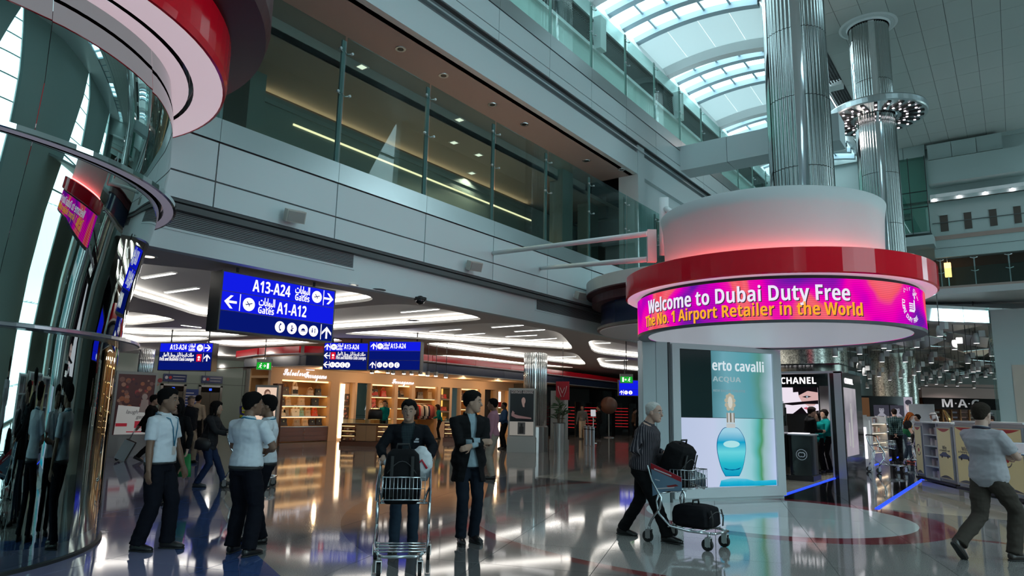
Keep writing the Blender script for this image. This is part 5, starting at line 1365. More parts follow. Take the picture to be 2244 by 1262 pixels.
DLB = [o for o in COL.objects if o.name.startswith('ceiling_downlight') and o.get('group') == 'lift lobby downlights']; number_left_to_right(DLB, 'round white downlight in the ceiling of the lift lobby')
lift(19.795, 'left lift doors')
lift(21.974, 'right lift doors')
t = thing('notice_board', 'blue notice board between the two lift doors', 'sign', (LX+.03, 20.860, 1.25))
MB().bx(0, .04, -.45, .45, 0, 1.0, mat('notice_blue', (.03, .06, .22), .4)).build('board', None, t)
for k in range(5): MB().bx(.04, .046, -.38, -.38+(.5+.2*(k % 2)), .12+.16*k, .17+.16*k, mat('sign_print_white', (.6, .6, .62), .5)).build('print', None, t)
# lit poster at the shop corner and the games poster
def art_lady(t, M):
    sk = emis('poster_woman', (.62, .40, .30), .9); dk_ = emis('poster_woman_dark', (.20, .10, .07), .8)
    face_shape(t, [disc(.42, 1.92, .11, 14, .14)], M, dk_, 'print', .001)
    face_shape(t, [disc(.44, 1.88, .075, 14, .11), [(.40, 1.78), (.50, 1.78), (.52, 1.6), (.38, 1.6)]], M, sk, 'print', .003)
    face_shape(t, [[(.25, 1.6), (.60, 1.62), (.66, 1.2), (.55, .7), (.62, .2), (.3, .2), (.34, .8), (.22, 1.2)]], M, emis('poster_dress', (.72, .56, .44), .9), 'print', .002)
    face_shape(t, [disc(.38, 1.18, .08, 10, .12), disc(.5, .5, .07, 10, .1)], M, dk_, 'print', .004)
p = Vector((-21.212,14.093,1.318)); q_ = Vector((-20.756,14.425,1.329)); r_ = q_-p; r_.z = 0
lightbox(p, r_, .80, 2.20, 0, 'tall glowing poster of a woman at the corner of the handbag shop', art_lady, .25, emis('poster_peach', (.85, .62, .48), .95))
MB().bx(-21.2, -20.9, 0, 0, 0, 0)
t = thing('brown_pillar', 'narrow dark brown pillar between the lit poster and the shelves', 'pillar', (-21.368,15.105,0.179)); t.location.z = 0
MB().bx(-.13, .13, -.13, .13, 0, 2.28, M_WOOD).build('shaft', None, t); MB().bx(-.14, .14, -.14, .14, 0, .1, M_DKBROWN).build('foot', None, t)
def art_games(t, M):
    random.seed(11)
    cs = [(.30, .04, .04), (.12, .03, .03), (.35, .12, .06), (.07, .02, .03), (.40, .20, .14), (.22, .10, .08)]
    for k in range(60):
        x, y = random.uniform(.12, 1.2), random.uniform(1.35, 2.2)
        face_shape(t, [disc(x, y, random.uniform(.03, .08), 7)], M, mat('crowd_%d' % (k % 6), cs[k % 6], .5, emit=.10), 'print', .0+.0004*(k % 9), .001)
    wh = mat('poster_paper', (.52, .52, .50), .5, emit=.32)
    face_shape(t, [[(.10, .62), (1.24, .62), (1.24, 1.12), (.75, 1.40), (.14, 1.45)]], M, wh, 'print', .005)
    face_shape(t, [disc(.82, 1.70, .08, 10, .09), [(.7, 1.25), (.96, 1.25), (.93, 1.62), (.74, 1.62)]], M, mat('poster_figure', (.55, .42, .38), .5), 'print', .008)
    letter(t, 'laugh', .16, M, .52, 1.26, mat('poster_ink', (.1, .1, .11), .5), 0, z=.008, shear=.2)
    letter(t, 'game', .15, M, .80, 1.12, mat('poster_ink', (.1, .1, .11), .5), 0, z=.008, shear=.2)
    rd = mat('poster_red', (.45, .02, .04), .5, emit=.3)
    face_shape(t, [rect(.12, .85, .42, .94), rect(.62, .80, .80, 1.0), rect(.42, .68, .84, .71)], M, rd, 'print', .008)
p = Vector((-20.859,9.324,1.288)); q_ = Vector((-20.708,10.439,1.299)); r_ = q_-p; r_.z = 0
lightbox(p, r_, r_.length, 2.42, .55, 'red crowd poster light box stand at the far left', art_games, .3, mat('poster_base_red', (.12, .03, .03), .4))
# rope stand and reception by the dark shop
a = (-16.553,29.417,1.526)
t = thing('sign_post', 'slim stand with a white card in front of the dark shop', 'sign', (a[0], a[1], 0))
MB().lathe([(0, 0), (.18, 0), (.18, .02), (.02, .04), (.02, 1.25)], n=14, m=M_STEEL).build('stand', None, t)
MB().box((0, 0, 1.42), (.24, .02, .32), emis('card_white', (.8, .8, .85), .6), rot=Euler((radians(-15), 0, radians(35))).to_matrix()).build('card', None, t)
for i, px in enumerate(((-15.749,27.286,0.000), (-15.458,27.104,0.000), (-15.174,26.926,0.000))):
    t = thing('chrome_post', 'short chrome bollard post, %s of the three before the dark shop' % ('left', 'middle', 'right')[i], 'post', px)
    MB().lathe([(0, 0), (.10, 0), (.10, .02), (.085, .04), (.085, .82), (.09, .86), (0, .88)], n=14, m=mat('dull_chrome', (.34, .34, .36), .3, metal=1)).build('shaft', None, t)
    MB().lathe([(.086, .7), (.092, .7), (.092, .74), (.086, .74)], n=14, m=M_BLACK).build('band', None, t)

# ================================================================ duty free hall on the right
M_SHARD = mat('mirror_shard', (.62, .70, .69), .20, metal=1)
M_DFCEIL = mat('dark_ceiling', (.34, .38, .38), .5)
dc = struct(MB().bx(-9.0, 13, 19.6, FY-.5, 4.55, 4.7, M_DFCEIL).build('ceiling_6'))
# front mirrored fascia of that ceiling
t = thing('mirror_fascia', 'tilted mirror band reflecting the skylight at the front of the hall ceiling', 'fascia')
m_ = mat('bright_mirror', (.9, .95, .96), .03, metal=1); fa, fc = Vector((-1.75, 20.55, 4.47)), Vector((.75, 21.58, 4.28))
for k in range(3):
    a, c = fa.lerp(fc, k/3), fa.lerp(fc, (k+1)/3-.004)
    MB().add([a-Vector((0, 0, .42-.02*k)), c-Vector((0, 0, .41-.02*k)), c, a], [(0, 1, 2, 3)], m_).build('mirror_panel', None, t)
u_ = Vector((-.38, .92, 0))*.03
MB().add([fa+u_, fc+u_, fc+u_*14-Vector((0, 0, -.25)), fa+u_*14+Vector((0, 0, .1)), fa+u_-Vector((0, 0, .43)), fc+u_-Vector((0, 0, .40)), fc+u_*14-Vector((0, 0, .40)), fa+u_*14-Vector((0, 0, .43))], [(0, 1, 2, 3), (4, 7, 6, 5), (0, 4, 5, 1), (2, 6, 7, 3), (1, 5, 6, 2), (0, 3, 7, 4)], M_DFCEIL).build('backing', None, t)
random.seed(21)
for j in range(17):
    for i in range(8):
        x = -5.6+i*1.5+random.uniform(-.12, .12); y = 20.6+j*2.0+random.uniform(-.15, .15); z = 4.16+random.uniform(-.10, .16)
        if (x < -2.6 and y < 24.2) or hypot(x+5.33, y-24) < 2.0 or hypot(x+4.66, y-21) < 1.8 or hypot(x+4.5, y-36.2) < 1.8 or x > .6+.03*y or (y < 22.6 and x > -2.6): continue
        a = random.uniform(0, 2*pi); R_ = random.uniform(.74, .88); k = random.choice((3, 4))
        tilt = Vector((random.uniform(-.22, .22), random.uniform(-.28, .28)))
        vs = []
        for q in range(k):
            b_ = a+2*pi*q/k; p = Vector((R_*cos(b_), R_*sin(b_)*1.15)); vs.append((p.x, p.y*1.2, p.dot(tilt)*.9))
        o = thing('mirror_shard', 'angled mirror shard hanging under the dark hall ceiling', 'ceiling panel', (x, y, z), 0, 'mirror shards under the hall ceiling')
        MB().add(vs+[(a_, b_, c_+.02) for a_, b_, c_ in vs], [tuple(range(k)), tuple(reversed(range(k, 2*k)))]+[(q, (q+1) % k, k+(q+1) % k, k+q) for q in range(k)], M_SHARD).build('mirror_plate', None, o)
        MB().tube([(0, 0, .02), (0, 0, 4.55-z)], .01, 5, M_SGK).build('hanger', None, o)
M_SPOTB = mat('spot_body', (.34, .36, .36), .4)
spot0 = thing('track_spotlight', 'grey box spotlight hanging among the mirror shards', 'light', (0, 0, 0), 0, 'spotlights among the mirror shards')
MB().tube([(0, 0, 0), (0, 0, .16), (0, 0, .26)], [.075, .075, .045], 10, M_SPOTB).build('head', None, spot0)
MB().lathe([(0, -.004), (.062, -.004), (.068, .01)], n=12, m=emis('hall_spot_lens', (1, .95, .97), 2.5)).build('lens', None, spot0)
MB().bx(.06, .2, -.06, .06, .16, .32, M_SPOTB).build('gear_box', None, spot0)
st_ = MB().tube([(0, 0, 0), (0, 0, 1)], .012, 5, M_SGK).build('stem', None, spot0, (0, 0, .26))
first = True
SPX = [(-1.365,19.356,3.508), (-0.708,21.104,3.469), (-2.709,20.294,3.342), (-2.665,20.834,3.323), (-3.326,20.498,3.219), (-2.031,21.030,3.403), (-3.891,20.224,3.153), (-1.262,22.344,3.421), (-3.087,22.578,3.139), (-2.537,22.978,3.152), (-4.025,23.172,3.030), (-1.973,24.014,3.180), (-0.462,23.831,3.330), (-1.090,24.660,3.188), (-2.473,25.572,3.011), (-1.747,26.094,3.058), (-1.051,26.609,3.032), (-0.939,27.307,3.097), (-4.195,25.557,3.064), (-3.998,28.234,2.991), (-3.490,29.860,3.011), (-2.957,28.981,3.066), (-2.933,31.530,2.993), (-2.667,31.713,3.053), (-2.282,30.732,3.075), (-1.957,32.237,3.035), (-1.861,34.824,3.032), (-1.513,32.541,3.135), (-1.405,35.148,3.082), (-4.235,26.806,2.973), (-4.446,29.172,2.953), (-3.737,34.708,3.036), (-4.129,31.908,3.017), (-3.360,37.508,2.999), (-2.882,36.594,3.026), (-2.702,39.240,3.039), (-5.613,33.385,2.792), (-5.420,34.784,2.800), (-2.258,39.564,3.051), (-1.656,41.269,3.022), (-0.914,32.972,3.168), (-0.659,30.635,3.205), (-0.653,34.424,3.159), (-3.991,40.830,2.960), (-3.991,35.761,3.120)]
for p in SPX:
    o = spot0 if first else dup(spot0); first = False
    o.location = p; o.rotation_euler.z = random.uniform(-1, 1)
    for ch in o.children:
        if ch.name.startswith('stem'): ch.scale.z = max(.05, 4.56-p[2]-.26)
SPO = sorted([o for o in COL.objects if o.get('group') == 'spotlights among the mirror shards'], key=lambda o: Vector(o.location).length)
for r_ in range(0, len(SPO), 9):
    row = SPO[r_:r_+9]; number_left_to_right(row, 'grey box spotlight among mirror shards, %s row from the front' % ORD[r_//9])
for x, y in ((-1, 22), (0.5, 28), (-5, 26), (1, 36), (-6, 30), (-2, 44), (-.5, 17)):
    lamp_or_fill_at((x, y, 4.0), 420 if y > 20 else 160, (1, .94, .91), .05, True)
lamp_or_fill_at((-4.75, 20.6, 2.80), 170, (1, .96, .94), .05, True)  # fill spot added inside the booth to brighten the saleswoman
# black booth with white lettering
BY = 19.4; BB = 22.0; BK_ = BB/BY       # front frame and back wall of the booth
MFR = frame((-6.2, BY, 0), (1, 0, 0), (0, -1, 0))
MBK = frame((-6.2*BK_, BB, 1.62-1.62*BK_), (1, 0, 0), (0, -1, 0)) @ Matrix.Diagonal((BK_, BK_, 1, 1))
bo = thing('cosmetics_booth', 'black cosmetics booth wall with white lettering and a portrait screen', 'booth')
fbox(0, 2.40, .20, 2.66, -.25, 0, MBK, M_BLACK).build('wall_panel', None, bo)
M_SILV = mat('booth_silver', (.46, .48, .50), .3, metal=.4)
fbox(2.40, 2.58, 0, 2.70, -.3, .02, MFR, M_SILV).build('corner_post', None, bo)
fbox(0, 2.58, 2.66, 2.72, -.3, .02, MFR, M_SILV).build('top_rail', None, bo); fbox(0, 2.55, 2.88, 2.92, -2.9, .0, MFR, M_BLACK).build('canopy', None, bo)
fbox(2.04, 2.31, .21, 2.33, 0, .012, MBK, mat('booth_pale', (.42, .41, .42), .4)).build('pale_panel', None, bo)
M_BTX = emis('booth_letter', (1, .96, 1), 1.5)
letter(bo, 'CHANEL', .24, MBK, 1.52, 2.46, M_BTX, .008, z=.008, width=.90)
M_FACE = emis('portrait_white', (.85, .76, .86), 1.0); M_INK = emis('portrait_black', (.012, .008, .012), .5); M_SKIN = emis('portrait_skin', (.72, .45, .44), .9)
fbox(.6, 2.0, 1.60, 2.29, 0, .012, MBK, M_FACE).build('portrait_screen', None, bo)
MPX = MBK @ Matrix.Translation((.6, 1.60, .01))
face_shape(bo, [[(.90, .69), (1.40, .69), (1.40, .32), (1.30, .22), (1.15, .2), (1.0, .30), (.92, .45)]], MPX, M_SKIN, 'screen_picture', .004)
face_shape(bo, [[(.90, .69), (1.40, .69), (1.40, .56), (1.15, .60), (.92, .48)], [(.78, .56), (1.40, .62), (1.40, .69), (.78, .69)], [(.40, .26), (1.40, .36), (1.40, .26), (1.1, .26), (.75, .22)], [(.75, 0), (.98, .18), (1.10, .02), (1.4, .1), (1.4, 0)], [(1.0, .44), (1.12, .48), (1.24, .45), (1.12, .415)]], MPX, M_INK, 'screen_picture', .008)
face_shape(bo, [[(1.02, .15), (1.10, .18), (1.18, .15), (1.10, .11)]], MPX, emis('portrait_lips', (.6, .12, .18), .9), 'screen_picture', .010)
face_shape(bo, [disc(1.13, .447, .028, 10)], MPX, emis('portrait_eye', (.35, .42, .5), .9), 'screen_picture', .012)
MSD = frame((-3.60, BY, 0), (0, 1, 0), (1, 0, 0))
fbox(0, 2.6, 0, 2.70, -.3, 0, MSD, M_BLACK).build('side_wall', None, bo)
fbox(.12, 1.65, .55, 2.30, 0, .012, MSD, grad_mat('side_poster', MSD, [(0, (.50, .48, .52)), (.4, (.62, .55, .66)), (.7, (.40, .38, .44)), (1, (.7, .66, .72))], .6, 1, .5, 2.3, 2)).build('side_poster', None, bo)
face_shape(bo, [rect(.75, .75, .95, 1.75), rect(.80, 1.75, .90, 1.9), rect(.45, .8, .58, 1.4)], MSD, emis('side_bottle', (.60, .60, .60), .7), 'print', .014)
letter(bo, 'CHANEL', .20, MSD, .85, 2.47, M_BTX, .006, z=.008, width=1.1)
fbox(0, 1.75, 0, 2.72, -.02, .02, MSD @ Matrix.Translation((0, 0, -.32)), M_SILV).build('back_panel', None, bo)
# stepped black product stand and counter
def products(parent, x0, x1, y0, y1, z, seed, n, hmin, hmax):
    random.seed(seed); cs = ((.75, .70, .66), (.62, .50, .34), (.08, .08, .09), (.5, .5, .55), (.7, .6, .55))
    for k in range(n):
        x = x0+(x1-x0)*(k+.5)/n; w = (x1-x0)/n*.36; h = random.uniform(hmin, hmax); y = random.uniform(y0, y1)
        c = k % 5
        MB().bx(x-w, x+w, y-.03, y+.03, z, z+h, mat('product_%d' % c, cs[c], .35)).build('product', None, parent)
t = thing('product_stand', 'stepped black shelf stand of small cosmetics before the black booth', 'shelf', (-5.02, 17.9, 0))
for k, z in enumerate((.30, .62, .95, 1.28)):
    d = MB().bx(-.52, .28, -.35+.02*k, .3, z-.03, z, M_BLACK).build('shelf', None, t); products(d, -.48, .25, -.30, -.12, z, 40+k, 7, .05, .20)
    MB().bx(-.3, -.02, -.36, -.345, z, z+.09, mat('price_card', (.75, .76, .78), .5)).build('price_card', None, d)
MB().bx(-.55, -.5, -.35, .35, .1, 1.75, M_BLACK).build('side_panel', None, t); MB().bx(.27, .32, -.35, .35, .1, 1.3, M_BLACK).build('side_panel', None, t)
MB().bx(-.55, .30, .3, .35, .1, 1.75, M_BLACK).build('back_panel', None, t)
MB().bx(-.6, .32, -.45, .4, .0, .10, M_BLACKM).build('plinth', None, t); MB().bx(-.6, .32, -.47, -.4, .14, .18, M_SILV).build('trim', None, t)
MB().bx(-.55, .28, -.2, .35, 1.55, 1.85, M_BLACK).build('header', None, t)
letter(t, 'CHANEL', .16, frame((-.30, -.2, 1.66), (1, 0, 0), (0, -1, 0)), 0, 0, M_BTX, .004, z=.004, width=.5)
MB().bx(-.2, .28, -.1, .2, 1.86, 1.90, M_WHITEP).build('tray', None, t); products(t, -.2, .28, .0, .1, 1.90, 5, 5, .06, .14)
t = thing('booth_counter', 'black gloss counter with a round white emblem before the booth', 'counter', (-4.34, 18.4, 0))
MB().bx(-.30, .20, -.35, .35, .12, 1.08, M_BLACK).build('body', None, t); MB().bx(-.34, .24, -.4, .4, 0, .12, M_BLACKM).build('plinth', None, t)
MB().bx(-.33, .23, -.38, .38, 1.08, 1.11, M_SILV).build('top', None, t); MB().bx(-.36, .05, -.2, .3, 1.111, 1.13, emis('light_tray', (.9, .88, 1), 1.2)).build('light_tray', None, t)
MC = frame((-.02, -.35, .62), (1, 0, 0), (0, -1, 0)); M_EMB = mat('emblem_white', (.7, .7, .72), .4)
def ringp(cx, cy, r, w, a0, a1, n=20):
    p = [(cx+r*cos(a0+(a1-a0)*i/n), cy+r*sin(a0+(a1-a0)*i/n)) for i in range(n+1)]; q = [(cx+(r-w)*cos(a0+(a1-a0)*i/n), cy+(r-w)*sin(a0+(a1-a0)*i/n)) for i in range(n+1)]
    return [[p[i], p[i+1], q[i+1], q[i]] for i in range(n)]
face_shape(t, ringp(0, 0, .13, .012, 0, 2*pi)+ringp(-.025, 0, .06, .018, radians(50), radians(310))+ringp(.025, 0, .06, .018, radians(-130), radians(130)), MC, M_EMB, 'emblem', .003)
# white promotion displays with yellow posters
M_DISP = mat('display_white', (.58, .60, .60), .35)
M_YEL = mat('poster_yellow', (.44, .40, .21), .35, emit=.08, ecol=(.9, .8, .45))
M_RLAB = mat('label_red', (.40, .02, .03), .4); M_INKB = mat('poster_ink', (.1, .1, .11), .5)
def poster_panel(t, M, x0, x1, z0, z1, kind):
    fbox(x0, x1, z0, z1, -.03, .012, M, mat('display_grey_frame', (.25, .28, .30), .3)).build('poster_frame', None, t)
    w = x1-x0; fbox(x0+.03, x1-.03, z0+.03, z1-.03, .012, .016, M, M_YEL).build('poster', None, t); cx = (x0+x1)/2
    put(t, M, [[(x0+.05+(w-.1)*i/8, z1-.04-(.07*sin(pi*i/8))) for i in range(9)]], M_RLAB, 'print', .017)
    put(t, M, [[(x0+.05+(w-.1)*i/8, z0+.04+(.06*sin(pi*i/8))) for i in range(9)]], M_INKB, 'print', .017)
    if kind == 'car':
        letter(t, 'Win', .11, M, cx, z0+(z1-z0)*.60, M_INKB, .003, z=.018, depth=.001); letter(t, 'a luxury car', .06, M, cx, z0+(z1-z0)*.55, M_INKB, .001, z=.018, depth=.001, width=w*.7)
        c = z0+(z1-z0)*.46
        put(t, M, [[(cx-.36*w, c-.03), (cx+.36*w, c-.03), (cx+.37*w, c+.01), (cx+.2*w, c+.03), (cx+.08*w, c+.07), (cx-.14*w, c+.07), (cx-.25*w, c+.03), (cx-.37*w, c+.01)]], mat('print_car_blue', (.05, .08, .16), .4), 'print', .018)
        put(t, M, [disc(cx-.2*w, c-.03, .03, 10), disc(cx+.2*w, c-.03, .03, 10)], M_BLACKM, 'print', .02)
    else:
        c = z0+(z1-z0)*.5; put(t, M, ringp(cx, c, min(.13, w*.4), .02, radians(20), radians(160), 8)+ringp(cx, c, min(.13, w*.4), .02, radians(200), radians(340), 8), M_INKB, 'print', .018)
        put(t, M, [disc(cx, c, .045, 10)], M_RLAB, 'print', .018)
def display(lab, A, B, panels, h=1.45, D_=.7):
    A, B = Vector(A), Vector(B); r = (B-A).normalized(); n = Vector((r.y, -r.x, 0)); L_ = (B-A).length; M = frame((A.x, A.y, 0), r, n)
    t = thing('promotion_display', lab, 'display')
    fbox(.06, L_-.06, 0, .12, -D_+.06, -.06, M, M_DISP).build('plinth', None, t)
    fbox(-.03, L_+.03, .17, .22, -D_, .03, M, M_BLACKM).build('skirting', None, t)
    fbox(0, L_, .12, h, -D_, -.28, M, M_DISP).build('body', None, t); fbox(-.02, L_+.02, h, h+.03, -D_-.02, .02, M, M_DISP).build('top', None, t)
    for kind, a, c in panels:
        if kind == 'shelf':
            for k, z in enumerate((.24, .50, .72, .95, 1.2)):
                s_ = fbox(a, c, z-.02, z, -.28, -.01, M, M_DISP).build('shelf', None, t)
                for q in range(3):
                    x = a+(c-a)*(q+.5)/3; fbox(x-.055, x+.055, z, z+.13+.03*((q+k) % 2), -.2, -.12, M, mat('box_%d' % ((q+k) % 3), ((.70, .66, .66), (.60, .50, .48), (.35, .33, .36))[(q+k) % 3], .4)).build('product', None, s_)
            for x in (a, c): fbox(x-.012, x+.012, .22, h, -.28, 0, M, M_DISP).build('side', None, t)
        else:
            fbox(a, c, .22, h, -.28, -.03, M, M_DISP).build('panel', None, t); poster_panel(t, M, a+.03, c-.03, .27, h-.06, kind)
    return t
display('white display with yellow posters at the edge of the black aisle', (-2.05, 19.2, 0), (-1.16, 17.35, 0), (('logo', 0, .48), ('shelf', .50, 1.25), ('car', 1.27, 2.05)))
display('white display with yellow posters behind the man with the tablet', (-1.10, 17.0, 0), (.05, 15.1, 0), (('car', 0, .72), ('shelf', .74, 1.2), ('logo', 1.22, 2.22)), 1.50)
display('white display with open shelves cut by the right edge of the picture', (.20, 14.75, 0), (.85, 13.7, 0), (('shelf', 0, .6), ('shelf', .62, 1.22)), 1.46)
# dark fixture with portraits, lit shelves, white panel
a, c = Vector((-5.093,30.520,0.339)), Vector((-3.361,31.780,0.382)); a.z = c.z = 0; r_ = (c-a).normalized()
M = frame(a, r_, Vector((r_.y, -r_.x, 0))); wd = (c-a).length
t = thing('portrait_fixture', 'black shop fixture with black and white portraits over lit shelves', 'shelf')
fbox(0, wd, 0, 2.35, -.6, 0, M, M_BLACK).build('body', None, t)
M_P1 = emis('portrait_grey', (.34, .34, .40), .8); M_P2 = emis('portrait_dim', (.05, .05, .07), .8)
for x0, x1 in ((.55*wd/2.1, 1.15*wd/2.1), (1.2*wd/2.1, 1.72*wd/2.1)):
    fbox(x0, x1, 1.55, 2.0, 0, .01, M, M_P2).build('portrait', None, t); cx = (x0+x1)/2
    face_shape(t, [disc(cx, 1.80, .10, 12, .15), [(cx-.2, 1.56), (cx+.2, 1.56), (cx+.08, 1.68), (cx-.08, 1.68)]], M, M_P1, 'print', .012)
    face_shape(t, [disc(cx, 1.92, .12, 10, .06), rect(cx-.07, 1.81, cx-.02, 1.83), rect(cx+.02, 1.81, cx+.07, 1.83)], M, M_P2, 'print', .015)
fbox(wd-.36, wd-.02, 1.2, 2.33, 0, .01, M, emis('portrait_light', (.45, .42, .5), .8)).build('portrait', None, t)
face_shape(t, [disc(wd-.19, 1.95, .11, 12, .2)], M, emis('portrait_face', (.62, .52, .52), .9), 'print', .012)
face_shape(t, [disc(wd-.19, 2.12, .13, 12, .11), [(wd-.34, 1.2), (wd-.04, 1.2), (wd-.08, 1.68), (wd-.30, 1.68)], rect(wd-.27, 1.98, wd-.21, 2.0), rect(wd-.17, 1.98, wd-.11, 2.0)], M, M_P2, 'print', .015)
for z in (1.0, 1.28, 1.45):
    s_ = fbox(.5, wd-.4, z-.02, z, 0, .2, M, M_BLACK).build('shelf', None, t); fbox(.5, wd-.4, z-.035, z-.022, .17, .19, M, emis('cool_strip', (.8, .85, 1), 4)).build('light_strip', None, s_)
    for q in range(9): x = .56+q*(wd-1.0)/9; fbox(x, x+.08, z, z+.12, .05, .12, M, mat('box_%d' % (q % 3), ((.70, .66, .66), (.60, .50, .48), (.35, .33, .36))[q % 3], .4)).build('product', None, s_)
face_shape(t, [[(.08, 1.3), (.4, 1.3), (.4, 2.28), (.08, 2.28)]], M, emis('warm_panel', (.12, .06, .03), .8), 'print', .004)
def lit_rack(lab, px0, px1, d0, h, zs, warm):
    a, c = Vector(px0), Vector(px1); a.z = c.z = 0; r_ = (c-a).normalized(); M = frame(a, r_, Vector((r_.y, -r_.x, 0))); w = (c-a).length
    t = thing('perfume_rack', lab, 'shelf'); fbox(0, w, 0, h, -.5, -.42, M, M_DISP).build('back', None, t)
    for x in (0, w): fbox(x-.03, x+.03, 0, h, -.5, 0, M, M_DISP).build('side', None, t)
    for k, z in enumerate(zs):
        s_ = fbox(0, w, z-.03, z, -.45, 0, M, M_DISP).build('shelf', None, t)
        fbox(.04, w-.04, z-.045, z-.032, -.1, -.05, M, emis('rack_strip_%s' % warm, (1, .75, .5) if warm else (.85, .9, 1), 4)).build('light_strip', None, s_)
        for q in range(7): x = .05+q*(w-.1)/7; fbox(x, x+(w-.1)/7*.75, z, z+.13+.04*(q % 2), -.35, -.2, M, mat('perfume_%d' % ((q*3+k) % 4), ((.62, .36, .30), (.65, .58, .52), (.20, .12, .12), (.55, .50, .60))[(q*3+k) % 4], .35)).build('product', None, s_)
    return t
lit_rack('lit white rack of perfume boxes left of the man in the plaid shirt', (-3.779,24.565,0.325), (-3.631,26.572,0.275), 0, 1.55, (.45, .75, 1.05, 1.35), True)
lit_rack('slim white tester rack beside the poster corner of the black booth', (-3.935,23.210,0.243), (-3.901,24.492,0.251), 0, 1.6, (.5, .9, 1.25), False)
t = thing('light_pillar', 'slim white pillar with a bright strip beside the perfume rack', 'pillar', (-3.686,22.750,0.306)); t.location.z = 0
MB().bx(-.13, .13, -.1, .1, 0, 1.45, M_DISP).build('shaft', None, t); MB().bx(-.05, .05, -.112, -.1, .35, 1.25, emis('pillar_strip', (.9, .85, .95), 1.6)).build('light_strip', None, t)
t = thing('white_partition', 'plain pale partition panel beside the portrait fixture', 'partition', (-2.977,30.773,0.519)); t.location.z = 0
MB().bx(-.42, .42, -.06, .06, 0, 2.05, mat('pale_partition', (.50, .56, .60), .4)).build('panel', None, t); MB().bx(-.46, .46, -.12, .12, 0, .06, M_SILV).build('foot', None, t)
# make-up shop at the back
a, c = Vector((-4.075,45.204,-0.106)), Vector((-0.809,47.607,-0.149)); a.z = c.z = 0; r_ = (c-a).normalized()
M = frame(a, r_, Vector((r_.y, -r_.x, 0))); wd = (c-a).length
t = thing('makeup_shop', 'black fronted make-up shop with silver letters at the back of the hall', 'shop')
fbox(0, wd, 0, 3.0, -1.6, -1.5, M, M_WOOD).build('back_wall', None, t); fbox(-.2, wd+.2, 2.0, 2.62, -.1, 0, M, M_BLACK).build('sign_board', None, t)
fbox(-.3, wd+.3, 2.62, 3.4, -.2, .05, M, mat('pink_beige', (.42, .32, .30), .5)).build('header', None, t)
fbox(-.3, wd+.3, 3.2, 3.24, .05, .07, M, M_GAP).build('header_joint', None, t)
letter(t, 'M\u00b7A\u00b7C', .62, M, 1.85, 2.3, mat('silver_letter', (.62, .62, .66), .3), 0, z=.01, width=2.1)
for k in range(8):
    x = .1+k*wd/8; fbox(x, x+.07, 0, 2.0, -.6, -.5, M, mat('copper_post', (.36, .18, .08), .3, metal=.5)).build('post', None, t)
    for z in (.9, 1.2, 1.5, 1.78):
        s_ = fbox(x+.1, x+wd/8-.02, z-.02, z, -.9, -.6, M, M_BLACK).build('shelf', None, t); fbox(x+.12, x+wd/8-.04, z, z+.1, -.8, -.7, M, mat('perfume_%d' % (k % 4), (.5, .3, .3), .3)).build('product', None, s_)
t = thing('cosmetics_counter', 'low white counter with pale lettering before the make-up shop', 'counter', (-1.769,33.988,1.388)); t.location.z = 0
MB().bx(-1.0, 1.0, -.4, .4, 0, 1.15, M_DISP).build('body', None, t); MB().bx(-1.05, 1.05, -.45, .45, 1.15, 1.2, mat('counter_top_lit', (.8, .82, .85), .2)).build('top', None, t)
MB().bx(-.95, .95, -.42, -.405, .98, 1.12, emis('counter_band', (.75, .82, .9), .8)).build('light_band', None, t)
letter(t, 'LANCOME', .12, frame((-.1, -.42, 1.05), (1, 0, 0), (0, -1, 0)), 0, 0, M_INKB, .004, z=.004, width=1.0)
t = thing('perfume_statue', 'golden tilted bottle ornament standing on the white counter', 'ornament', (-2.281,33.537,1.742)); t.location.z = 1.2
MB().tube([(0, 0, 0), (-.05, 0, .35), (-.16, 0, .62), (-.2, 0, .68)], [.06, .09, .05, .02], 10, mat('gold_bottle', (.75, .48, .20), .15, metal=.8)).build('bottle', None, t)
MB().lathe([(0, 0), (.1, 0), (.1, .02), (0, .02)], n=12, m=M_BLACK).build('foot', None, t)
# glass edged pillar at the right edge
t = thing('glass_pillar', 'pale green pillar with glass edges at the right edge of the picture', 'pillar', (-0.080,21.371,1.448)); t.location.z = 0
MB().bx(-.28, .6, -.3, .3, 0, 4.3, mat('pillar_teal', (.36, .44, .44), .35)).build('shaft', None, t)
for x in (-.34, -.30): MB().bx(x-.012, x+.012, -.34, .34, 0, 4.35, M_CLEAR).build('glass_edge', None, t)
MB().bx(.05, .62, -.32, -.3, 1.45, 2.9, mat('pillar_beige', (.45, .40, .34), .5)).build('beige_panel', None, t)

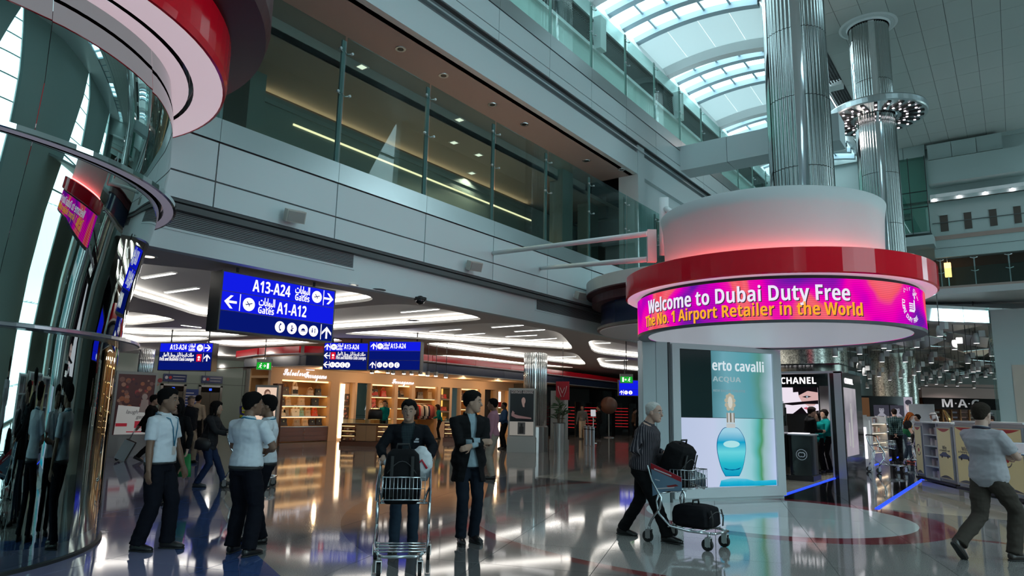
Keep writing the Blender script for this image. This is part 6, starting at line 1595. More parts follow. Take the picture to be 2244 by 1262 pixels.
# ================================================================ people
from mathutils import noise as mnoise
def remesh(mb, name, vox, it=2, fold=0.0, fscale=(9, 9, 16), cut=None, mats=None):
    me = mb.mesh(name); o = bpy.data.objects.new(name, me); COL.objects.link(o)
    r = o.modifiers.new('r', 'REMESH'); r.mode = 'VOXEL'; r.voxel_size = vox
    if it: s = o.modifiers.new('s', 'SMOOTH'); s.factor = .5; s.iterations = it
    out = bpy.data.meshes.new_from_object(o.evaluated_get(bpy.context.evaluated_depsgraph_get()))
    bpy.data.objects.remove(o); bpy.data.meshes.remove(me)
    out.name = name; out.materials.clear()
    if fold:
        nm = [v.normal.copy() for v in out.vertices]
        for v, n in zip(out.vertices, nm):
            c = v.co; k = .35-1.5*abs(mnoise.noise((c.x*fscale[0]*.8+c.z*2, c.y*fscale[1]*.8, c.z*fscale[2]*.7)))+.5*mnoise.noise((c.x*5, c.y*5, c.z*8))+.3*mnoise.noise((c.x*22+7, c.y*22, c.z*30))
            v.co = c+n*(k*fold)
    if cut:
        b = bmesh.new(); b.from_mesh(out)
        bmesh.ops.delete(b, geom=[f for f in b.faces if cut(f.calc_center_median(), f.normal)], context='FACES'); 
        rim = [v for v in b.verts if v.is_boundary]
        for _ in range(8):
            new = {}
            for v in rim:
                nb = [e.other_vert(v).co for e in v.link_edges if e.is_boundary]
                if len(nb) == 2: new[v] = v.co*.4+(nb[0]+nb[1])*.3
            for v, p in new.items(): v.co = p
        b.to_mesh(out); b.free()
    out.polygons.foreach_set('use_smooth', [True]*len(out.polygons))
    for m in (mats or []): out.materials.append(m)
    return out
HEADP = ((-.118, .018, .060, .016), (-.106, .038, .044, .044), (-.085, .053, .026, .068), (-.055, .064, .008, .086), (-.02, .070, -.002, .095), (.02, .074, -.006, .100), (.05, .0755, -.009, .101), (.078, .068, -.011, .090), (.098, .052, -.012, .068), (.111, .030, -.012, .040), (.117, .010, -.012, .014))
def lerp(tab, x):
    if x <= tab[0][0]: return tab[0][1]
    for (a, p), (b, q) in zip(tab, tab[1:]):
        if x <= b: return p+(q-p)*(x-a)/(b-a)
    return tab[-1][1]
def head_surface(n=28, off=None):
    vs = []; lv = []
    for a, b in zip(HEADP, HEADP[1:]):
        for k in range(3): lv.append(tuple(p+(q-p)*k/3 for p, q in zip(a, b)))
    lv.append(HEADP[-1])
    for z, w, yc, d in lv:
        for j in range(n):
            q = 2*pi*j/n; c_, s_ = cos(q), sin(q)
            p = Vector((w*abs(c_)**.9*(1 if c_ > 0 else -1), yc+d*abs(s_)**.95*(1 if s_ > 0 else -1), z))
            if off:
                dr = Vector((p.x, p.y+.008, max(0, p.z-.02)*1.0)).normalized(); p = p+dr*off(p)
            vs.append(p)
    L_ = len(lv)
    fs = [(i*n+j, i*n+(j+1) % n, (i+1)*n+(j+1) % n, (i+1)*n+j) for i in range(L_-1) for j in range(n)]
    fs += [tuple(reversed(range(n))), tuple((L_-1)*n+j for j in range(n))]
    return vs, fs
def ik(a, t, l1, l2, pole):
    a, t = Vector(a), Vector(t); d = t-a; L_ = d.length; mx = (l1+l2)*.999
    if L_ > mx: t = a+d*(mx/L_); d = t-a; L_ = mx
    x = (l1*l1-l2*l2+L_*L_)/(2*L_); h = sqrt(max(0, l1*l1-x*x)); u = d.normalized(); p = Vector(pole); p = (p-u*p.dot(u)).normalized()
    return a+u*x+p*h, t
def hand(mb, w, d, palm, s, curl, side, thumb_out=1.0):
    """palm, four fingers and a thumb from wrist w along d; palm faces 'palm'"""
    d = Vector(d).normalized(); n = Vector(palm); n = (n-d*n.dot(d)).normalized(); sd = d.cross(n)*side   # sd points to the thumb side
    mb.tube([w-d*.02*s, w+d*.03*s, w+d*.065*s, w+d*.092*s], [(.024*s, .018*s), (.036*s, .016*s), (.041*s, .015*s), (.037*s, .011*s)], 10, up=n)
    for i, (o, L_) in enumerate(((.028, .072), (.010, .080), (-.009, .074), (-.027, .058))):
        p = w+d*(.082*s)+sd*(o*s); c1 = radians(curl*.75); c2 = radians(curl*1.7)
        d1 = d*cos(c1)+n*sin(c1); d2 = d*cos(c2)+n*sin(c2); c3 = radians(curl*2.3); d3 = d*cos(c3)+n*sin(c3)
        q = p+d1*(L_*.45*s); r = q+d2*(L_*.32*s); e = r+d3*(L_*.25*s)
        mb.tube([p-d*.012*s, p, q, r, e], [.0092*s, .0092*s, .0086*s, .008*s, .006*s], 8)
    p = w+d*(.022*s)+sd*(.026*s); dt = (d*.62+sd*.75*thumb_out+n*.30).normalized(); q = p+dt*.042*s; dt2 = (d*.85+sd*.25*thumb_out+n*(.25+curl/120)).normalized()
    mb.tube([p-dt*.015*s, p, q, q+dt2*.034*s], [.013*s, .012*s, .0098*s, .007*s], 8)
def skin(k): 
    c = ((.36, .215, .15), (.20, .105, .065), (.30, .165, .105), (.46, .28, .215), (.085, .043, .028))[k]
    return mat('skin_%d' % k, c, .5)
def cloth(name, c, rough=.85): return mat('cloth_'+name, c, rough, spec=.10, bump=.12, bscale=160)
def pattern(name, base, lines, kind, sc):
    nm = 'cloth_'+name
    if nm in MATS: return MATS[nm]
    m = cloth(name, base); nt, N, L = nodes(m); tc = N('TexCoord'); b = nt.nodes['Principled BSDF']
    def band(d, s, thr):
        w = N('TexWave', bands_direction=d); w.inputs['Scale'].default_value = s; L(tc.outputs['Object'], w.inputs['Vector'])
        g = N('Math', operation='GREATER_THAN'); g.inputs[1].default_value = thr; L(w.outputs['Fac'], g.inputs[0]); return g.outputs[0]
    if kind == 'stripe':
        sx = N('SeparateXYZ'); L(tc.outputs['Object'], sx.inputs[0]); yo = N('Math', operation='SUBTRACT'); yo.inputs[1].default_value = .07; L(sx.outputs[1], yo.inputs[0])
        at = N('Math', operation='ARCTAN2'); L(sx.outputs[0], at.inputs[0]); L(yo.outputs[0], at.inputs[1]); ml = N('Math', operation='MULTIPLY'); ml.inputs[1].default_value = 52.0; L(at.outputs[0], ml.inputs[0])
        sn = N('Math', operation='SINE'); L(ml.outputs[0], sn.inputs[0]); gt_ = N('Math', operation='GREATER_THAN'); gt_.inputs[1].default_value = .55; L(sn.outputs[0], gt_.inputs[0]); a = gt_.outputs[0]
    else: a = band('X', sc, .80)
    if kind == 'plaid':
        z = band('Z', sc, .80); mx = N('Math', operation='MAXIMUM'); L(a, mx.inputs[0]); L(z, mx.inputs[1]); a = mx.outputs[0]
    x = N('Mix', data_type='RGBA'); L(a, x.inputs[0]); x.inputs[6].default_value = (*base, 1); x.inputs[7].default_value = (*lines, 1)
    L(x.outputs[2], b.inputs['Base Color']); return m
TORSO = ((-.10, .118, .098, 0), (-.03, .158, .118, -.006), (.05, .158, .114, -.004), (.14, .142, .102, .004), (.24, .142, .102, .006), (.34, .162, .114, .004), (.41, .172, .112, -.004), (.455, .150, .092, -.010), (.49, .095, .070, -.014), (.52, .060, .060, -.010), (.60, .054, .056, .006))
def person(label, loc, face, H=1.75, lean=0, head=(0, 0), hands=None, feet=None, skn=0, hair=('short', (.012, .010, .009)), girth=1.0, top=None, over=None, legs=None, shoes=(.012, .011, .011), vox=.011, curl=(25, 25), palms=None, poles=None, female=False, extra=None, glasses=False, hipz=None, name='person', beard=False, face_detail=True, tilt=0):
    s = H/1.75; t = thing(name, label, 'person', (loc[0], loc[1], 0), radians(face-90))
    fdet = vox <= .0125
    feet = feet or ((.11, .02, 0, 0, 8), (-.11, -.02, 0, 0, -8))          # right, left: x, y, lift, pitch, yaw
    hz = hipz or .955*s
    P = Vector((0, 0, hz)); U = Vector((sin(radians(tilt)), sin(radians(lean)), cos(radians(lean)))).normalized(); X = Vector((1, 0, 0)); X = (X-U*X.dot(U)).normalized(); Fw = U.cross(X)
    if Fw.y < 0: Fw = -Fw
    sw = .185*(.9 if female else 1)*s
    neck = P+U*.50*s; sh = {1: P+U*.435*s+X*sw-Fw*.01*s, -1: P+U*.435*s-X*sw-Fw*.01*s}
    hips = {1: P+X*.088*s-U*.02*s, -1: P-X*.088*s-U*.02*s}
    hands = hands or ((.30*s, .02, .80*s), (-.30*s, .02, .80*s))
    poles = poles or ((.4, -1, 0), (-.4, -1, 0)); palms = palms or ((-1, .2, 0), (1, .2, 0))
    A = {}; G = {}
    for i, k in enumerate((1, -1)):
        e, w = ik(sh[k], hands[i], .285*s, .25*s, poles[i]); A[k] = (sh[k], e, w)
        x, y, lift, pitch, yaw = feet[i]; q = radians(yaw)
        fd = Vector((sin(q), cos(q), 0)); an = Vector((x, y, .085*s+lift))
        kn, an = ik(hips[k], an, .44*s, .43*s, (sin(q)*.5, 1, 0)); G[k] = (hips[k], kn, an, fd, radians(pitch))
    hb = neck+U*.03*s; hy, hp = radians(head[0]), radians(head[1])
    Rh = Matrix.Rotation(-hy, 3, 'Z') @ Matrix.Rotation(-hp-radians(lean)*.35, 3, 'X'); hc = neck+U*.135*s+Rh @ Vector((0, .028, .028))*s
    Hm = Matrix.Translation(hc) @ Rh.to_4x4() @ Matrix.Diagonal((s*1.02, s*1.02, s*1.03, 1))
    # ---- one continuous body
    b = MB()
    def torso(mb, grow, t0, t1, gx=1.0, flare=0.0, n=20):
        ts = [q for q in TORSO if t0 < q[0] < t1]; lo = [lerp([(q[0], q[i]) for q in TORSO], t0) for i in (1, 2, 3)]; hi = [lerp([(q[0], q[i]) for q in TORSO], t1) for i in (1, 2, 3)]
        ts = [(t0, *lo)]+ts+[(t1, *hi)]; pts = []; rr = []
        for q, w, d, yo in ts:
            k = girth if q < .42 else 1+(girth-1)*.4
            fl = flare*max(0, (.15-q))
            pts.append(P+U*q*s+Fw*(yo+(.012*(girth-1)*10 if q < .3 else 0))*s); rr.append(((w*(.93 if female else 1)*k*gx+grow+fl)*s, (d*k*gx+grow+fl)*s))
        mb.tube(pts, rr, n, up=Fw)
    torso(b, 0, -.10, .60)
    vs, fs = head_surface(); b.add([Hm @ v for v in vs], fs)
    b.tube([Hm @ Vector(p) for p in ((0, .088, .018), (0, .104, -.008), (0, .113, -.026), (0, .094, -.038))], [.009*s, .011*s, .0155*s, .010*s], 8)
    b.tube([Hm @ Vector(p) for p in ((-.05, .070, .026), (-.025, .088, .030), (0, .092, .027), (.025, .088, .030), (.05, .070, .026))], .0085*s, 6)
    for k in (-1, 1): b.ball(Hm @ Vector((k*.076, -.008, -.008)), (.010*s, .020*s, .031*s), None, 10, 8, Rh)
    b.ball(Hm @ Vector((0, .082, -.092)), (.022*s, .018*s, .016*s), None, 10, 6)
    for i, k in enumerate((1, -1)):
        S_, E_, W_ = A[k]; d = (W_-E_).normalized()
        b.tube([S_-X*k*.07*s, S_, S_+(E_-S_)*.35, E_, E_+d*.07*s, W_], [.055*s, .056*s, .050*s, .039*s, .041*s, .026*s], 12)
        hd = d.lerp(Vector((0, 0, -1)), .0)
        hand(b, W_, hd, palms[i], s*(.92 if female else 1), curl[i], -1 if k == 1 else 1)
        h_, kn, an, fd, pt = G[k]; dd = (an-kn).normalized()
        b.tube([h_+Vector((0, 0, .06*s)), h_-Vector((0, 0, .04*s)), h_.lerp(kn, .5), kn, kn+dd*.10*s, an], [.085*s, .088*s, .072*s, .052*s, .055*s, .036*s], 12)
        tip = an+(fd*cos(pt)-Vector((0, 0, sin(pt))))*.14*s-Vector((0, 0, .04*s))
        b.tube([an-fd*.03*s-Vector((0, 0, .03*s)), an+fd*.04*s-Vector((0, 0, .03*s)), tip], [.036*s, .035*s, .022*s], 8)
    body = obj('body', remesh(b, 'body', vox*.72 if fdet else vox, 1, mats=[skin(skn)]), t)
    sub = lambda mb, nm, m: mb.build(nm, m, t)
    if fdet and face_detail:
        for k in (-1, 1):
            e = MB().ball(Hm @ Vector((k*.031, .0835, .004)), (.0115*s, .009*s, .0058*s), mat('eye_white', (.30, .28, .26), .35), 10, 8, Rh)
            e.ball(Hm @ Vector((k*.031, .0895, .004)), (.0062*s, .0035*s, .0056*s), mat('iris_dark', (.02, .012, .01), .2), 8, 6, Rh); e.build('eye', None, t)
            sub(MB().tube([Hm @ Vector((k*q, y, z)) for q, y, z in ((.014, .094, .030), (.030, .092, .036), (.050, .077, .031))], [(.004*s, .005*s)]*3, 6), 'eyebrow', mat('brow', tuple(c*.9 for c in hair[1]), .8))
        c = MATS['skin_%d' % skn].node_tree.nodes['Principled BSDF'].inputs[0].default_value
        sub(MB().tube([Hm @ Vector(p) for p in ((-.026, .082, -.066), (-.012, .0925, -.064), (0, .0935, -.066), (.012, .0925, -.064), (.026, .082, -.066))], [(.003*s, .004*s), (.0055*s, .0075*s), (.006*s, .008*s), (.0055*s, .0075*s), (.003*s, .004*s)], 8), 'mouth', mat('lips_%d' % skn, (c[0]*.82, c[1]*.55, c[2]*.55), .45))
    # ---- hair
    hs, hcol = hair[0], hair[1]; hm = mat('hair_%d_%d' % (int(hcol[0]*1000), int(hcol[1]*1000)), hcol, .9, spec=.08, bump=.6, bscale=120)
    line = [(-.11, -.085), (-.06, -.075), (-.03, -.03), (.0, -.012), (.03, .012), (.055, .045), (.08, .062), (.10, .070)]
    if hs != 'none':
        th = {'short': .015, 'crop': .008, 'thin': .004, 'long': .02, 'bob': .024, 'bun': .014}[hs]
        def off(p):
            hz_ = lerp(line, p.y)+.010*mnoise.noise(p*70)-.014*max(0, 1-abs(p.x)/.03)*(p.y > .05)+.012*max(0, 1-abs(abs(p.x)-.045)/.02)*(p.y > .03)-(0 if hs in ('short', 'crop', 'thin') else (.05 if p.y < .03 else 0)); k = max(0, min(1, (p.z-hz_)/.014))
            if hs == 'thin':
                hz_ += max(0, p.y+.01)*.42; k = max(0, min(1, (p.z-hz_)/.02))
            k2 = max(0, min(1, (p.z-hz_)/.045)); k2 = k2*k2*(3-2*k2)
            return -.014+.0165*k+th*(1+(.6 if hs == 'short' else .3)*max(0, min(1, (p.z-.03)/.07)))*k2+(mnoise.noise(p*40)*.006+mnoise.noise(p*95)*.004)*k2
        vs, fs = head_surface(32, off); h = MB().add([Hm @ v for v in vs], fs, None, True)
        if hs in ('long', 'bob'):
            L_ = .30 if hs == 'long' else .13
            h.tube([Hm @ Vector(p) for p in ((0, -.05, .08), (0, -.085, 0), (0, -.075, -.10), (0, -.06, -.06-L_))], [(.07*s, .05*s), (.088*s, .055*s), (.095*s, .05*s), (.075*s, .03*s)], 14, up=Rh @ Vector((0, 1, 0)))
            for k in (-1, 1): h.tube([Hm @ Vector((k*x, y, z)) for x, y, z in ((.05, .03, .09), (.085, .0, .03), (.088, -.01, -.06), (.08, .01, -.05-L_*.8))], [.022*s, .028*s, .03*s, .014*s], 8)
        if hs == 'bun': h.ball(Hm @ Vector((0, -.115, .02)), .036*s, None, 12, 8)
        obj('hair', h.mesh('hair', hm), t)
    if glasses:
        g = MB()
        for k in (-1, 1):
            g.tube([Hm @ Vector((k*.031+.022*cos(q), .098-abs(.02*cos(q))*.15, .002+.016*sin(q))) for q in [2*pi*i/14 for i in range(15)]], .0016*s, 5, caps=False); g.tube([Hm @ Vector((k*.053, .094, .006)), Hm @ Vector((k*.076, .0, .006))], .0016*s, 5)
        g.tube([Hm @ Vector((-.009, .1, .004)), Hm @ Vector((.009, .1, .004))], .0016*s, 5); g.build('glasses', mat('glasses_metal', (.5, .5, .5), .2, metal=1), t)
    # ---- clothes
    def sleeves(mb, grow, frac, cuff=None):
        for k in (1, -1):
            S_, E_, W_ = A[k]
            if frac <= 1:
                e = S_.lerp(E_, frac); mb.tube([S_-X*k*.08*s+U*.005, S_, S_.lerp(E_, frac*.5), e], [(.062+grow)*s, (.066+grow)*s, (.062+grow)*s, (.060+grow)*s], 14)
            else:
                w = E_.lerp(W_, frac-1); mb.tube([S_-X*k*.08*s+U*.005, S_, S_.lerp(E_, .5), E_, E_.lerp(w, .5), w], [(.060+grow)*s, (.064+grow)*s, (.056+grow)*s, (.050+grow)*s, (.044+grow)*s, (.036+grow)*s], 14)
    def collar(mb, r=.066, h=.030):
        ring = [P+U*(.505+.022*(-cos(q)*.5+.5)*1.0)*s+X*r*s*sin(q)*1.0+Fw*(r*s*cos(q)*.98-.008*s) for q in [2*pi*i/18 for i in range(19)]]
        mb.tube(ring, [(.010*s, h*.7*s)]*19, 8, up=U, caps=False)
    V = vox
    if legs:
        kind, m = legs[0], legs[1]; b = MB(); wd = legs[2] if len(legs) > 2 else 1.0
        torso(b, .012, -.11, .06, 1.0)
        for k in (1, -1):
            h_, kn, an, fd, pt = G[k]; dd = (an-kn).normalized(); hem = an+Vector((0, 0, -.015*s))-fd*.004
            b.tube([h_+Vector((0, 0, .05*s)), h_-Vector((0, 0, .05*s)), h_.lerp(kn, .5), kn, kn.lerp(an, .45), an.lerp(kn, .12), hem], [.098*s*girth**.5, .100*s*girth**.5, .086*s*wd, .070*s*wd, .068*s*wd, .064*s*wd, .068*s*wd], 16)
        obj('trousers', remesh(b, 'trousers', V, 1, .0095*s, (7, 7, 17), mats=[m]), t)
        if kind == 'belt':
            b = MB(); torso(b, .026, -.045, -.012); b.build('belt', M_BLACKM, t)
    for k in (1, -1):
        h_, kn, an, fd, pt = G[k]; sm = mat('shoe_%d_%d' % (int(shoes[0]*999), int(shoes[2]*999)), shoes, .35)
        R_ = Matrix((fd.cross(Vector((0, 0, 1))), fd, Vector((0, 0, 1)))).transposed() @ Matrix.Rotation(-pt, 3, 'X')
        o_ = an-Vector((0, 0, .085*s)) if pt == 0 else an+R_ @ Vector((0, 0, -.085*s))
        def T(p): return o_+R_ @ (Vector(p)*s)
        b = MB().tube([T((0, y, z)) for y, z in ((-.078, .045), (-.055, .046), (-.01, .050), (.05, .045), (.11, .036), (.165, .029), (.192, .026))], [(.018*s, .025*s), (.036*s, .046*s), (.038*s, .050*s), (.041*s, .045*s), (.047*s, .036*s), (.040*s, .028*s), (.016*s, .016*s)], 14, up=(0, 0, 1))
        b.tube([T((0, -.02, .06)), T((0, -.005, .11))], [.042*s, .040*s], 12)
        so = b.build('shoe', sm, t)
        MB().tube([T((0, y, .008)) for y in (-.08, -.05, .05, .12, .18, .197)], [(.02*s, .010*s), (.037*s, .010*s), (.040*s, .010*s), (.048*s, .010*s), (.035*s, .010*s), (.012*s, .008*s)], 12, up=(0, 0, 1)).build('sole', mat('sole', (.02, .02, .02), .7), so)
    if top:
        kind, m = top[0], top[1]; b = MB(); o2 = top[2] if len(top) > 2 else {}
        t0 = o2.get('hem', -.02); torso(b, .014 if not over else .006, t0, .495, o2.get('gx', 1.03), o2.get('flare', .05)); sleeves(b, o2.get('sg', .004) if not over else -.006, {'short': .74, 'long': 1.96, 'none': .3}[kind])
        if o2.get('collar', True): collar(b)
        obj('shirt', remesh(b, 'shirt', V, 1, .0085*s, mats=[m]), t)
    if over:
        kind, m = over[0], over[1]; o2 = over[2] if len(over) > 2 else {}; b = MB(); torso(b, .030, o2.get('hem', -.14), .50, 1.04, o2.get('flare', .10)); sleeves(b, .012, o2.get('arm', 1.94)); collar(b, .074, .036)
        cut = None
        if kind == 'open':
            wv = o2.get('w', .055)
            def cut(c, n):
                r = c-P; x = r.dot(X); y = r.dot(Fw); z = r.dot(U)/s
                return y > .02 and abs(x-o2.get('cx', 0)) < (wv+max(0, z-.30)*.10+max(0, .1-z)*o2.get('low', .1))*s and z < .56
        obj('jacket', remesh(b, 'jacket', V, 1, .0095*s, cut=cut, mats=[m]), t)
    if extra: extra(dict(t=t, P=P, U=U, X=X, F=Fw, s=s, A=A, G=G, H=Hm, neck=neck, torso=torso, R=Rh))
    return t
IMR, IML, TOC, AWY = 36.2, 216.2, -53.8, 126.2        # headings: picture right, picture left, towards the camera, away
M_WSHIRT = cloth('white_uniform', (.62, .66, .70)); M_NAVYT = cloth('navy_trousers', (.007, .0075, .012)); M_BLKCL = cloth('black', (.008, .008, .009)); M_CHARC = cloth('charcoal', (.022, .022, .025))
def lanyard(c, badge=True):
    s, P, U, X, F = c['s'], c['P'], c['U'], c['X'], c['F']
    pts = [P+U*(.52-.02*abs(cos(q)))*s+X*.090*s*cos(q)-F*(.086*s*sin(q)+.006) for q in [pi*i/10 for i in range(11)]]
    low = P+U*.16*s+F*.150*s
    b = MB().tube([low, P+U*.36*s+F*.142*s+X*.045*s]+[P+U*.46*s+F*.118*s+X*.082*s]+pts+[P+U*.46*s+F*.118*s-X*.082*s, P+U*.36*s+F*.142*s-X*.045*s, low], [(.010*s, .003*s)]*16, 6, up=F)
    b.build('lanyard', mat('lanyard_blue', (.02, .16, .26), .6), c['t'])
    if badge: MB().box(low-U*.05, (.06, .008, .09), mat('badge', (.6, .52, .48), .4)).build('badge', None, c['t'])
def collar_band(c, col, nm):
    s, P, U, X, F = c['s'], c['P'], c['U'], c['X'], c['F']
    ring = [P+U*(.495+.03*(-cos(q)*.5+.5))*s+X*.082*s*sin(q)+F*(.086*s*cos(q)-.008*s) for q in [2*pi*i/20 for i in range(21)]]
    MB().tube(ring, [(.006*s, .016*s)]*21, 6, up=U, caps=False).build('collar', mat(nm, col, .8), c['t'])
# the two guards and their colleague on the left
person('man in white uniform shirt and blue lanyard standing in profile at far left', (-7.812,4.061,0.008), IMR-4, 1.75, 0, (-4, 2), ((.25, .03, .82), (-.22, .16, .86)), ((.10, -.10, 0, 0, 6), (-.10, .12, 0, 0, -6)), 1, ('short', (.008, .007, .007)), 1.08, ('short', M_WSHIRT, {'hem': -.015}), None, ('belt', M_NAVYT, 1.22), extra=lanyard)
person('man in white uniform shirt seen from behind with bent elbows', (-6.901,4.543,-0.008), 108, 1.72, 0, (28, 0), ((.10, .24, 1.08), (-.08, .25, 1.08)), ((.15, -.03, 0, 0, 10), (-.13, .05, 0, 0, -12)), 1, ('short', (.008, .007, .007)), 1.10, ('short', M_WSHIRT, {'hem': -.015}), None, ('belt', M_NAVYT, 1.26), extra=lambda c: lanyard(c, True), poles=((1, -.5, -.3), (-1, -.5, -.3)))
person('man in white uniform shirt facing left, half hidden behind his colleague', (-7.307,5.058,0.016), 236, 1.70, 0, (0, 0), ((.06, .24, 1.08), (-.06, .25, 1.08)), None, 1, ('short', (.008, .007, .007)), 1.05, ('short', M_WSHIRT, {'hem': -.015}), None, ('belt', M_NAVYT, 1.2), extra=lanyard, poles=((1, -.5, -.3), (-1, -.5, -.3)))
# man pushing a trolley towards the camera
M_PLAIDG = pattern('dark_plaid', (.010, .016, .022), (.035, .05, .055), 'plaid', 17)
M_JEANS = cloth('dark_jeans', (.022, .036, .055)); M_BLKJ = cloth('black_jacket', (.007, .008, .011))
CMF = TOC+7
def jacket_logo(c):
    s, P, U, X, F = c['s'], c['P'], c['U'], c['X'], c['F']
    o = P+U*.33*s-X*.105*s+F*.142*s
    b = MB(); b.add([o+X*x*s+U*z*s+F*.012 for x, z in ((-.03, -.02), (.03, -.02), (.03, .0), (-.03, .0))], [(0, 1, 2, 3)]); b.add([o+X*x*s+U*z*s+F*.012 for x, z in ((-.025, .008), (.02, .008), (-.0, .035), (-.03, .028))], [(0, 1, 2, 3)])
    b.build('logo', mat('logo_grey', (.4, .42, .45), .6), c['t'])
cmp_ = Vector((-5.762,5.877,0.012)); cmp_.z = 0
person('man in black jacket and dark plaid shirt pushing a trolley towards the camera', cmp_, CMF, 1.68, 5, (3, 2), ((.25, .40, 1.05), (-.25, .40, 1.05)), ((.10, .12, 0, 0, 8), (-.10, -.10, 0, 0, -8)), 0, ('short', (.010, .009, .009)), 1.14, ('long', M_PLAIDG, {'hem': -.08}), ('open', M_BLKJ, {'w': .062, 'hem': -.10, 'low': .05}), ('trousers', M_JEANS), curl=(75, 75), palms=((0, .3, -1), (0, .3, -1)), poles=((1, -.5, -.5), (-1, -.5, -.5)), extra=jacket_logo)
# man in dark coat with crossed arms
M_COAT = cloth('black_coat', (.009, .009, .010)); M_LTBLUE = cloth('light_blue', (.26, .34, .38)); M_DKJ = cloth('blue_black_trousers', (.010, .014, .022))
def cuff(c):
    S_, E_, W_ = c['A'][1]; MB().tube([E_.lerp(W_, .30), E_.lerp(W_, .96)], [.058, .046], 12).build('cuff', M_LTBLUE, c['t'])
dm = Vector((-5.508,6.691,0.016)); dm.z = 0
person('man in long black coat with crossed arms looking to the right', dm, TOC+22, 1.81, 0, (-58, 4), ((-.07, .23, 1.20), (.08, .28, 1.15)), ((.09, .05, 0, 0, 10), (-.10, -.03, 0, 0, -10)), 0, ('short', (.010, .009, .009)), 1.0, ('long', M_LTBLUE, {'hem': -.10, 'flare': .12}), ('open', M_COAT, {'w': .030, 'hem': -.26, 'flare': .14, 'arm': 1.78, 'low': .22}), ('belt', M_DKJ), palms=((.2, -1, 0), (-.2, -1, 0)), poles=((1, .1, -.7), (-1, .1, -.7)), curl=(30, 35), extra=cuff)
# old man with trolley
M_STRIPE = pattern('striped_shirt', (.022, .020, .026), (.14, .12, .13), 'stripe', 26)
OMF = IMR-30
om = Vector((-4.016,8.411,-0.000)); om.z = 0
TR2 = Vector((-3.429,8.466,0.000)); TR2.z = 0; TRF2 = IMR-46
def to_local(p, loc, face): return Matrix.Rotation(-radians(face-90), 3, 'Z') @ (Vector(p)-Vector((loc[0], loc[1], 0)))
h2 = [to_local(TR2+Matrix.Rotation(radians(TRF2-90), 3, 'Z') @ Vector((sx*.2, -.46, 1.06)), om, OMF) for sx in (1, -1)]
person('old man with white hair and striped shirt pushing a loaded trolley to the right', om, OMF, 1.80, 13, (4, 2), (tuple(h2[0]), tuple(h2[1])), ((.10, .36, 0, 0, 4), (-.10, -.30, 0, 4, -6)), 3, ('thin', (.55, .53, .50)), 1.24, ('long', M_STRIPE, {'hem': -.06}), None, ('trousers', M_BLKCL, 1.12), curl=(60, 70), palms=((0, .3, -1), (0, .3, -1)), glasses=True, hipz=.93, poles=((.5, -.4, -1), (-.5, -.4, -1)))
# man with tablet at the right edge
M_POLO = cloth('pale_grey_polo', (.40, .38, .40)); M_KHAKI = cloth('brown_trousers', (.055, .045, .037)); M_POLOTRIM = cloth('navy_trim', (.02, .022, .04))
rm = Vector((-0.351,10.029,0.021)); rm.z = 0
def polo(c):
    collar_band(c, (.022, .024, .045), 'polo_collar')
    for k in (1, -1):
        S_, E_, W_ = c['A'][k]; d = (E_-S_).normalized(); e = S_.lerp(E_, .735)
        for q in (0, .018): MB().tube([e-d*(.012+q), e-d*(.004+q)], [.0665*c['s']]*2, 16).build('sleeve_trim', mat('polo_collar', (.022, .024, .045), .8), c['t'])
person('man in pale grey polo shirt and brown trousers walking off with a tablet', rm, IMR+18, 1.86, -2, (-8, -2), ((.13, .36, 1.17), (-.04, .36, 1.15)), ((.10, .17, 0, 0, 5), (-.08, -.44, .10, 48, -4)), 3, ('crop', (.035, .026, .02)), 1.18, ('short', M_POLO, {'hem': -.12, 'flare': .02, 'sg': .010}), None, ('trousers', M_KHAKI, 1.16), shoes=(.03, .02, .016), curl=(40, 40), palms=((-1, .1, .3), (1, .1, .3)), glasses=True, hipz=.945, extra=polo, poles=((.8, -.6, -.6), (-.8, -.6, -.6)))
tb = thing('tablet', 'white edged blue tablet held by the man in the polo shirt', 'tablet', (0, 0, 0))
tb.matrix_world = Matrix.Translation(rm) @ Matrix.Rotation(radians(IMR+18-90), 4, 'Z') @ Matrix.Translation((.05, .47, 1.25)) @ Euler((radians(38), 0, radians(20))).to_matrix().to_4x4()
MB().box((0, 0, 0), (.30, .22, .010), mat('tablet_blue', (.02, .10, .30), .4)).build('case', None, tb); MB().box((0, 0, .0065), (.29, .21, .003), mat('tablet_white', (.7, .72, .75), .3)).build('front', None, tb); MB().box((0, 0, .0085), (.24, .17, .001), mat('tablet_screen', (.25, .25, .27), .15, emit=.25, ecol=(.6, .6, .65))).build('screen', None, tb)
# people further away
F = .017
def fp(a): v = Vector(a); v.z = 0; return v
person('man in pink shirt and pale trousers standing behind the man in the dark coat', fp((-9.778,12.723,0.000)), 205, 1.80, 0, (0, 0), None, None, 1, ('short', (.01, .009, .008)), 1.0, ('long', cloth('pink', (.40, .20, .25))), None, ('trousers', cloth('beige', (.36, .31, .25)), 1.1), vox=.014)
person('man in blue shirt standing before the bright bay beside the poster stand', fp((-16.348,21.985,0.000)), 235, 1.80, 0, (0, 0), ((.12, .26, 1.02), (-.12, .26, 1.05)), None, 4, ('crop', (.01, .009, .008)), 1.0, ('long', cloth('steel_blue', (.03, .07, .15))), None, ('trousers', M_BLKCL), vox=F)
M_TEAL = cloth('teal_uniform', (.0, .16, .15))
person('woman in teal uniform with hands behind her back by the shop counter', fp((-23.022,21.908,0.000)), TOC+15, 1.80, 0, (10, 0), ((.12, -.14, .95), (-.12, -.14, .95)), None, 0, ('bun', (.03, .015, .01)), .95, ('long', M_TEAL, {'hem': -.08}), None, ('trousers', M_BLKCL), vox=F, female=True)
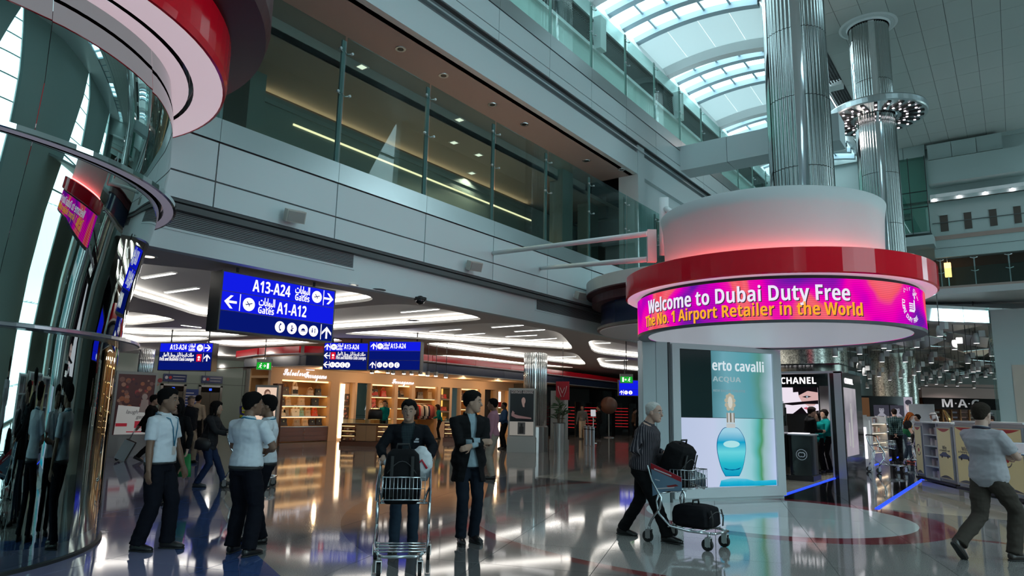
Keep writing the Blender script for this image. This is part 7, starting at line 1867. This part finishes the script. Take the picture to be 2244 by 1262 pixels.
person('person in teal seen past the dark coat in front of the shelves', fp((-23.144,25.765,0.000)), IML, 1.68, 10, (0, 10), ((.2, .3, 1.0), (-.2, .3, 1.0)), None, 0, ('bob', (.02, .012, .01)), .95, ('long', M_TEAL, {'hem': -.06}), None, ('trousers', M_BLKCL), vox=F, female=True)
M_PLAIDB = pattern('green_plaid', (.008, .022, .026), (.06, .11, .11), 'plaid', 5)
person('broad man in green plaid shirt seen from behind, hands clasped at his back', fp((-3.426,26.949,0.000)), AWY-30, 1.84, 0, (-10, 0), ((.03, -.18, .98), (-.03, -.19, .98)), ((.10, .05, 0, 0, 8), (-.10, -.05, 0, 0, -8)), 3, ('thin', (.02, .014, .012)), 1.16, ('long', M_PLAIDB, {'hem': -.06}), None, ('trousers', M_BLKCL, 1.08), vox=.014, palms=((-1, 0, 0), (1, 0, 0)))
def tee(c):
    s = c['s']; b = MB(); random.seed(9)
    for k in range(9): o = c['P']+c['U']*random.uniform(.12, .38)*s+c['F']*.118*s+c['X']*random.uniform(-.08, .06)*s; b.ball(o, (.022, .02, .035), None, 7, 5)
    b.build('yellow_print', mat('print_yellow', (.75, .42, .02), .6), c['t'])
    b = MB(); c['torso'](b, .03, -.05, .20); b.build('green_jacket', cloth('green_tie', (.01, .08, .035)), c['t'])
person('woman with long red hair and black T-shirt leaning over a trolley', fp((-3.223,27.782,0.000)), IMR-40, 1.74, 12, (-10, 25), ((.22, .30, .86), (-.20, .34, .95)), ((.10, .15, 0, 0, 8), (-.10, -.12, 0, 0, -8)), 3, ('long', (.26, .07, .015)), 1.02, ('short', M_BLKCL), None, ('trousers', M_JEANS), shoes=(.30, .06, .05), vox=.014, female=True, extra=tee)
person('saleswoman in long teal jacket with dark ponytail at the black counter', fp((-4.471,21.368,0.000)), IML+10, 1.74, 0, (0, 8), ((.12, .32, 1.02), (-.10, .33, 1.02)), None, 0, ('bun', (.012, .009, .008)), .95, ('long', M_TEAL, {'hem': -.14}), None, ('trousers', M_BLKCL, .9), vox=.014, female=True)
person('man in dark suit leaning on the black booth counter', fp((-4.730,20.481,0.000)), IMR, 1.80, 8, (0, 5), ((.10, .34, 1.14), (-.10, .36, 1.14)), None, 0, ('short', (.02, .014, .01)), 1.0, ('long', cloth('white_shirt', (.6, .6, .62))), ('open', M_BLKCL, {'w': .02}), ('trousers', M_BLKCL), vox=.014)
person('woman in teal half hidden between the suit and the saleswoman', fp((-4.614,20.990,0.063)), 250, 1.66, 0, (0, 0), ((.1, .25, 1.0), (-.1, .25, 1.0)), None, 0, ('bun', (.012, .009, .008)), .95, ('long', M_TEAL, {'hem': -.1}), None, ('trousers', M_BLKCL), vox=F, female=True)
def ghutra(c):
    b = MB(); vs, fs = head_surface(24, lambda p: .022 if p.y < .065 or p.z > .05 else -.02); b.add([c['H'] @ v for v in vs], fs, None, True)
    b.tube([c['H'] @ Vector(p) for p in ((0, -.06, .06), (0, -.09, -.05), (0, -.08, -.28))], [(.09, .05), (.11, .05), (.15, .04)], 14, up=c['F']); b.build('headscarf', cloth('white_scarf', (.66, .66, .68)), c['t'])
    MB().tube([c['H'] @ Vector((.098*cos(q), -.01+.122*sin(q), .062)) for q in [2*pi*i/18 for i in range(19)]], .013, 6, caps=False).build('head_cord', M_BLACKM, c['t'])
M_KAND = cloth('white_robe', (.62, .63, .66))
def robe(c):
    b = MB().tube([c['P']+Vector((0, 0, z)) for z in (.1, -.2, -.5, -.86)], [(.19, .14), (.21, .16), (.23, .18), (.26, .2)], 18, up=(0, 1, 0)); b.build('robe_skirt', M_KAND, c['t']); ghutra(c)
person('man in white robe and headscarf behind the white display', fp((-2.356,28.810,0.064)), IML-20, 1.74, 6, (0, 8), None, None, 2, ('none', (0, 0, 0)), 1.05, ('long', M_KAND, {'collar': False}), None, None, vox=F, extra=robe)
person('woman in grey with dark hair tied up beside the portrait fixture', fp((-3.006,29.574,0.149)), IML, 1.66, 0, (0, 0), None, None, 0, ('bun', (.012, .01, .01)), .95, ('long', cloth('mid_grey', (.10, .10, .11))), None, ('trousers', M_BLKCL), vox=F, female=True)
person('dark haired man in white shirt behind the man with the tablet', fp((-0.671,28.764,0.168)), IML, 1.66, 8, (0, 10), None, None, 2, ('short', (.01, .008, .008)), 1.1, ('long', cloth('white_shirt', (.6, .6, .62))), None, ('trousers', M_BLKCL), vox=F)
M_GREYJ = cloth('grey_jacket', (.024, .024, .027))
gl = fp((-12.757,7.529,0.000))
def shbag(c):
    s, P, U, X, F_ = c['s'], c['P'], c['U'], c['X'], c['F']
    MB().tube([P+X*.24-U*.16, P+X*.24-U*.02, P+X*.23+U*.06], [(.14, .06), (.15, .07), (.10, .04)], 12, up=X).build('shoulder_bag', M_BLACKM, c['t'])
    MB().tube([P+X*.23+U*.05+F_*.06, P+X*.19+U*.47, P+X*.23+U*.05-F_*.06], [(.014, .004)]*3, 6, up=X).build('strap', M_BLACKM, c['t'])
person('woman in dark grey jacket and jeans wheeling a trolley to the right', gl, IMR+4, 1.66, 8, (-12, 0), ((.16, .42, 1.0), (-.16, .42, 1.0)), ((.09, -.10, 0, 0, 3), (-.09, .34, .0, -8, -3)), 0, ('bob', (.012, .010, .010)), 1.12, ('long', M_GREYJ, {'hem': -.10}), ('closed', M_GREYJ, {'hem': -.16, 'flare': .10}), ('trousers', cloth('blue_jeans', (.020, .032, .075))), shoes=(.06, .065, .07), vox=.013, female=True, curl=(60, 60), extra=shbag, hipz=.86)
person('man in black jacket and khaki trousers walking behind the woman in grey', fp((-17.892,9.945,0.000)), TOC+60, 1.80, 3, (10, 4), ((.30, .10, .80), (-.28, -.08, .80)), ((.10, -.20, .06, 30, 3), (-.10, .20, 0, 0, -3)), 0, ('crop', (.12, .10, .09)), 1.12, ('long', M_CHARC), ('closed', M_BLKJ, {'hem': -.10}), ('trousers', cloth('khaki', (.22, .17, .12)), 1.1), vox=.014, hipz=.93)
person('man in beige shirt with black hair close to the notice board', fp((-22.502,12.796,-0.000)), AWY, 1.80, 0, (0, 0), None, None, 2, ('short', (.01, .009, .009)), 1.0, ('long', cloth('beige_shirt', (.45, .36, .26))), None, ('trousers', M_BLKCL), vox=F)
def vest(c):
    b = MB(); c['torso'](b, .034, -.02, .46); b.build('vest', mat('vest_yellow', (.45, .55, .02), .7), c['t'])
    for z in (.10, .26): b = MB(); c['torso'](b, .037, z, z+.05); b.build('reflective_band', mat('vest_grey', (.6, .6, .55), .3), c['t'])
person('man in yellow reflective vest standing beyond the guards', fp((-27.635,17.914,0.000)), IMR-40, 1.74, 0, (0, 0), ((.1, .25, 1.05), (-.1, .25, 1.05)), None, 1, ('short', (.01, .009, .009)), 1.0, ('long', cloth('violet_blue', (.05, .05, .20))), None, ('trousers', M_BLKCL), vox=F, extra=vest)
M_PURP = cloth('black_abaya', (.006, .006, .007))
person('person in black holding a drink behind the guard at far left', fp((-11.092,5.997,0.000)), TOC-10, 1.66, 4, (25, 10), ((.10, .26, 1.25), (-.26, .06, .84)), ((.10, -.12, 0, 0, 4), (-.09, .14, 0, 0, -4)), 3, ('bob', (.012, .01, .01)), 1.0, ('long', M_PURP, {'hem': -.1}), None, ('trousers', M_PURP, 1.2), vox=.013, female=True)
gb = thing('shopping_bag', 'bright green shopping bag beside the guard in profile', 'bag', fp((-11.590,6.274,0.000))+Vector((.12, .04, .36)), radians(IMR))
MB().tube([(0, 0, 0), (0, 0, .15), (.01, 0, .38)], [(.20, .07), (.19, .06), (.15, .015)], 12, mat('bag_green', (.01, .22, .05), .5), up=(0, 1, 0)).build('body', None, gb); MB().tube([(-.06, 0, .37), (-.04, 0, .50), (.05, 0, .50), (.07, 0, .37)], .007, 6, mat('bag_green', (.01, .22, .05), .5)).build('handle', None, gb)
ss = fp((-18.752,9.358,0.000))
person('traveller in black pulling a silver trolley case at far left', ss, IMR+20, 1.80, 4, (0, 0), ((.10, .22, 1.0), (-.26, -.30, .86)), ((.09, .12, 0, 0, 3), (-.09, -.20, .05, 25, -3)), 0, ('short', (.012, .01, .01)), 1.05, ('long', M_BLKCL), ('closed', M_BLKCL, {'hem': -.16}), ('trousers', M_BLKCL), vox=F, hipz=.93)
person('man in grey shirt and cream trousers strolling out of the dark shop', fp((-19.124,32.790,0.000)), TOC-6, 1.80, 0, (10, 0), None, ((.10, .12, 0, 0, 5), (-.10, -.12, 0, 0, -5)), 2, ('crop', (.02, .015, .012)), 1.0, ('long', cloth('grey_shirt', (.16, .16, .15))), None, ('trousers', cloth('cream', (.55, .46, .34)), 1.1), vox=F)
person('man in black suit beside the slim white card stand', fp((-18.056,32.725,-0.000)), IML, 1.80, 0, (0, 0), ((.1, .22, 1.05), (-.1, .2, 1.0)), None, 2, ('short', (.01, .01, .01)), 1.05, ('long', cloth('white_shirt', (.6, .6, .62))), ('open', M_BLKCL, {'w': .02}), ('trousers', M_BLKCL), vox=F)
person('man in brown by the red shelves at the entrance under the small blue sign', fp((-17.481,35.662,0.000)), IMR, 1.70, 4, (0, 6), None, None, 2, ('short', (.01, .01, .01)), 1.0, ('long', cloth('brown_shirt', (.08, .05, .035))), None, ('trousers', M_BLKCL), vox=F)
person('person with white head covering left of the screen kiosk', fp((-16.236,33.983,-0.000)), IML, 1.74, 0, (0, 0), None, None, 2, ('none', (0, 0, 0)), 1.0, ('long', cloth('pale_grey_polo', (.30, .29, .32)), {'collar': False}), None, ('trousers', M_BLKCL), vox=F, extra=ghutra)

# ================================================================ luggage trolleys
M_TUBE = mat('trolley_chrome', (.62, .66, .68), .18, metal=1)
M_RUB = mat('rubber', (.012, .012, .012), .7)
M_CAST = mat('caster_steel', (.5, .5, .5), .3, metal=.9)
def wheel(parent, x, y, r):
    c = obj('caster', None, parent, (x, y, 0)); c.empty_display_size = .05
    w = MB()
    b = MB().lathe([(r*.45, -.018), (r, -.018), (r, .018), (r*.45, .018), (r*.45, -.018)], n=20, m=M_RUB)
    b.v = [(z, xx, yy+r) for xx, yy, z in b.v]; b.build('tyre', None, c)
    b = MB().lathe([(0, -.014), (r*.46, -.014), (r*.46, .014), (0, .014)], n=14, m=M_CAST); b.v = [(z, xx, yy+r) for xx, yy, z in b.v]; b.build('hub', None, c)
    b = MB().bx(-.03, -.022, -.02, .05, r*.7, r*2.15, M_CAST).bx(.022, .03, -.02, .05, r*.7, r*2.15, M_CAST).bx(-.03, .03, -.01, .05, r*2.1, r*2.25, M_CAST); b.tube([(0, .02, r*2.2), (0, .02, r*2.7)], .02, 8, M_CAST); b.build('fork', None, c)
def trolley(label, loc, face, ad=True):
    """luggage trolley facing +Y; handle behind at y = -0.42"""
    t = thing('luggage_trolley', label, 'trolley', loc, radians(face-90))
    for s in (-1, 1):
        x = s*.27
        MB().tube([(x, -.42, 1.02), (x, -.40, .93), (x*1.02, -.33, .75), (x, -.20, .55), (x, -.22, .42), (x, -.34, .28), (x*1.03, -.38, .19)], .0155, 8, M_TUBE).build('side_tube', None, t)
        MB().tube([(x, -.22, .62), (x, -.27, .50), (x, -.24, .36), (x, -.08, .23), (x*.92, .15, .20), (x*.7, .42, .20)], .0155, 8, M_TUBE).build('base_tube', None, t)
        MB().tube([(x*.98, -.33, .75), (x*.85, -.05, .70), (x*.78, .12, .66)], .012, 8, M_TUBE).build('basket_arm', None, t)
        wheel(t, x*1.03, -.40, .070); wheel(t, x*.72, .38, .070)
    MB().tube([(-.27, -.42, 1.02), (-.2, -.45, 1.04), (.2, -.45, 1.04), (.27, -.42, 1.02)], .017, 10, M_RUB).build('handle_bar', None, t)
    MB().tube([(-.19, .42, .20), (-.15, .46, .20), (.15, .46, .20), (.19, .42, .20)], .0155, 8, M_TUBE).build('front_bumper', None, t)
    for y in (-.12, .02, .16, .30): MB().tube([(-.25, y, .215), (.25, y, .215)], .009, 6, M_TUBE).build('deck_bar', None, t)
    # wire basket
    b = MB(); x0, x1, y0, y1, z0, z1 = -.215, .215, -.10, .16, .68, .90
    for z in (z0, z0+.11, z1): b.tube([(x0, y0, z), (x0, y1, z), (x1, y1, z), (x1, y0, z)], .0065 if z != z0+.11 else .004, 6, M_TUBE)
    for k in range(12): x = x0+(x1-x0)*k/11; b.tube([(x, y1, z0), (x, y1, z1)], .0035, 5, M_TUBE); b.tube([(x, y0, z0), (x, y1, z0)], .003, 5, M_TUBE)
    for k in range(6):
        y = y0+(y1-y0)*k/5
        for x in (x0, x1): b.tube([(x, y, z0), (x, y, z1)], .0035, 5, M_TUBE)
    tag(b.build('wire_basket', None, t), kind='stuff')
    MB().tube([(-.25, -.24, .60), (.25, -.24, .60)], .012, 8, M_TUBE).build('cross_bar', None, t)
    if ad:
        for s in (-1, 1):
            M = frame((s*.272, -.34*1 if s > 0 else .10, .60), (0, 1 if s > 0 else -1, 0), (s, 0, 0))
            def pl(p): return [(x if s > 0 else .44-x, y) for x, y in p]
            face_shape(t, [pl([(0, .36), (.44, .22), (.44, .06), (.22, .04), (.02, -.04)])], M, mat('ad_blue_grey', (.16, .26, .36), .3), 'advert_panel', 0, .006)
            face_shape(t, [pl([(0, .36), (.44, .22), (.44, .165), (0, .29)])], M, mat('ad_red', (.42, .02, .03), .35), 'advert_panel', .006, .002)
            face_shape(t, [pl([(.05, .30), (.30, .235), (.30, .22), (.05, .285)]), pl([(.08, .06), (.34, .10), (.34, .085), (.08, .045)]), pl([(.06, .17), (.13, .16), (.13, .15), (.06, .158)])], M, mat('ad_print', (.7, .68, .7), .4), 'print', .009, .001)
            face_shape(t, [pl([(.22, .10), (.36, .13), (.40, .115), (.26, .085)])], M, mat('ad_car', (.3, .03, .03), .35), 'print', .009, .001)
    return t
def soft_case(name, label, cat, loc, rz, w, d, h, m, tiltx=0, straps=True, top=.8):
    t = thing(name, label, cat, loc, rz); t.rotation_euler = (tiltx, 0, rz)
    b = MB()
    for k in range(1): b.tube([(0, 0, 0), (0, 0, .02), (0, 0, h*.15), (0, 0, h*.6), (0, 0, h*.9), (0, 0, h)], [(w*.42, d*.4), (w*.47, d*.46), (w*.5, d*.5), (w*.5, d*.5), (w*.5*(.5+top/2), d*.46), (w*.38*top, d*.34)], 24, up=(0, 1, 0))
    for i, (x, y, z) in enumerate(b.v):     # squarer plan
        q = atan2(y/d, x/w); k = 1/max(abs(cos(q)), abs(sin(q)))**.55; b.v[i] = (x*k*.9, y*k*.9, z)
    body = obj('body', remesh(b, 'body', .014, 2, .004, mats=[m]), t)
    MB().tube([(-.07, 0, h*.99), (-.06, 0, h+.05), (.06, 0, h+.05), (.07, 0, h*.99)], .012, 8, M_RUB).build('handle', None, t)
    MB().tube([(x, d*.5*.97, z) for x, z in [(-w*.36+w*.72*i/8, h*.55+h*.22*sin(pi*i/8)) for i in range(9)]], .004, 5, mat('zip_grey', (.05, .05, .052), .4)).build('zip', None, t)
    if straps:
        for s in (-1, 1): MB().tube([(s*w*.25, d*.5*1.0, h*.12), (s*w*.25, d*.5*1.03, h*.5), (s*w*.25, d*.47, h*.86)], [(.018, .004)]*3, 6, up=(0, 1, 0)).build('strap', M_RUB, t)
    return t
M_CASE = mat('black_nylon', (.007, .007, .008), .75, spec=.12, bump=.1, bscale=60); M_CASE2 = mat('dark_bag', (.008, .008, .010), .75, spec=.12, bump=.15, bscale=40)
def at_local(loc, face, p):
    v = Matrix.Rotation(radians(face-90), 3, 'Z') @ Vector(p); return (loc[0]+v.x, loc[1]+v.y, loc[2]+v.z)
# trolley of the man walking towards the camera
f1 = CMF; l1 = at_local(cmp_, f1, (0, .86, 0))
trolley('chrome luggage trolley pushed towards the camera with an upright black case', l1, f1, True)
soft_case('suitcase', 'upright black soft suitcase standing in the trolley coming towards the camera', 'suitcase', at_local(l1, f1, (.03, -.14, .60)), radians(f1-90), .42, .22, .56, M_CASE, radians(6))
t = thing('plastic_bag', 'white plastic bag with a red mark on the front trolley', 'bag', at_local(l1, f1, (-.17, -.33, .98)), radians(f1-90))
b = MB().tube([(0, 0, -.16), (.0, 0, .0), (.02, 0, .12), (.0, 0, .2)], [(.07, .03), (.13, .05), (.12, .04), (.04, .02)], 12, up=(0, 1, 0)); obj('body', remesh(b, 'body', .012, 1, .014, (12, 12, 12), mats=[mat('white_plastic', (.60, .62, .64), .35)]), t)
MB().tube([(-.06, .055, -.03), (0, .062, .06), (.06, .055, -.01)], [(.012, .004)]*3, 6, mat('red_mark', (.5, .02, .04), .5), up=(0, 1, 0)).build('red_mark', None, t)
t = thing('plastic_bag', 'small white bag hanging at the left of the front trolley handle', 'bag', at_local(l1, f1, (.15, -.36, 1.0)), radians(f1-90))
b = MB().tube([(0, 0, -.12), (.0, 0, .0), (-.02, 0, .06)], [(.06, .03), (.09, .04), (.05, .02)], 12, up=(0, 1, 0)); obj('body', remesh(b, 'body', .012, 1, .012, (12, 12, 12), mats=[mat('white_plastic', (.60, .62, .64), .35)]), t)
# trolley of the old man
f2 = TRF2; l2 = tuple(TR2)
trolley('chrome luggage trolley with a printed side panel pushed by the old man', l2, f2, True)
soft_case('suitcase', 'bulky black suitcase leaning in the basket of the trolley with the printed panel', 'suitcase', at_local(l2, f2, (0, -.24, .66)), radians(f2-90), .46, .36, .58, M_CASE, radians(-20))
soft_case('travel_bag', 'black travel bag lying on the lower deck of the trolley with the printed panel', 'bag', at_local(l2, f2, (0, .12, .225)), radians(f2-90), .48, .58, .26, M_CASE2, 0, top=.9)
t = thing('coat', 'dark coat hung over the handle of the trolley with the printed panel', 'coat', at_local(l2, f2, (.05, -.44, .62)), radians(f2-90))
b = MB().tube([(0, 0, 0), (0, 0, .2), (0, .02, .40), (0, .05, .43)], [(.17, .05), (.16, .06), (.13, .05), (.10, .03)], 14, up=(0, 1, 0)); obj('cloth', remesh(b, 'cloth', .013, 1, .012, mats=[M_CHARC]), t)
t = thing('green_tag', 'bright green luggage tag on top of the leaning black suitcase', 'tag', at_local(l2, f2, (0, -.10, 1.19)), radians(f2-90)); MB().box((0, 0, 0), (.04, .10, .02), mat('tag_green', (.20, .50, .08), .5), rz=.3).build('tag', None, t)
# trolley of the woman in grey and of the red haired woman
f3 = IMR+4; l3 = at_local(gl, f3, (0, .86, 0)); trolley('luggage trolley wheeled by the woman in the dark grey jacket', l3, f3, False)
soft_case('travel_bag', 'dark blue bag in the basket of the trolley at the left', 'bag', at_local(l3, f3, (0, .03, .70)), radians(f3-90), .36, .22, .26, mat('navy_bag', (.012, .018, .04), .6))
l4 = fp((-2.735,26.007,0.107)); trolley('luggage trolley beside the red haired woman', l4, AWY, False)
soft_case('travel_bag', 'black bag on the trolley beside the red haired woman', 'bag', (l4.x, l4.y, .70), radians(AWY-90), .36, .26, .34, M_CASE)
l5 = fp((-3.134,22.549,0.197)); trolley('luggage trolley parked on the blue line by the black booth', l5, IMR, False)
# drink cup and trolley case at the left
c = at_local(fp((-11.092,5.997,0.000)), TOC-10, (.08, .33, 1.24))
t = thing('drink_can', 'small silver drink can held by the person in black', 'can', c)
MB().lathe([(0, 0), (.028, 0), (.033, .01), (.033, .11), (.027, .12), (0, .12)], n=14, m=M_STEEL).build('body', None, t)
lc_ = at_local(ss, IMR+20, (-.30, -.66, 0)); t = thing('trolley_case', 'silver edged black trolley case pulled behind the traveller at far left', 'suitcase', lc_); t.rotation_euler = (radians(-24), 0, radians(IMR+20-90))
MB().bx(-.19, .19, -.12, .12, .06, .58, M_CASE).build('body', None, t)
for x in (-.19, .19): MB().bx(x-.015, x+.015, -.13, .13, .06, .58, M_STEEL).build('edge', None, t)
for x in (-.08, .08): MB().tube([(x, -.06, .58), (x, -.06, 1.0)], .008, 6, M_STEEL).build('pull_tube', None, t)
MB().tube([(-.08, -.06, 1.0), (.08, -.06, 1.0)], .014, 8, M_RUB).build('pull_handle', None, t)
for x in (-.15, .15): MB().ball((x, -.06, .045), .045, M_RUB, 12, 8).build('wheel', None, t)
